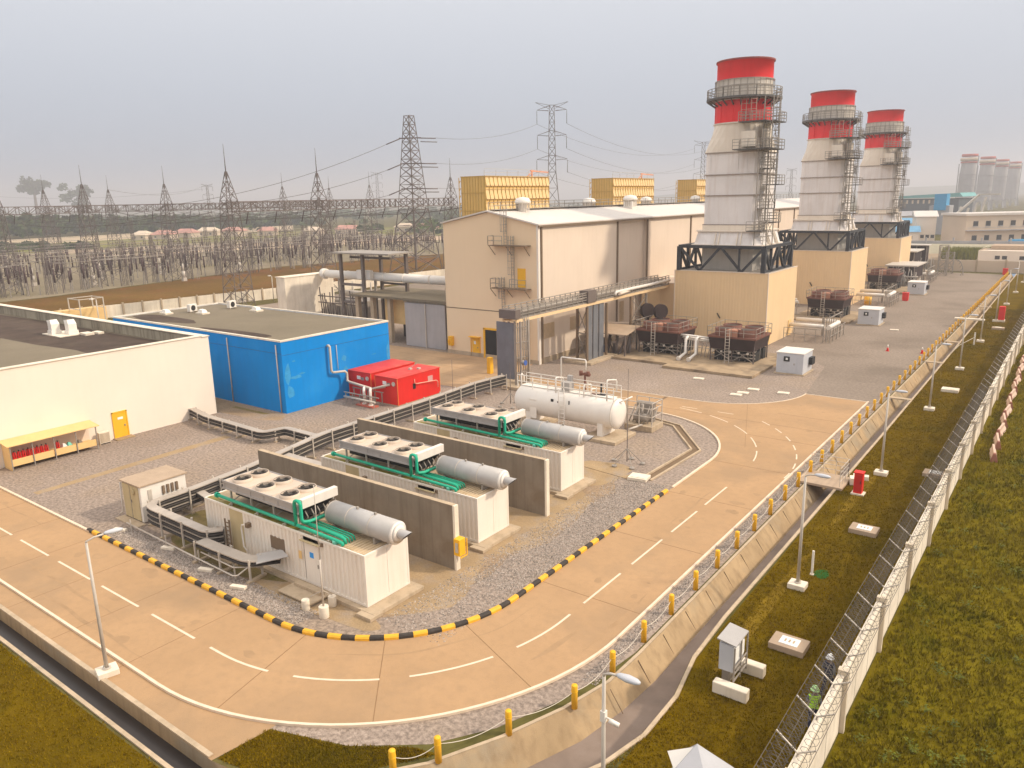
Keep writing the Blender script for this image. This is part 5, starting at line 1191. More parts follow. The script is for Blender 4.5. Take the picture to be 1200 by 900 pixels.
def header(x, y, lab):
    t = thing('pipe_manifold', lab, 'pipes', (x,y,0), 0, 'white pipe manifolds beside the fan coolers')
    b = MB()
    for dx in (0, 1.3): b.tube([(dx,1.6,2.7),(dx,.9,2.75),(dx,.6,2.5),(dx,.6,.9),(dx,-1.4,.55)], .17, 10)
    for z, yy in ((2.9,1.4),(2.5,2.1),(2.2,2.6)): b.tube([(-1.6,yy,z),(0,yy,z),(2.9,yy,z-.1)], .13, 8)
    b.build('pipe', 'white', t, local=True)
    b = MB()
    for dx in (0, 1.3): b.cyl((dx,-1.4,.55), (dx,-1.48,.53), .28, n=12)
    b.build('flange', 'white', t, local=True)
    b = MB()
    for q in range(10): b.cyl((-1.4+q*.45,2.2,.3), (-1.4+q*.45,2.2+rnd.random(),2.3), .06, n=6)
    b.bar((-1.5,2.0,1.4), (3.0,2.0,1.4), .08); b.build('frame', 'steel_l', t, local=True)
    return t
hd = header(-37.6, 84.9, 'white pipe manifold between the two front fan coolers')
copy_tree(hd, (-39.5,124.6,0), label='white pipe manifold left of the middle fan cooler')
t = thing('open_shed', 'low open shed with brown sheet roof left of the fan coolers', 'shed', (-47,84,0))
b = MB(); b.add([(-50.0,82.2,2.85),(-43.9,82.2,2.9),(-44.6,87.5,3.25),(-50.6,87.5,3.2),(-50.0,82.2,2.95),(-43.9,82.2,3.0),(-44.6,87.5,3.35),(-50.6,87.5,3.3)], [(0,3,2,1),(4,5,6,7),(0,1,5,4),(1,2,6,5),(2,3,7,6),(3,0,4,7)]); b.build('roof', 'tread', t)
b = MB()
for x, y in ((-49.8,82.4),(-46.8,82.4),(-44.2,82.4),(-50.2,87),(-45,87)): b.bar((x,y,0), (x,y,2.9), .15)
b.build('post', 'lattice', t)
b = MB()
for q in range(14): b.cyl((-49.6+q*.38,83.5+rnd.random()*2,.1), (-49.5+q*.38,83.5+rnd.random()*2,rnd.uniform(1,2.4)), rnd.uniform(.08,.25), n=8)
b.build('pumps', 'lattice', t)
b = MB(); b.box(-48.8,-47.9,83.2,84.2,.05,1.1); b.build('pump_motor', mat('motor_blue', (0.06,0.10,0.2), .6), t)
for x, lab in ((-45.5,'left brown round louvre duct behind the left fan cooler'),(-43.6,'right brown round louvre duct behind the left fan cooler')):
    b = MB(); b.cyl((x,90.5,4.9), (x+.5,90.2,4.9), .95, n=20); b.cyl((x+.2,90.5,0), (x+.2,90.5,4.5), .3, n=10)
    tag(b.build('round_duct', 'rust_d', at=(x,90.5,0)), lab, 'duct', 'round ducts behind the left fan cooler')
def pipe_frame(x, y, lab):
    t = thing('pipe_trestle', lab, 'trestle', (x,y,0), 0, 'white pipe trestles beside the enclosures')
    b = MB(); b.tube([(-6.5,6.5,1.9),(-1.2,6.5,1.9),(-.7,6.2,1.9),(-.7,1,1.9)], .3, 10); b.tube([(-6.5,3.5,1.6),(-1.8,3.5,1.6)], .26, 10); b.build('pipe', 'white', t, local=True)
    b = MB()
    for i in range(5): b.bar((-6.2+i*1.4,0,0), (-6.2+i*1.4,0,1.7), .08); b.bar((-.2,i*1.8,0), (-.2,i*1.8,1.9), .1)
    for z in (.9,1.7): b.bar((-6.2,0,z), (-.4,0,z), .07); b.bar((-.2,0,z), (-.2,8,z), .07)
    for i in range(8): b.bar((-1.0,i*1.2,0), (-1.0,i*1.2,rnd.uniform(2,3.6)), .1)
    b.bar((-1,0,3), (-1,9,3), .1); b.bar((-2.4,5,0), (-2.4,5,2.6), .3); b.build('frame', 'steel', t, local=True)
    return t
pf = pipe_frame(-25.7, 104.8, 'white elbow pipe on a steel trestle right of the nearest enclosure')
copy_tree(pf, (-25.9,143.5,0), label='white elbow pipe on a steel trestle right of the middle enclosure')
copy_tree(pf, (-26.0,186,0), label='white elbow pipe on a steel trestle right of the farthest enclosure')
def kiosk(x, y, lab):
    t = thing('grey_kiosk', lab, 'kiosk', (x,y,0), 0, 'grey white kiosks along the yard')
    b = MB(); b.box(-2.9,0,0,3.4,.12,2.35); b.build('wall', 'grey_w', t, local=True, bev=.03)
    b = MB(); b.box(-2.97,.07,-.07,3.47,2.35,2.45); b.build('roof', 'white', t, local=True, bev=.01)
    b = MB(); b.box(-1.7,-.7,-.05,0,.2,2.2); dd = b.build('door', 'grey_w', t, local=True)
    b = MB(); b.box(-1.0,-.9,-.09,-.05,1.1,1.3); b.build('handle', 'steel', dd, local=True)
    b = MB(); b.box(-2.1,-1.45,-.07,-.045,1.45,2.0); b.build('sign', 'black', t, local=True)
    b = MB(); b.box(-1.88,-1.65,-.08,-.07,1.62,1.85); b.build('sign_mark', 'paper', t, local=True)
    b = MB(); b.box(0,.4,2.0,3.1,.9,1.7); b.build('air_unit', 'black', t, local=True)
    b = MB(); b.box(-3.1,.2,-.2,3.6,.006,.12); b.build('base', 'conc', t, local=True)
    return t
kk = kiosk(-23.3, 84.1, 'nearest grey kiosk on the gravel, right of the fan coolers')
copy_tree(kk, (-23.5,122.2,0), label='middle grey kiosk in the yard, right of the middle enclosure')
copy_tree(kk, (-23.9,163.0,0), label='farthest grey kiosk in the yard, right of the farthest enclosure')
for x, y, lab in ((-32.2,76.9,'lone pale manhole slab on the gravel in front of the fan coolers'),(-26.3,72.3,'nearest of three pale manhole slabs on the gravel by the bend'),(-26.0,73.4,'middle of three pale manhole slabs on the gravel by the bend'),(-25.6,75.3,'third pale manhole slab, farthest from the bend'),(-22.6,75.4,'wide pale slab at the end of the concrete road'),(-20.8,119.5,'pale slab lying in the far yard before the middle kiosk')):
    b = MB(); b.obox((x,y,.07), (1.1,.7,.12), .1); b.obox((x,y,.14), (.7,.45,.03), .1); tag(b.build('manhole_slab', 'conc_l', at=(x,y,0), bev=.015), lab, 'slab', 'pale slabs on the gravel yard')
for x, y, lab in ((-18.5,103.2,'small red and white cone in the middle of the far yard'),(-14.7,103.6,'small red and white cone beside the bollard line')):
    t = thing('traffic_cone', lab, 'cone', (x,y,0)); b = MB(); b.box(-.2,.2,-.2,.2,.004,.05); b.cyl((0,0,.05), (0,0,.45), .14, .10, 12); b.build('lower', 'red', t, local=True); b = MB(); b.cyl((0,0,.45), (0,0,.8), .10, .05, 12); b.build('upper', 'white', t, local=True)
for x, y, lab in ((-25.4,153.5,'red extinguisher box beside the middle trestle'),(-14.6,210.5,'red box at the far end of the bollard line')):
    b = MB(); b.box(-.5,.5,-.35,.35,.2,1.4); b.box(-.45,.45,-.3,.3,.004,.2); b.box(-.56,.56,-.4,.4,1.4,1.5)
    b = b.build('fire_box', 'red', bev=.02); b.location = (x,y,0); tag(b, lab, 'box')
b = MB(); b.lathe([(0,0),(.6,0),(.6,1.4),(0,1.42)], -30.0, 145.4, 16)
tag(b.build('drum', 'yellow', at=(-30.0,145.4,0)), 'yellow drum against the road side of the middle enclosure', 'drum')

# ================================================================== LAMPS, BOLLARDS, DRAIN CROSSINGS
def lamp(x, y, h, lab, rz=0.0, arm=.5):
    t = thing('street_lamp', lab, 'street lamp', (x,y,0), rz, 'grey lamp posts')
    b = MB(); b.box(-.42,.42,-.36,.36,.0,.28); b.build('footing', 'conc_l', t, local=True, bev=.03)
    b = MB(); b.cyl((0,0,.28), (0,0,h), .085, .055, 10); b.cyl((0,0,.28), (0,0,.34), .17, n=12)
    b.tube([(0,0,h-.02),(0,0,h+.06),(arm*.4,0,h+.16),(arm,0,h+.2)], .04, 8)
    for a in range(4): b.cyl((.13*math.cos(a*PI/2+.8),.13*math.sin(a*PI/2+.8),.3), (.13*math.cos(a*PI/2+.8),.13*math.sin(a*PI/2+.8),.42), .02, n=6)
    b.build('pole', 'steel_l', t, local=True)
    b = MB(); n = 10
    rings = []
    for u, w_, hh in ((0,.04,.03),(.08,.10,.07),(.35,.15,.10),(.62,.12,.08),(.74,.05,.04)):
        rings.append([(arm-.08+u, w_*math.cos(2*PI*i/n), h+.22+hh*math.sin(2*PI*i/n)) for i in range(n)])
    b.loft(rings, smooth=True); b.build('lamp_head', 'grey_w', t, local=True)
    return t
l0 = lamp(-9.7, 36.8, 5.95, 'lamp post standing in the dry grass below the small slab with green paint beside it')
names = {17.2:'nearest lamp post at the bottom edge, carrying a small camera', 56.3:'lamp post behind the red hydrant box', 76.3:'lamp post on the grass, third beyond the red hydrant box', 96.0:'fourth lamp post of the drainside row', 115.4:'fifth lamp post of the drainside row', 134.8:'sixth lamp post of the drainside row, near the far red box', 155.7:'seventh lamp post of the drainside row', 174.5:'eighth lamp post of the drainside row', 194:'last lamp post of the drainside row, near the end wall'}
for y, lab in names.items():
    c = copy_tree(l0, (-9.75 if y < 150 else -10.0, y, 0), label=lab)
    if y < 18: camlamp = c
b = MB(); b.cyl((0,0,4.6), (.32,0,4.6), .03, n=6); b.cyl((.22,-.08,4.62), (.52,.0,4.52), .07, n=10); b.box(-.08,.08,-.08,.08,4.45,4.8); b.build('camera', 'white', camlamp, local=True)
lamp(-31.55, 12.75, 6.1, 'lone lamp post on the road slab at left, over the drain', rad(75), .75)
rp = bpy.data.objects  # (the lone lamp keeps its own footing)

bol = None; cp = [(-17.2,15.6),(-16.35,17.0),(-15.15,19.6),(-13.95,22.3)]+[(-13.85,22.3+2.85*i) for i in range(1, 66)]
gb = 'yellow bollards along the drain'
def ring_b(i): 
    if i < 20: return '%s yellow bollard of the row along the drain, counted from the bottom of the photo' % ORD[i]
    return 'yellow bollard in the far part of the row along the drain'
chn = []
for i, (x, y) in enumerate(cp):
    if bol is None:
        bol = thing('bollard', ring_b(i), 'bollard', (x,y,0), 0, gb)
        b = MB(); b.lathe([(0,0),(.125,0),(.125,1.0),(.11,1.03),(0,1.03)], 0, 0, 16); b.build('post', 'yellow', bol, local=True)
        b = MB(); b.lathe([(.126,.72),(.135,.73),(.135,.76),(.126,.77)], 0, 0, 12); b.build('chain_ring', 'yellow', bol, local=True)
    else: copy_tree(bol, (x,y,0), label=ring_b(i))
    if i < 40 and i+1 < len(cp):
        a = Vector((x,y,.75)); e = Vector((*cp[i+1],.75)); d_ = (e-a)
        b = MB(); b.tube([a+d_*u-Vector((0,0,.28*4*u*(1-u))) for u in [k/10 for k in range(11)]], .014, 5)
        lab = ('chain hanging between the %s and %s yellow bollards from the bottom' % (ORD[i], ORD[i+1])) if i < 19 else 'chain hanging between far yellow bollards'
        tag(b.build('chain', 'rope', at=(x,y,0)), lab, 'chain', 'chains between the bollards')
b = MB(); b.bar((-13.9,51.75,.06), (-11.3,51.75,.06), .1); b.box(-13.9,-11.3,51.6,54.1,.01,.12)
t = thing('drain_footbridge', 'flat concrete footbridge over the drain with a bent wire rail', 'footbridge', (-12.6,52.8,0))
b = MB(); b.box(-14.2,-11.2,51.5,54.1,.03,.2); b.build('slab', 'tread', t, bev=.02)
b = MB(); railing(b, [(-13.9,54.0,.2),(-11.4,54.0,.2),(-11.4,51.7,.2)], h=1.3, step=.85, w=.03, rails=(.35,.7,1.0,1.3)); b.build('railing', 'steel_l', t)
b = MB(); b.obox((-10.9,53.4,.25), (.5,.7,.5), .3); b.obox((-10.7,54.6,.15), (1.0,.5,.3), .2)
tag(b.build('rubble_block', 'conc_l', at=(-10.8,54,0), bev=.03), 'pale broken concrete blocks at the end of the footbridge', 'blocks')
for y, lab in ((79.0,'flat slab crossing the drain beyond the footbridge'),(98.5,'frame crossing the drain between the third and fourth lamp'),(113.3,'frame crossing the drain beside the long walkway'),(150.5,'frame crossing the far part of the drain')):
    t = thing('drain_crossing', lab, 'crossing', (-12.6,y,0), 0, 'crossings over the drain')
    b = MB(); b.box(-1.0,.9,-.3,.3,.02,.14); b.build('slab', 'conc', t, local=True)
    b = MB(); b.bar((-.9,-.4,.1), (-.5,-.4,-.95), .12); b.bar((.7,-.4,.1), (.3,-.4,-.95), .12); b.build('frame', 'steel_l', t, local=True)
t = thing('pipe_walkway', 'pale raised pipe crossing high over the drain in the distance', 'pipe', (-12.5,128,0))
b = MB(); b.box(-14.4,-10.6,127.7,128.4,1.0,1.2); b.build('beam', 'conc_l', t)
b = MB()
for x in (-14.2,-10.8): b.bar((x,128,0), (x,128,1.0), .16)
b.build('support', 'steel_l', t)

# ------------------------------------------------------------------ things on the grass strip
t = thing('hydrant_box', 'tall red hydrant box on a pale base in the grass', 'hydrant box', (-10.2,51.6,0))
b = MB(); b.box(-10.6,-9.8,51.3,52.0,0,.12); b.build('base', 'conc_l', t, bev=.02)
b = MB(); b.box(-10.48,-9.95,51.4,51.9,.12,1.5); b.build('casing', 'red', t, bev=.02)
b = MB(); b.box(-10.52,-9.91,51.36,51.94,1.5,1.56); b.build('lid', 'red', t)
b = MB(); b.box(-10.42,-10.01,51.38,51.4,.25,1.4); dd = b.build('door', mat('red_door', (0.55,0.02,0.015), .5), t); b = MB(); b.box(-10.08,-10.04,51.35,51.38,.8,1.0); b.build('handle', 'black', dd)
t = thing('hydrant_box', 'second, far red hydrant box near the far lamp posts', 'hydrant box', (-9.1,135,0))
b = MB(); b.box(-9.6,-8.6,134.6,135.6,0,.3); b.build('base', 'conc_l', t); b = MB(); b.box(-9.5,-8.7,134.7,135.5,.3,2.3); b.build('casing', 'red', t, bev=.03)
for x, y, z, lab in ((-8.5,45.6,.28,'grey box slab with white panel in the grass before the red hydrant box'),(-8.4,31.2,.3,'grey box slab with white panel beside the outdoor cabinet'),(-9.2,84.8,.3,'pale slab in the grass between far lamp posts'),(-6.6,58.1,.25,'dark slab in the shade against the perimeter wall'),(-8.8,127.3,.3,'small pale slab in the far grass before the second red box')):
    t = thing('manhole_box', lab, 'manhole', (x,y,0), 0, 'concrete manhole boxes in the grass')
    b = MB(); b.box(-.75,.75,-.55,.55,0,z); b.build('box', 'conc_l' if x < -8.8 else 'tread', t, local=True, bev=.02)
    b = MB(); b.box(-.38,.42,-.32,.32,z,z+.03); l_ = b.build('lid', 'paper' if x > -8.8 else 'conc_l', t, local=True)
    if x > -8.8 and x < -8:
        b = MB()
        for q in (-.2,-.02,.16): b.box(q,q+.08,-.12,.12,z+.03,z+.036)
        b.build('lid_slots', 'conc', l_, local=True)
t = thing('outdoor_cabinet', 'grey outdoor cabinet with sloping hood on a steel frame', 'cabinet', (-9.5,27.4,0))
b = MB(); b.box(-9.95,-9.35,26.9,28.1,.75,1.95); b.build('casing', 'grey_w', t, bev=.02)
b = MB(); b.add([(-10.02,26.8,2.12),(-9.22,26.8,2.0),(-9.22,28.2,2.0),(-10.02,28.2,2.12),(-10.02,26.8,2.17),(-9.22,26.8,2.05),(-9.22,28.2,2.05),(-10.02,28.2,2.17)], [(0,3,2,1),(4,5,6,7),(0,1,5,4),(1,2,6,5),(2,3,7,6),(3,0,4,7)]); b.build('hood', 'cooler', t)
b = MB(); b.box(-9.35,-9.3,27.0,27.4,1.15,1.75); b.box(-9.35,-9.3,27.6,28.0,1.15,1.75); b.build('sign', 'paper', t)
b = MB()
for y in (26.75,28.2): b.bar((-9.25,y,.3), (-9.25,y,2.0), .06)
for z in (.5,.8,1.05): b.bar((-9.25,26.75,z), (-9.25,28.2,z), .05)
b.bar((-9.25,27.5,.3), (-9.25,27.5,2.0), .05); b.box(-9.9,-9.6,27.2,27.6,.0,.75); b.build('frame', 'steel', t)
for y, lab in ((26.5,'front concrete block carrying the outdoor cabinet frame'),(28.45,'rear concrete block carrying the outdoor cabinet frame')):
    b = MB(); b.box(-9.95,-8.55,y-.2,y+.2,0,.5); tag(b.build('concrete_block', 'conc_l', at=(-9.2,y,0), bev=.04), lab, 'block', 'concrete blocks under the outdoor cabinet')
t = thing('marker_post', 'thin white marker post beside the lamp with green paint on the grass', 'post', (-9.5,38.6,0)); b = MB(); b.box(-.05,.05,-.05,.05,0,1.35); b.build('post', 'white', t, local=True); b = MB(); b.box(-.1,.1,-.1,.1,0,.05); b.build('base', 'conc_l', t, local=True)
b = MB(); b.sheet(blob(-9.1,38.9,.35,.6,12,seed=3), .02); tag(b.build('paint_spill', mat('green_spill', (0.02,0.10,0.015), .9)), kind='structure')
t = thing('marker_post', 'thin white post with a sagging rope in the far grass', 'post', (-10.2,112.8,0)); b = MB(); b.box(-.08,.08,-.08,.08,0,1.6); b.build('post', 'white', t, local=True); b = MB(); b.tube([(0,0,1.0),(-1.2,-4,.5),(-1.6,-8,.1)], .03, 5); b.build('rope', 'rope', t, local=True)
# tent at the bottom edge
t = thing('canopy_tent', 'small pale canopy tent with pointed top at the bottom edge', 'tent', (-7.4,19.0,0))
x0, x1, y0, y1 = -8.4, -6.3, 17.6, 20.1; cx, cy = -7.7, 19.5
b = MB(); zt = 2.15; n = 5
b.add([(x0,y0,zt),(x1,y0,zt),(x1,y1,zt),(x0,y1,zt),(cx-.0,cy-.15,3.2)], [(0,1,4),(1,2,4),(2,3,4),(3,0,4)])
b.add([(x0,y0,zt),(x1,y0,zt),(x1,y1,zt),(x0,y1,zt),(x0,y0,zt-.22),(x1,y0,zt-.22),(x1,y1,zt-.22),(x0,y1,zt-.22)], [(0,4,5,1),(1,5,6,2),(2,6,7,3),(3,7,4,0)]); b.build('canopy', 'tent', t)
b = MB(); b.add([(cx-.4,cy-1.1,2.5),(cx+.3,cy-.9,2.5),(cx,cy-.1,3.08)], [(0,1,2)]); b.add([(cx-.9,cy-.3,2.62),(cx-.4,cy-.9,2.58),(cx-.05,cy-.15,3.07)], [(0,1,2)]); b.build('fold', 'white', t)
b = MB()
for x, y in ((x0,y0),(x1,y0),(x1,y1),(x0,y1)): b.bar((x,y,0), (x,y,zt), .05)
b.build('pole', 'steel', t)

# ------------------------------------------------------------------ perimeter wall
WY0, WY1 = 8.0, 214.0
t = thing('perimeter_wall', 'long pale concrete perimeter wall with tall posts and razor wire', 'wall', (-5.25,60,0))
b = MB(); b.box(-5.36,-5.2,WY0,WY1,-.2,2.35); b.build('wall_panel', 'conc_l', t)
b = MB(); b.box(-5.4,-5.16,WY0,WY1,2.351,2.4); b.build('wall_top', 'conc_l', t)
b = MB()
for y in [WY0+i*2.1 for i in range(int((WY1-WY0)/2.1))]: b.box(-5.205,-5.194,y,y+.025,0,2.34)
b.build('panel_joint', mat('joint_pale', (0.33,0.28,0.22), .9), t)
ys = [14.2+6.3*i for i in range(32)]
for y in ys:
    b = MB(); b.box(-5.2,-5.03,y-.09,y+.09,-.1,2.5); b.box(-5.4,-5.03,y-.13,y+.13,2.41,2.6); b.build('post', 'post_c', t)
ay = [11.05+2.1*i for i in range(96)]
for y in ay:
    b = MB(); b.bar((-5.3,y,2.4), (-5.3,y,2.55), .06); b.bar((-5.3,y,2.52), (-6.0,y,3.05), .05, .04); b.bar((-5.3,y,2.52), (-4.75,y,2.85), .05, .04)
    b.build('wire_arm', 'steel_l', t)
b = MB()
for x, z in ((-6.0,3.05),(-5.65,2.8),(-4.75,2.85),(-5.02,2.7)):
    b.tube([(x,ay[0],z)]+[(x,y,z-(0.03 if k % 2 else 0)) for k, y in enumerate(ay)], .012, 4)
# coiled concertina wire and diamond mesh between the inner strands
def coil(cx, cz, R_, pitch, y0, y1, k, ph):
    pts = []; y = y0; i = 0
    while y < y1: a = i*2*PI/k+ph; pts.append((cx+R_*math.cos(a), y, cz+R_*math.sin(a))); y += pitch/k; i += 1
    return pts
b.tube(coil(-5.62,2.95,.30,.34,8.5,75,9,0), .009, 3); b.tube(coil(-5.62,2.95,.30,-.34 if False else .34,8.5,75,9,PI), .009, 3); b.tube(coil(-4.98,2.9,.2,.42,8.5,75,8,0), .008, 3)
b.tube(coil(-5.62,2.95,.30,.9,75,212,8,0), .012, 3)
y = 8.5
while y < 75:
    b.bar((-5.4,y,2.55), (-6.0,y+.45,3.03), .014, .01); b.bar((-6.0,y,3.03), (-5.4,y+.45,2.55), .014, .01); y += .4
b.build('razor_wire', mat('wire', (0.13,0.11,0.09), .7), t)
# pointed barriers outside
bar0 = None; gbb = 'white and red concrete barriers outside the wall'
for i in range(13):
    y = 65.0+3.4*i; lab = '%s white and red barrier outside the wall, counted from the near end' % ORD[i]
    if bar0 is None:
        bar0 = thing('road_barrier', lab, 'barrier', (-3.75,y,0), rad(7), gbb)
        b = MB(); b.loft([[(-.24,-1.25,0),(.24,-1.25,0),(.24,1.25,0),(-.24,1.25,0)],[(-.20,-1.25,.16),(.20,-1.25,.16),(.20,1.25,.16),(-.20,1.25,.16)],[(-.09,-1.2,.36),(.09,-1.2,.36),(.09,1.2,.36),(-.09,1.2,.36)],[(-.07,-1.15,.62),(.07,-1.15,.62),(.07,1.15,.62),(-.07,1.15,.62)]]); b.build('body', mat('barrier_pink', (0.62,0.44,0.34), .7, .1, 1), bar0, local=True)
        b = MB(); b.loft([[(-.25,-1.6,0),(.25,-1.6,0),(.25,-1.25,0),(-.25,-1.25,0)],[(-.08,-1.5,.62),(.08,-1.5,.62),(.08,-1.2,.62),(-.08,-1.2,.62)]]); b.build('end', mat('barrier_red', (0.30,0.12,0.08), .7), bar0, local=True)
    else: copy_tree(bar0, (-3.75-.05*i,y,0), rz=rad(7 if i % 2 else -4), label=lab)

# ------------------------------------------------------------------ people
def person(x, y, rz, lab, helmet, vest_m, z=0.0, stride=.16):
    t = thing('person', lab, 'person', (x,y,z), rz)
    J = {'pel':(0,0,.95,.13), 'wa':(0,0,1.12,.125), 'ch':(0,.01,1.32,.15), 'ne':(0,.0,1.48,.065), 'hd':(0,.02,1.60,.09), 'ht':(0,.02,1.70,.085),
         'hl':(.10,0,.92,.10), 'kl':(.11,stride,.50,.07), 'al':(.11,stride-.08,.09,.05), 'fl':(.12,stride+.12,.04,.045),
         'hr':(-.10,0,.92,.10), 'kr':(-.11,-stride*.2,.50,.07), 'ar':(-.11,-stride-.12,.10,.05), 'fr':(-.12,-stride+.06,.04,.045),
         'sl':(.19,0,1.40,.065), 'el':(.25,-.06,1.14,.05), 'wl':(.25,.06,.92,.035), 'ml':(.25,.09,.84,.035),
         'sr':(-.19,0,1.40,.065), 'er':(-.25,.0,1.14,.05), 'wr':(-.24,.18,1.0,.035), 'mr':(-.24,.25,.98,.035)}
    E = [('pel','wa'),('wa','ch'),('ch','ne'),('ne','hd'),('hd','ht'),('pel','hl'),('hl','kl'),('kl','al'),('al','fl'),('pel','hr'),('hr','kr'),('kr','ar'),('ar','fr'),('ch','sl'),('sl','el'),('el','wl'),('wl','ml'),('ch','sr'),('sr','er'),('er','wr'),('wr','mr')]
    k = list(J); me = bpy.data.meshes.new('body'); me.from_pydata([J[q][:3] for q in k], [(k.index(a), k.index(c)) for a, c in E], [])
    tmp = bpy.data.objects.new('body_src', me); C.objects.link(tmp)
    md = tmp.modifiers.new('skin', 'SKIN'); sv = me.skin_vertices[0].data
    for i, q in enumerate(k): sv[i].radius = (J[q][3], J[q][3]*(.8 if q in ('ch','wa','pel') else 1)); sv[i].use_root = (q == 'pel')
    tmp.modifiers.new('sub', 'SUBSURF').levels = 2
    dg = bpy.context.evaluated_depsgraph_get(); em = bpy.data.meshes.new_from_object(tmp.evaluated_get(dg))
    bpy.data.objects.remove(tmp)
    for q in ('skin','cloth','shirt','black'): em.materials.append(M[q])
    for p in em.polygons:
        c = p.center; p.use_smooth = True
        p.material_index = 3 if c.z < .12 else 1 if (c.z < 1.0 and abs(c.x) < .2) else 2 if (c.z < 1.47 and not (c.z < 1.02 and abs(c.x) > .2)) else 0
    body = bpy.data.objects.new('body', em); C.objects.link(body); body.parent = t
    b = MB(); vs = [v.co for v in em.vertices]; nr = [v.normal for v in em.vertices]
    for p in em.polygons:
        c = p.center
        if .93 < c.z < 1.46 and abs(c.x) < .19: b.add([vs[i]+nr[i]*.014 for i in p.vertices], [tuple(range(len(p.vertices)))], True)
    b.build('vest', vest_m, t, local=True)
    b = MB(); b.lathe([(.165,1.64),(.165,1.655),(.128,1.66),(.125,1.72),(.10,1.79),(.05,1.825),(0,1.83)], 0, .02, 20); b.build('helmet', helmet, t, local=True)
    b = MB()
    for s_ in (-1, 1):
        for q in range(4): b.tube([(s_*(.25 if s_ > 0 else .245)+(-.03+.02*q), .09 if s_ > 0 else .25, .83 if s_ > 0 else .97), (s_*.25+(-.03+.02*q), (.10 if s_ > 0 else .30), .77 if s_ > 0 else .95), (s_*.25+(-.03+.02*q)*.9, (.12 if s_ > 0 else .32), .75 if s_ > 0 else .92)], .009, 5)
        b.tube([(s_*.25, .12 if s_ > 0 else .24, .86 if s_ > 0 else 1.0), (s_*.21, .14 if s_ > 0 else .28, .82 if s_ > 0 else 1.0)], .011, 5)
    b.build('fingers', 'skin', t, local=True)
    b = MB(); b.cyl((0,.095,1.60), (0,.13,1.585), .014, .02, 8); b.cyl((.035,.098,1.625), (.035,.108,1.625), .012, n=8); b.cyl((-.035,.098,1.625), (-.035,.108,1.625), .012, n=8); b.box(-.03,.03,.1,.112,1.548,1.556); b.obox((.093,.02,1.6), (.02,.04,.06)); b.obox((-.093,.02,1.6), (.02,.04,.06)); b.build('face', mat('face_dark', (0.12,0.06,0.04), .6), t, local=True)
    return t
person(-6.05, 26.35, rad(20), 'person in pale green helmet and lime vest walking inside the perimeter wall', 'helm_g', 'lime')
person(-6.15, 28.75, rad(-15), 'person in white helmet and dark jacket behind the perimeter wall wire', 'helm_w', 'cloth')

# ================================================================== SWITCHYARD
s = MB(); s.sheet([(-130,-60),(-130,42),(-150,42),(-150,60),(-131,215),(-190,215),(-204,150),(-186,75),(-186,30),(-200,-60)], .002); struct('dirt_ground', s, 'dirt')
s = MB(); s.sheet([(-132,120),(-131,215),(-215,330),(-260,330),(-204,180)], .003); struct('red_dirt_bank', s, 'dirt')
s = MB(); s.sheet([(-187,30),(-187,75),(-205,150),(-192,215),(-262,330),(-380,330),(-380,30)], .004); struct('switchyard_gravel', s, mat('yard_gravel', (0.31,0.255,0.175), 1, .15, .1, world=True, patch=.7, pcol=(0.19,0.165,0.06), pscale=.05, grain=.5, gscale=2))
# boundary wall behind the buildings
t = thing('boundary_wall', 'long cream boundary wall between the plant and the switchyard', 'wall', (-140,80,0))
b = MB(); b.bar((-146,30,1.1), (-134.5,112,1.1), .3, 2.2); b.bar((-134.5,112,1.1), (-131.5,160,1.1), .3, 2.2); b.build('wall', 'conc_l', t)
b = MB()
for q in range(24): y = 32+q*3.4; x = -146+(y-30)/82*11.5; b.box(x+.1,x+.35,y-.15,y+.15,0,2.5)
b.build('wall_post', 'conc', t)
b = MB(); b.box(-141.5,-139.5,58,66,0,2.3); tag(b.build('orange_barrier', 'orange', at=(-140.5,62,0)), 'bright orange sheet barrier in front of the boundary wall', 'barrier')
b = MB()
for x in (-140,-136): 
    for y in (60,64): b.bar((x,y,0), (x,y,4.4), .15)
for y in (60,64): b.bar((-140,y,4.3), (-136,y,4.3), .12); b.bar((-140,y,2.6), (-136,y,2.6), .12)
b.bar((-140,60,4.3), (-140,64,4.3), .12); b.bar((-136,60,4.3), (-136,64,4.3), .12); tag(b.build('steel_rack', 'steel_l', at=(-138,62,0)), 'small open steel frame by the orange barrier', 'frame')
for x, y, lab in ((-126,58.2,'small lamp post before the boundary wall, left'),(-132,96,'small lamp post before the boundary wall, right')):
    t = thing('yard_lamp', lab, 'lamp', (x,y,0)); b = MB(); b.cyl((0,0,0), (0,0,5.2), .09, n=8); b.tube([(0,0,5.1),(.3,-.4,5.4),(.5,-.8,5.4)], .05, 6); b.build('pole', 'steel_l', t, local=True); b = MB(); b.obox((.55,-.95,5.4), (.4,.5,.2), .5); b.build('lamp_head', 'white', t, local=True)

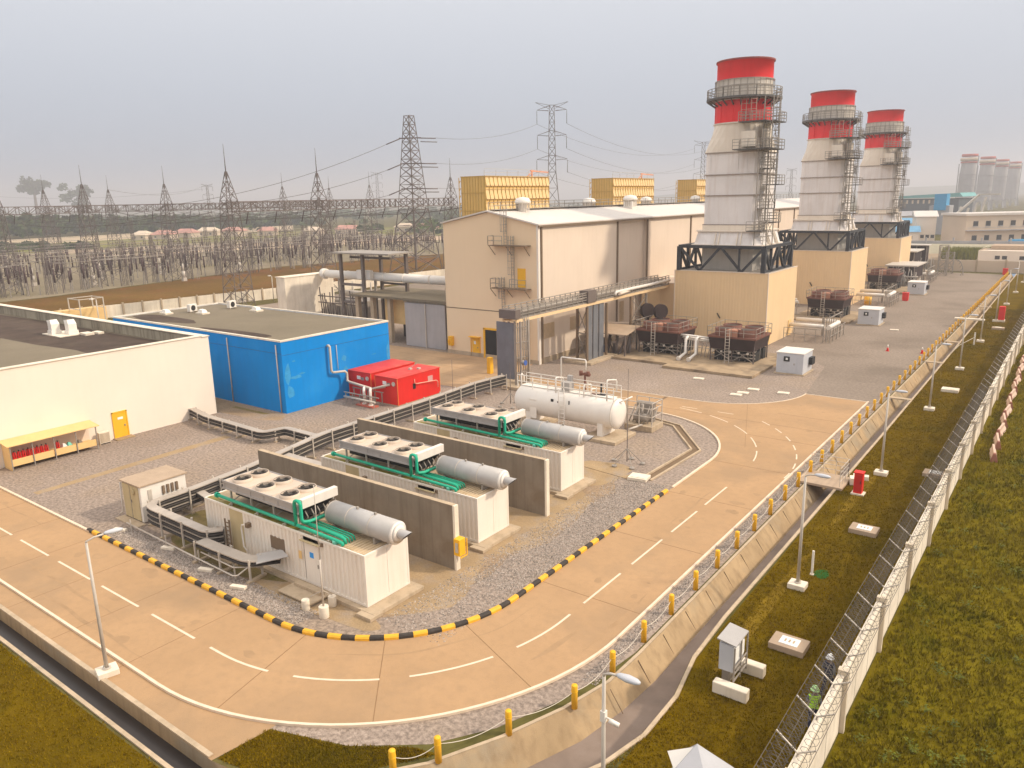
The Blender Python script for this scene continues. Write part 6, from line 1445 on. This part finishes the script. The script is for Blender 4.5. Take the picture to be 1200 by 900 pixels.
def lat(mb, cx, cy, z0, z1, w0, w1, segs, th):
    """four-legged lattice from half width w0 to w1"""
    lv = [(z0+(z1-z0)*i/segs, w0+(w1-w0)*i/segs) for i in range(segs+1)]
    sg = ((-1,-1),(1,-1),(1,1),(-1,1))
    for sx, sy in sg: mb.bar((cx+sx*w0,cy+sy*w0,z0), (cx+sx*w1,cy+sy*w1,z1), th)
    for i in range(segs):
        (za, wa), (zb, wb) = lv[i], lv[i+1]
        for k in range(4):
            a = sg[k]; c = sg[(k+1) % 4]
            mb.bar((cx+a[0]*wa,cy+a[1]*wa,za), (cx+c[0]*wb,cy+c[1]*wb,zb), th*.6); mb.bar((cx+c[0]*wa,cy+c[1]*wa,za), (cx+a[0]*wb,cy+a[1]*wb,zb), th*.6)
            mb.bar((cx+a[0]*wb,cy+a[1]*wb,zb), (cx+c[0]*wb,cy+c[1]*wb,zb), th*.55)
    return mb
def gtower(x, y, lab):
    t = thing('gantry_tower', lab, 'lattice tower', (x,y,0), 0, 'lattice gantry towers of the switchyard')
    b = MB(); lat(b, 0, 0, 0, 17.5, 2.0, 1.2, 7, .13); lat(b, 0, 0, 17.5, 20.2, 1.2, 1.05, 2, .12); lat(b, 0, 0, 20.2, 25.0, 1.05, .12, 3, .10); b.build('lattice', 'lattice', t, local=True)
    b = MB(); b.cyl((0,0,25), (0,0,29.6), .09, .03, 6); b.build('spike', 'lattice', t, local=True)
    return t
T = {'A':(-121.5,81),'B':(-120.5,100),'K':(-131,151),'C':(-200,93),'F':(-196,112),'G':(-199,73),'H':(-222,169),'I':(-244,208),'J':(-204,192),'D':(-262,110),'E':(-262,130)}
TL = {'A':'nearest gantry tower, rising behind the blue building','B':'gantry tower rising behind the concrete firewall','K':'gantry tower just left of the nearest yellow filter house','C':'gantry tower standing behind the white hall roof, second from the left','F':'gantry tower over the middle of the insulator rows','G':'gantry tower at the left edge of the photo','H':'far gantry tower between the two nearest ones','I':'small far gantry tower right of the firewall tower','J':'slim gantry tower just left of the tall strain pylon','D':'far left gantry tower near the two hazy trees','E':'far gantry tower, third from the left edge'}
g0 = None
for k, (x, y) in T.items():
    if g0 is None: g0 = gtower(x, y, TL[k])
    else: copy_tree(g0, (x,y,0), label=TL[k])
def beam(p, q, lab):
    t = thing('gantry_beam', lab, 'gantry beam', (*p, 18), 0, 'lattice gantry beams')
    a = Vector((*p,0)); c = Vector((*q,0)); L = (c-a).length; u = (c-a)/L; nn = Vector((-u.y,u.x,0))*.8; k = max(2, int(L/2.2)); b = MB()
    for z in (18.2, 19.9):
        for s_ in (-1, 1): b.bar(a+nn*s_+Vector((0,0,z)), c+nn*s_+Vector((0,0,z)), .16)
    for i in range(k+1):
        p_ = a+u*L*i/k
        for s_ in (-1, 1):
            b.bar(p_+nn*s_+Vector((0,0,18.2)), p_+nn*s_+Vector((0,0,19.9)), .12)
            if i < k: b.bar(p_+nn*s_+Vector((0,0,18.2 if i % 2 else 19.9)), p_+u*L/k+nn*s_+Vector((0,0,19.9 if i % 2 else 18.2)), .1)
    o = b.build('lattice', 'lattice', t)
    for i in range(3):
        p_ = a+u*L*(i+.6)/3.2; b = MB(); b.cyl(p_+Vector((0,0,18.1)), p_+Vector((nn.x*1.2,nn.y*1.2,16.0)), .09, n=8); b.build('insulator_string', 'insul', t)
for p, q, lab in ((T['A'],T['B'],'gantry beam between the two nearest towers'),(T['B'],(-127,128),'gantry beam right of the firewall tower'),((-127,128),T['K'],'gantry beam behind the tall strain pylon'),(T['G'],T['C'],'gantry beam at the left edge'),(T['C'],T['F'],'gantry beam over the left insulator rows'),(T['F'],(-199,150),'gantry beam over the middle insulator rows'),((-199,150),T['J'],'gantry beam behind the nearest towers'),((-199,40),T['G'],'gantry beam running out of the left edge'),(T['D'],T['E'],'far gantry beam at the left'),(T['E'],T['H'],'far gantry beam in the middle'),(T['H'],T['I'],'far gantry beam at the right')):
    beam(p, q, lab)
t = None
# post insulators in rows
ins = None; n_i = 0; gi = 'insulator posts of the switchyard'; rr = random.Random(5)
rows = []
for x in (-193,-197,-206,-212,-222,-230,-244,-256,-272,-290):
    y = 40 if x > -240 else 60
    while y < 250:
        if (x*7+y*3) % 41 > 4 and not (x > -200 and y > 165): rows.append((x+rr.uniform(-.5,.5), y+rr.uniform(-.4,.4)))
        y += rr.choice((3.2,3.2,5.6,8.5))
for (x, y) in rows[:290]:
    lab = 'brown porcelain insulator on a grey post in the switchyard rows'
    if ins is None:
        ins = thing('insulator_post', lab, 'insulator', (x,y,0), 0, gi)
        b = MB(); b.bar((-.3,0,0), (0,0,3.0), .14); b.bar((.3,0,0), (0,0,3.0), .14); b.bar((-.25,0,1.2), (.25,0,1.2), .1); b.build('support', 'steel', ins, local=True)
        b = MB(); b.cyl((0,0,3.0), (0,0,6.6), .24, .2, 8)
        b.build('insulator', 'insul', ins, local=True)
        b = MB(); b.cyl((0,0,6.6), (0,0,6.9), .22, n=8); b.build('cap', 'steel', ins, local=True)
        srcI = ins
    else:
        c = copy_tree(srcI, (x,y,0), rz=rr.uniform(0,3), label=lab); s_ = rr.uniform(.75, 1.15); c.scale = (1, 1, s_)
fr0 = None; fl = 'grey disconnector frame with brown insulators in the switchyard rows'
for x in (-195,-203,-215,-226,-238,-250,-266,-282,-300):
    y = 38+rr.uniform(0,8)
    while y < 262:
        if fr0 is None:
            fr0 = thing('disconnector_frame', fl, 'switchgear', (x,y,0), 0, 'disconnector frames of the switchyard')
            b = MB(); b.bar((0,-2.4,0), (0,-2.4,4.2), .16); b.bar((0,2.4,0), (0,2.4,4.2), .16); b.bar((0,-3.2,4.2), (0,3.2,4.2), .2); b.bar((0,-2.4,1.5), (0,2.4,4.0), .07); b.bar((0,2.4,1.5), (0,-2.4,4.0), .07); b.build('support', 'lattice', fr0, local=True)
            for yy in (-2.8,0,2.8): b = MB(); b.cyl((0,yy,4.3), (0,yy,6.9), .17, .14, 7); b.build('insulator', 'insul', fr0, local=True)
            b = MB(); b.cyl((0,-2.8,7), (0,2.8,7.1), .07, n=6); b.build('contact_arm', 'steel', fr0, local=True)
        else: copy_tree(fr0, (x+rr.uniform(-1,1),y,0), rz=rr.choice((0,0,PI/2)), label=fl)
        y += rr.choice((9,12,15))
for x, y, h in [(-194+rr.uniform(-2,2), 60+i*9.3, rr.uniform(10,15)) for i in range(15)]+[(-232+rr.uniform(-3,3), 66+i*11, rr.uniform(10,16)) for i in range(14)]:
    b = MB(); lat(b, 0, 0, 0, h, .55, .3, 6, .07); o = b.build('lattice_mast', 'lattice'); o.location = (x,y,0); tag(o, 'slim lattice mast rising out of the insulator rows', 'mast', 'slim lattice masts of the switchyard')
for i in range(13):
    x = rr.choice((-191,-204,-218,-234)); y = 60+i*8.6; 
    b = MB(); b.box(-.5,.5,-.5,.5,0,.9); b.cyl((0,0,.9), (0,0,2.6), .42, n=10); b.cyl((0,0,2.6), (0,0,4.6), .25, .2, 8)
    o = b.build('instrument_transformer', 'steel_l'); o.location = (x,y,0); tag(o, 'white instrument transformer among the insulator rows', 'transformer', 'white instrument transformers')
for i, x in enumerate((-193,-206,-222,-244,-272)):
    b = MB(); 
    for q in range(5):
        ya = 45+q*36; b.cyl((x,ya,6.9), (x,ya+27,6.9), .08, n=6)
    b.cyl((x-3,50,9.8), (x-3,200,9.8), .06, n=6)
    tag(b.build('busbar', 'steel', at=(x,60,0)), '%s tubular busbar line on the insulator posts' % ORD[i], 'busbar', 'busbars')
# conductors between gantries
for i in range(14):
    y = 70+i*7.5; b = MB(); a = Vector((-121.5,y if y < 152 else 150,18.2)); c = Vector((-199,y,18.2)); e = Vector((-262,y,18.2))
    for p, q in ((a, c), (c, e)): b.tube([p.lerp(q, u/10)-Vector((0,0,2.4*4*(u/10)*(1-u/10))) for u in range(11)], .05, 4)
    tag(b.build('conductor', 'lattice', at=(-160,y,18)), 'sagging conductor between the gantry beams', 'cable', 'conductors over the switchyard')
for i in range(18):
    y = 72+i*6; b = MB(); x = -199 if i % 2 else -262; b.tube([(x,y,17),(x+2,y+.5,11),(x+5,y+1,7.2)], .05, 4); tag(b.build('dropper', 'lattice', at=(x,y,7)), 'thin dropper wire from gantry to busbar', 'cable', 'dropper wires')
# tall strain pylon
t = thing('strain_pylon', 'tall dark lattice pylon, widest at its feet, left of the turbine hall', 'pylon', (-150,156,0))
px_, py_ = -150, 157
b = MB(); lat(b, px_, py_, 0, 17, 5.2, 2.9, 4, .27); lat(b, px_, py_, 17, 41.5, 2.9, .95, 11, .2)
for z in (35.8,29.2,22.6):
    b.bar((px_-2.6,py_-1.5,z), (px_+2.6,py_+1.5,z), .3)
b.build('lattice', 'lattice', t)
b = MB()
for z in (35.8,29.2,22.6):
    b.cyl((px_+1.6,py_+1.6,z), (px_+4.6,py_+5.2,z-.1), .14, n=6); b.cyl((px_+1.6,py_+2.4,z-.9), (px_+4.2,py_+6.2,z-1), .12, n=6); b.cyl((px_-1.6,py_-1.6,z), (px_-4.4,py_-4.6,z-1.6), .14, n=6)
b.build('insulator_string', 'lattice', t)
def pylon(x, y, H_, rz, lab):
    t = thing('suspension_pylon', lab, 'pylon', (x,y,0), rz, 'lattice suspension pylons')
    k = H_/50; b = MB(); lat(b, 0, 0, 0, 27*k, 4.0*k, 1.3*k, 5, .2); lat(b, 0, 0, 27*k, 49*k, 1.3*k, .8*k, 8, .16)
    for z, w_ in ((31,5.3),(39,5.0),(47.2,5.1)):
        for s_ in (-1, 1):
            for yy in (-.8, .8): b.bar((s_*1.2*k,yy,z*k), (s_*w_*k,0,z*k+.3), .13); b.bar((s_*.9*k,yy,(z+1.6)*k), (s_*w_*k,0,z*k+.3), .12)
    for s_ in (-1, 1): b.bar((s_*.9,0,47.8*k), (s_*5.6*k,0,50*k), .13); b.bar((s_*.9,0,49*k), (s_*5.6*k,0,50*k), .12)
    b.build('lattice', 'lattice', t, local=True)
    for z, w_ in ((31,5.3),(39,5.0),(47.2,5.1)):
        for s_ in (-1, 1): b = MB(); b.cyl((s_*w_*k,0,z*k), (s_*w_*k,0,z*k-4.2*k), .1, n=6); b.build('insulator_string', 'lattice', t, local=True)
    return t
pylon(-162,244,53,rad(33),'tall pylon with three pairs of arms behind the filter houses')
pylon(-187,441,50,rad(25),'hazy pylon whose arms show left of the nearest chimney')
pylon(-479,304,33,rad(55),'small faint pylon far beyond the left gantry beams')
pylon(-500,480,44,rad(45),'very faint pylon far behind the strain pylon, left one')
pylon(-470,500,38,rad(45),'very faint pylon far behind the strain pylon, right one')
pylon(-215,700,40,rad(20),'tiny faint pylon between the nearest and middle chimney')
b = MB()
A0 = Vector((px_,py_,0)); B0 = Vector((-162,244,0)); D0 = Vector((-187,441,0))
def sag(p, q, s_, r_=.05):
    b = MB(); b.tube([p.lerp(q, u/16)-Vector((0,0,s_*4*(u/16)*(1-u/16))) for u in range(17)], r_, 4); return b
cu = Vector((math.cos(rad(33)), math.sin(rad(33)), 0)); cl = ['top','middle','bottom']
for i, (z1, z2) in enumerate(((35.8,45.5),(29.2,36.8),(22.6,28.6))):
    tag(sag(Vector((px_+4.6,py_+5.2,z1)), B0-cu*5.4+Vector((0,0,z2)), 2.0).build('power_line', 'lattice', at=(px_,py_,z1)), '%s power line from the strain pylon to the pylon behind the filter houses' % cl[i], 'power line', 'power lines')
    tag(sag(Vector((px_-4.4,py_-4.6,z1-1.6)), Vector((-196+i*2,112+i*9,19.5)), 2.2, .06).build('power_line', 'lattice', at=(px_,py_,z1-2)), '%s power line running down from the strain pylon to the gantry' % cl[i], 'power line', 'power lines')
    for s_ in (-1, 1): tag(sag(B0+cu*5.4*s_+Vector((0,0,z2)), D0+cu*5*s_+Vector((0,0,z2)), 7).build('power_line', 'lattice', at=tuple(B0+Vector((0,0,z2)))), '%s power line, %s side, running right behind the chimneys' % (cl[i], 'near' if s_ > 0 else 'far'), 'power line', 'power lines')
for i, (a_, c_) in enumerate((((-479,304,33),(-262,130,25)),((-700,250,30),(-479,304,30)))):
    tag(sag(Vector(a_), Vector(c_), 4, .06).build('power_line', 'lattice', at=a_), ('faint line from the small far pylon to the gantry','faint line running left from the small far pylon')[i], 'power line', 'power lines')

# ================================================================== FAR BACKGROUND
def far_wall(p, q, h, lab, th=.4):
    b = MB(); b.bar((*p,h/2), (*q,h/2), th, h); o = b.build('boundary_wall', 'haze_wall', at=(*p,0)); tag(o, lab, 'wall')
far_wall((-470,120), (-480,372), 3.2, 'long pale far wall beyond the switchyard, upper one')
far_wall((-362,150), (-325,205), 1.6, 'lower pale wall at the back of the switchyard, left piece')
far_wall((-325,205), (-262,300), 1.6, 'lower pale wall at the back of the switchyard, right piece')
s = MB(); s.sheet([(-505,140),(-380,140),(-300,330),(-260,420),(-430,420)], .003); s.sheet([(-300,330),(-260,300),(-160,330),(-200,520),(-420,520)], .005)
struct('meadow', s, mat('meadow', (0.17,0.165,0.045), 1, .3, .03, world=True, patch=.7, pcol=(0.26,0.20,0.10), pscale=.02))
s = MB(); s.sheet([(-331,150),(-318,150),(-255,310),(-160,420),(-168,428),(-268,322)], .008); struct('dirt_road', s, mat('dirt_road', (0.5,0.38,0.26), 1, .1, .1, world=True))
hr = random.Random(9)
for i in range(15):
    f = i/14; x = -480+200*f+hr.uniform(-14,14) if i > 3 else -455+hr.uniform(-10,10); y = 245+170*f+hr.uniform(-6,6); w_ = hr.uniform(8,15); d_ = hr.uniform(8,11); h_ = hr.uniform(2.8,3.6)
    t = thing('house', '%s hazy low house with pinkish roof in the far settlement, from the left' % ORD[i].replace('nearest', 'first'), 'house', (x,y,0), hr.uniform(.3,.7), 'houses of the far settlement')
    b = MB(); b.box(-w_/2,w_/2,-d_/2,d_/2,0,h_); b.build('wall', 'haze_wall', t, local=True)
    b = MB(); b.loft([[(-w_/2-.5,-d_/2-.5,h_),(w_/2+.5,-d_/2-.5,h_),(w_/2+.5,d_/2+.5,h_),(-w_/2-.5,d_/2+.5,h_)],[(-w_/2+2,-.1,h_+2.4),(w_/2-2,-.1,h_+2.4),(w_/2-2,.1,h_+2.4),(-w_/2+2,.1,h_+2.4)]]); b.build('roof', 'pink' if i % 3 else 'haze_wall', t, local=True)
    for q in (-1, 1): b = MB(); b.box(q*w_/4-.6,q*w_/4+.6,-d_/2-.06,-d_/2,1,2.1); b.build('window', 'glass', t, local=True)
# woodland mass and bushes
def crowns(mb, pts, r_, dens, leaf, rnd_):
    for (x, y, z, rx, rz_) in pts:
        lobes = [(x+rnd_.uniform(-.6,.6)*rx, y+rnd_.uniform(-.6,.6)*rx, z+rnd_.uniform(-.4,.5)*rz_, rnd_.uniform(.35,.6)) for _ in range(5)]
        for _ in range(dens):
            lx, ly, lz, k = rnd_.choice(lobes); a = rnd_.uniform(0, 6.28); e = math.asin(rnd_.uniform(-.5, 1)); q = k*rnd_.uniform(.75, 1.05)
            c = Vector((lx+rx*q*math.cos(e)*math.cos(a), ly+rx*q*math.cos(e)*math.sin(a), lz+rz_*q*math.sin(e)))
            u = Vector((rnd_.uniform(-1,1), rnd_.uniform(-1,1), rnd_.uniform(-1,1))).normalized()*leaf*rnd_.uniform(.6,1.3); v = u.orthogonal().normalized()*leaf*.7
            mb.add([c-u, c+v, c+u*.9, c-v], [(0,1,2,3)])
    return mb
wr = random.Random(3); pts = []
for _ in range(330):
    a = wr.random()**1.3; x = -515-wr.random()*140; y = 110+a*330; hgt_ = (17.5-10*a)*wr.uniform(.7,1.1); pts.append((x, y, hgt_*.55, wr.uniform(4.5,8), hgt_*.55))
for _ in range(26):
    y = 110+wr.random()*70; x = -385-wr.random()*60; h_ = wr.uniform(2.5,4.5)*(1-.4*(y-125)/75); pts.append((x, y, h_*.5, wr.uniform(4,6), h_*.5))
b = crowns(MB(), pts, 0, 100, 1.9, wr)
tag(b.build('woodland', 'leaf'), 'dense hazy green woodland beyond the switchyard', 'woodland', kind='stuff')
pts = []
for _ in range(260):
    x = -320-wr.random()*700; y = 330+wr.random()*800; h_ = wr.uniform(4,11); pts.append((x, y, h_*.5, wr.uniform(5,12), h_*.5))
for _ in range(60):
    x = -230-wr.random()*160; y = 330+wr.random()*200; h_ = wr.uniform(3,7); pts.append((x, y, h_*.5, wr.uniform(4,8), h_*.5))
b = crowns(MB(), pts, 0, 40, 2.4, wr); tag(b.build('far_woodland', 'leaf'), 'scattered hazy bush and trees in the far plain', 'woodland', kind='stuff')
for x, y, H_, R_, lab in ((-1330,545,66,23,'left of two huge umbrella-shaped trees fading in the haze'),(-1290,592,60,27,'right of two huge umbrella-shaped trees fading in the haze')):
    t = thing('tree', lab, 'tree', (x,y,0), 0, 'huge hazy trees')
    b = MB(); b.cyl((x,y,0), (x+1,y,H_*.62), 3.0, 1.8, 8)
    for q in range(5): a = q*1.3; b.cyl((x+1,y,H_*.58), (x+R_*.5*math.cos(a),y+R_*.5*math.sin(a),H_*.82), .6, .3, 6)
    b.build('trunk', 'bark', t)
    b = crowns(MB(), [(x+wr.uniform(-.6,.6)*R_, y+wr.uniform(-.6,.6)*R_, H_*(.78 if 'left' in lab else .6)+wr.uniform(-8,7)*(1 if 'left' in lab else 2.0), R_*wr.uniform(.3,.5), wr.uniform(6,10)) for _ in range(17)], 0, 90, 2.3, wr); b.build('crown', 'leaf', t)
b = MB(); wv = random.Random(8)
for _ in range(5200):
    x = -33.5+wv.random()*13; y = 252+wv.random()*9; h_ = wv.uniform(1.6,3.6); a = wv.uniform(0,6.28)
    b.add([(x-.2*math.cos(a),y-.2*math.sin(a),0), (x+.2*math.cos(a),y+.2*math.sin(a),0), (x+wv.uniform(-.7,.7),y+wv.uniform(-.7,.7),h_)], [(0,1,2)])
tag(b.build('reeds', 'leaf2'), 'bright yellow green reed bed beyond the end wall', 'reeds', kind='stuff')
def ridge(name, pts, dist_dir, m):
    pass
b = MB()
hp = []
for i in range(61):
    a = -88+i*3.0; d_ = 3000; h_ = 22+16*math.sin(a*.06+1)+10*math.sin(a*.21)+6*math.sin(a*.5)
    if a > -12: h_ += 34*max(0, math.sin((a+12)*.06))
    hp.append((a, d_, h_))
n = len(hp); vs = []
for k, (f, hh) in enumerate(((1,0),(1.06,.7),(1.12,1),(1.25,.9),(1.5,0))):
    vs += [(math.sin(rad(a))*d_*f, math.cos(rad(a))*d_*f, h_*hh) for a, d_, h_ in hp]
b.add(vs, [(k*n+i, k*n+i+1, (k+1)*n+i+1, (k+1)*n+i) for k in range(4) for i in range(n-1)], True)
struct('hills', b, 'hill')

# end wall and right-hand background
t = thing('end_wall', 'low beige wall closing the yard beyond the last kiosk', 'wall', (-20,215,0))
b = MB(); b.box(-70,-5.0,215.5,215.8,0,2.75); b.build('wall', 'haze_wall', t)
b = MB()
for x in range(-69, -5, 6): b.box(x-.2,x+.2,215.3,215.49,0,3.0)
b.build('wall_post', 'conc', t)
s = MB(); s.sheet([(-60,216),(20,216),(20,330),(-75,330)], .003); struct('far_yard', s, mat('far_yard', (0.32,0.24,0.165), 1, .2, .05, world=True))
t = thing('low_white_building', 'low white building with small dark windows behind the end wall', 'building', (-15,240,0))
b = MB(); b.box(-23,8,237,247,0,3.7); b.add([(-23,237,3.7),(-21,240,4.9),(-21,247,4.9),(-23,247,3.7)], [(0,1,2,3)]); b.build('wall', 'render_w', t)
b = MB(); b.box(-20.5,8,240,248,3.7,4.8); b.build('roof', 'tread', t)
for x in (-18.6,-17.0,-13.2,-11.9,-10.4,-8.8): b = MB(); b.box(x-.55,x+.55,236.93,237,1.5,2.4); b.build('window', 'glass', t)
t = thing('canal_bank', 'long pale concrete bank running across behind the reed bed', 'embankment', (-35,285,0))
b = MB(); b.loft([[(-120,262,0),(60,288,0),(60,300,0),(-120,274,0)],[(-120,267,2.6),(60,293,2.6),(60,297,2.6),(-120,271,2.6)]]); b.build('bank', mat('bank', (0.40,0.36,0.26), 1, .15, .1), t)
b = MB(); b.bar((-120,269,3.1), (60,295,3.1), .5, .9)
for i in range(24): b.bar((-118+i*7.6,268.6+i*1.1,2.6), (-118+i*7.6,268.6+i*1.1,4.6), .5)
b.build('parapet', 'far_grey', t)
t = thing('office_block', 'two-storey cream office block with rows of windows in the haze', 'building', (-28,325,0), rad(40))
b = MB(); b.box(-10,60,0,14,0,10.2); b.build('wall', 'haze_wall', t, local=True)
b = MB(); b.box(-10.5,60.5,-.5,14.5,10.2,11.0); b.build('roof', 'roof_w', t, local=True)
b = MB(); b.box(-10,60,-1.2,0,4.9,5.2); b.bar((-10,-1.1,6.0), (60,-1.1,6.0), .12); b.build('balcony', 'far_grey', t, local=True)
for i in range(14):
    for z in (1.6, 6.6):
        x = -6.5+i*4.6; b = MB(); b.box(x-.9,x+.9,-.06,0,z,z+1.7); w_ = b.build('window', 'glass', t, local=True)
        b = MB(); b.box(x-1.05,x+1.05,-.16,0,z-.2,z); b.build('sill', 'far_grey', w_, local=True)
b = MB(); b.loft([[(-4,0,0),(8,1,0),(8,5,0),(-4,4,0)],[(-2,1,2.2),(7,1.6,2.4),(7,4.4,2.4),(-2,3.6,2.2)]])
o = b.build('blue_tarp', 'far_blue'); o.location = (-20,316,0); tag(o, 'bright blue tarpaulin heap before the office block', 'tarpaulin')
t = thing('process_tower', 'dark grey tower block with a bright blue upper face', 'building', (-55,392,0))
b = MB(); b.box(-4,4,0,12,0,12.5); b.build('lower_block', 'far_grey', t, local=True); b = MB(); b.box(-2.2,2.6,-.3,9,10.5,17.5); b.build('blue_block', 'far_blue', t, local=True)
b = MB()
for i in range(4): b.bar((6+i*3,0,0), (8+i*3,3,rnd.uniform(9,20)), .7)
b.bar((6,0,8), (14,8,17), .8); b.bar((14,8,17), (22,4,17), .7); b.build('inclined_duct', 'steel_l', t, local=True)
t = thing('storage_shed', 'long dark storage shed with teal roof and arched top openings', 'shed', (-80,520,0), rad(-4))
b = MB(); b.loft([[(-32,0,0),(40,0,0),(40,40,0),(-32,40,0)],[(-32,0,11),(-8,0,16.5),(-8,40,16.5),(-32,40,11)]] if False else [[(-34,0,0),(17,0,0),(17,40,0),(-34,40,0)],[(-34,0,14),(17,0,14),(17,40,14),(-34,40,14)]]); b.build('wall', 'far_dark', t, local=True)
b = MB(); b.loft([[(-36,-1,14.2),(19,-1,15.2),(19,41,15.2),(-36,41,14.2)],[(-33,-1,15.2),(17,-1,17.4),(17,41,17.4),(-33,41,15.2)]]); b.build('roof', 'far_teal', t, local=True)
for i in range(15): b = MB(); b.box(-32+i*3.0,-31+i*3.0,-.1,0,11.5,13.6); b.build('opening', 'haze_wall', t, local=True)
for i, (x, y, w_, d_, h_, rf, lab) in enumerate(((-62,322,22,10,4.2,'far_blue','white building with a wide blue roof, nearer one'),(-66,348,24,10,6.4,'far_blue','white building with a blue roof, farther one'),(-50.5,332,7,14,9.6,'roof_w','tall white building beside the blue-roofed ones'),(-78,392,40,16,8,'far_grey','grey works building below the dark shed'))):
    t = thing('works_building', lab, 'building', (x,y,0), .25, 'works buildings in the haze')
    b = MB(); b.box(-w_/2,w_/2,0,d_,0,h_); b.build('wall', 'render_w', t, local=True)
    b = MB(); b.loft([[(-w_/2-.6,-.6,h_),(w_/2+.6,-.6,h_),(w_/2+.6,d_+.6,h_),(-w_/2-.6,d_+.6,h_)],[(-w_/2-.6,d_/2-.3,h_+2),(w_/2+.6,d_/2-.3,h_+2),(w_/2+.6,d_/2+.3,h_+2),(-w_/2-.6,d_/2+.3,h_+2)]]); b.build('roof', mat('blue_sheet', (0.14,0.34,0.52), .6) if rf == 'far_blue' else rf, t, local=True)
    for q in range(4): b = MB(); xx = -w_/2+w_*(q+.5)/4; b.box(xx-.6,xx+.6,-.06,0,1.6,2.8); b.build('window', 'glass', t, local=True)
st0 = None
for i, (x, y) in enumerate(((-88.5,764),(-83.0,843),(-80.0,940),(-76.0,1040))):
    lab = '%s of the four hazy twin-banded grey stacks on the horizon, from the left' % ('first','second','third','fourth')[i]
    if st0 is None:
        st0 = thing('far_stack', lab, 'chimney', (x,y,0), 0, 'four hazy stacks on the horizon')
        b = MB(); b.lathe([(6.4,8),(6.4,30),(5.7,38),(5.7,45)], 0, 0, 20)
        for z in (12,17,22,27,31): b.lathe([(6.4,z),(6.8,z+.2),(6.4,z+.6)], 0, 0, 20)
        b.build('shaft', mat('far_stack', (0.42,0.40,0.40), .6, .1, .05), st0, local=True)
        b = MB(); b.lathe([(5.7,40.4),(6.4,40.5),(6.4,41.4),(5.7,41.6)], 0, 0, 20); b.lathe([(5.7,45.6),(6.1,45.7),(6.1,47.6),(0,47.8)], 0, 0, 20); b.build('red_band', 'far_red', st0, local=True)
        b = MB(); b.lathe([(5.7,42.2),(6.8,42.2),(6.8,44.6),(5.7,44.6)], 0, 0, 20); b.build('platform', 'haze_wall', st0, local=True)
        b = MB()
        for q in range(8): a = q*PI/4; b.bar((8*math.cos(a),8*math.sin(a),0), (6.3*math.cos(a),6.3*math.sin(a),10), .8); b.bar((8*math.cos(a),8*math.sin(a),0), (6.3*math.cos(a+.8),6.3*math.sin(a+.8),10), .5)
        b.bar((6.4,-4,8), (6.8,-4,46), .7); b.bar((-7,-2,10), (-7,-2,40), .7); b.build('support_frame', 'far_grey', st0, local=True)
    else: copy_tree(st0, (x,y,0), label=lab)
b = MB(); b.box(-30,40,640,690,0,9); b.box(-34,60,700,760,0,15); b.box(-12,40,560,600,0,10)
t = thing('distant_plant', 'wide grey plant halls fading in haze at the right edge', 'building', (-20,650,0)); b.build('wall', 'far_dark', t)
b = MB(); b.box(-31,41,639,691,9,10); b.box(-35,61,699,761,15,16); b.box(-13,41,559,601,10,11); b.build('roof', 'far_grey', t)
# process modules between the farthest enclosure and the end wall
for i, (x, y, w_, d_, h_, lab) in enumerate(((-36,199,8,9,5.5,'dark process module with pale canopy beyond the farthest enclosure'),(-30.5,176,5,10,4.2,'low dark cooler block right of the farthest enclosure'),(-37,212,11,3,6.2,'tall dark cooler bank near the end wall'))):
    t = thing('process_module', lab, 'module', (x,y,0), 0, 'process modules in the far yard')
    b = MB(); b.box(-w_/2,w_/2,0,d_,1.6,h_); b.build('casing', 'rust_d', t, local=True)
    b = MB(); b.box(-w_/2-.5,w_/2+.6,-.6,d_+.4,h_,h_+.25); b.build('canopy', 'steel_l', t, local=True)
    b = MB()
    for q in range(6):
        for yy in (0, d_): b.bar((-w_/2+q*w_/5,yy,0), (-w_/2+q*w_/5,yy,h_), .16)
    for q in range(22): xx = rnd.uniform(-w_/2,w_/2+2); b.cyl((xx,-1-rnd.random()*2,0), (xx+rnd.uniform(-.6,.6),-1,rnd.uniform(1.5,4)), rnd.uniform(.06,.16), n=6)
    b.tube([(-w_/2,-1.2,2.6),(0,-1.2,2.8),(.6,-1.2,2.2),(w_/2+1,-1.2,2.2)], .22, 8); b.build('pipework', 'steel', t, local=True)
t = thing('scaffold_tower', 'slim steel scaffold tower near the end wall', 'scaffold', (-26.5,203,0))
b = MB(); lat(b, 0, 0, 0, 7, .9, .9, 4, .14); lat(b, .6, 6, 0, 5, .8, .8, 3, .12); b.build('frame', 'steel', t, local=True)
t = thing('arched_truss', 'small arched steel truss standing alone before the end wall', 'truss', (-24,205,0))
b = MB()
pts = [(1.6*math.cos(a)*1.0,0,3.6*math.sin(a)) for a in [PI/2+q*PI/2/6-PI/2 for q in range(7)]]
for p, q in zip(pts, pts[1:]): b.bar(p, q, .2); b.bar((p[0]-.6,0,p[2]), q, .12)
b.build('frame', 'steel', t, local=True)

# ================================================================== HAZE
b = MB(); b.box(-7200,7200,-7200,7200,-2.0,110)
hz = b.build('haze', mat('haze_tmp', (1,1,1)))
hm = bpy.data.materials.new('haze_air'); hm.use_nodes = True; hn = hm.node_tree.nodes; hn.clear()
ho = hn.new('ShaderNodeOutputMaterial'); pv = hn.new('ShaderNodeVolumePrincipled')
pv.inputs['Color'].default_value = (0.93, 0.91, 0.93, 1); pv.inputs['Density'].default_value = HAZE_DENSITY; pv.inputs['Anisotropy'].default_value = 0.2
hm.node_tree.links.new(pv.outputs[0], ho.inputs['Volume'])
hz.data.materials.clear(); hz.data.materials.append(hm)
tag(hz, 'thin pale haze filling the air', 'haze', kind='stuff')
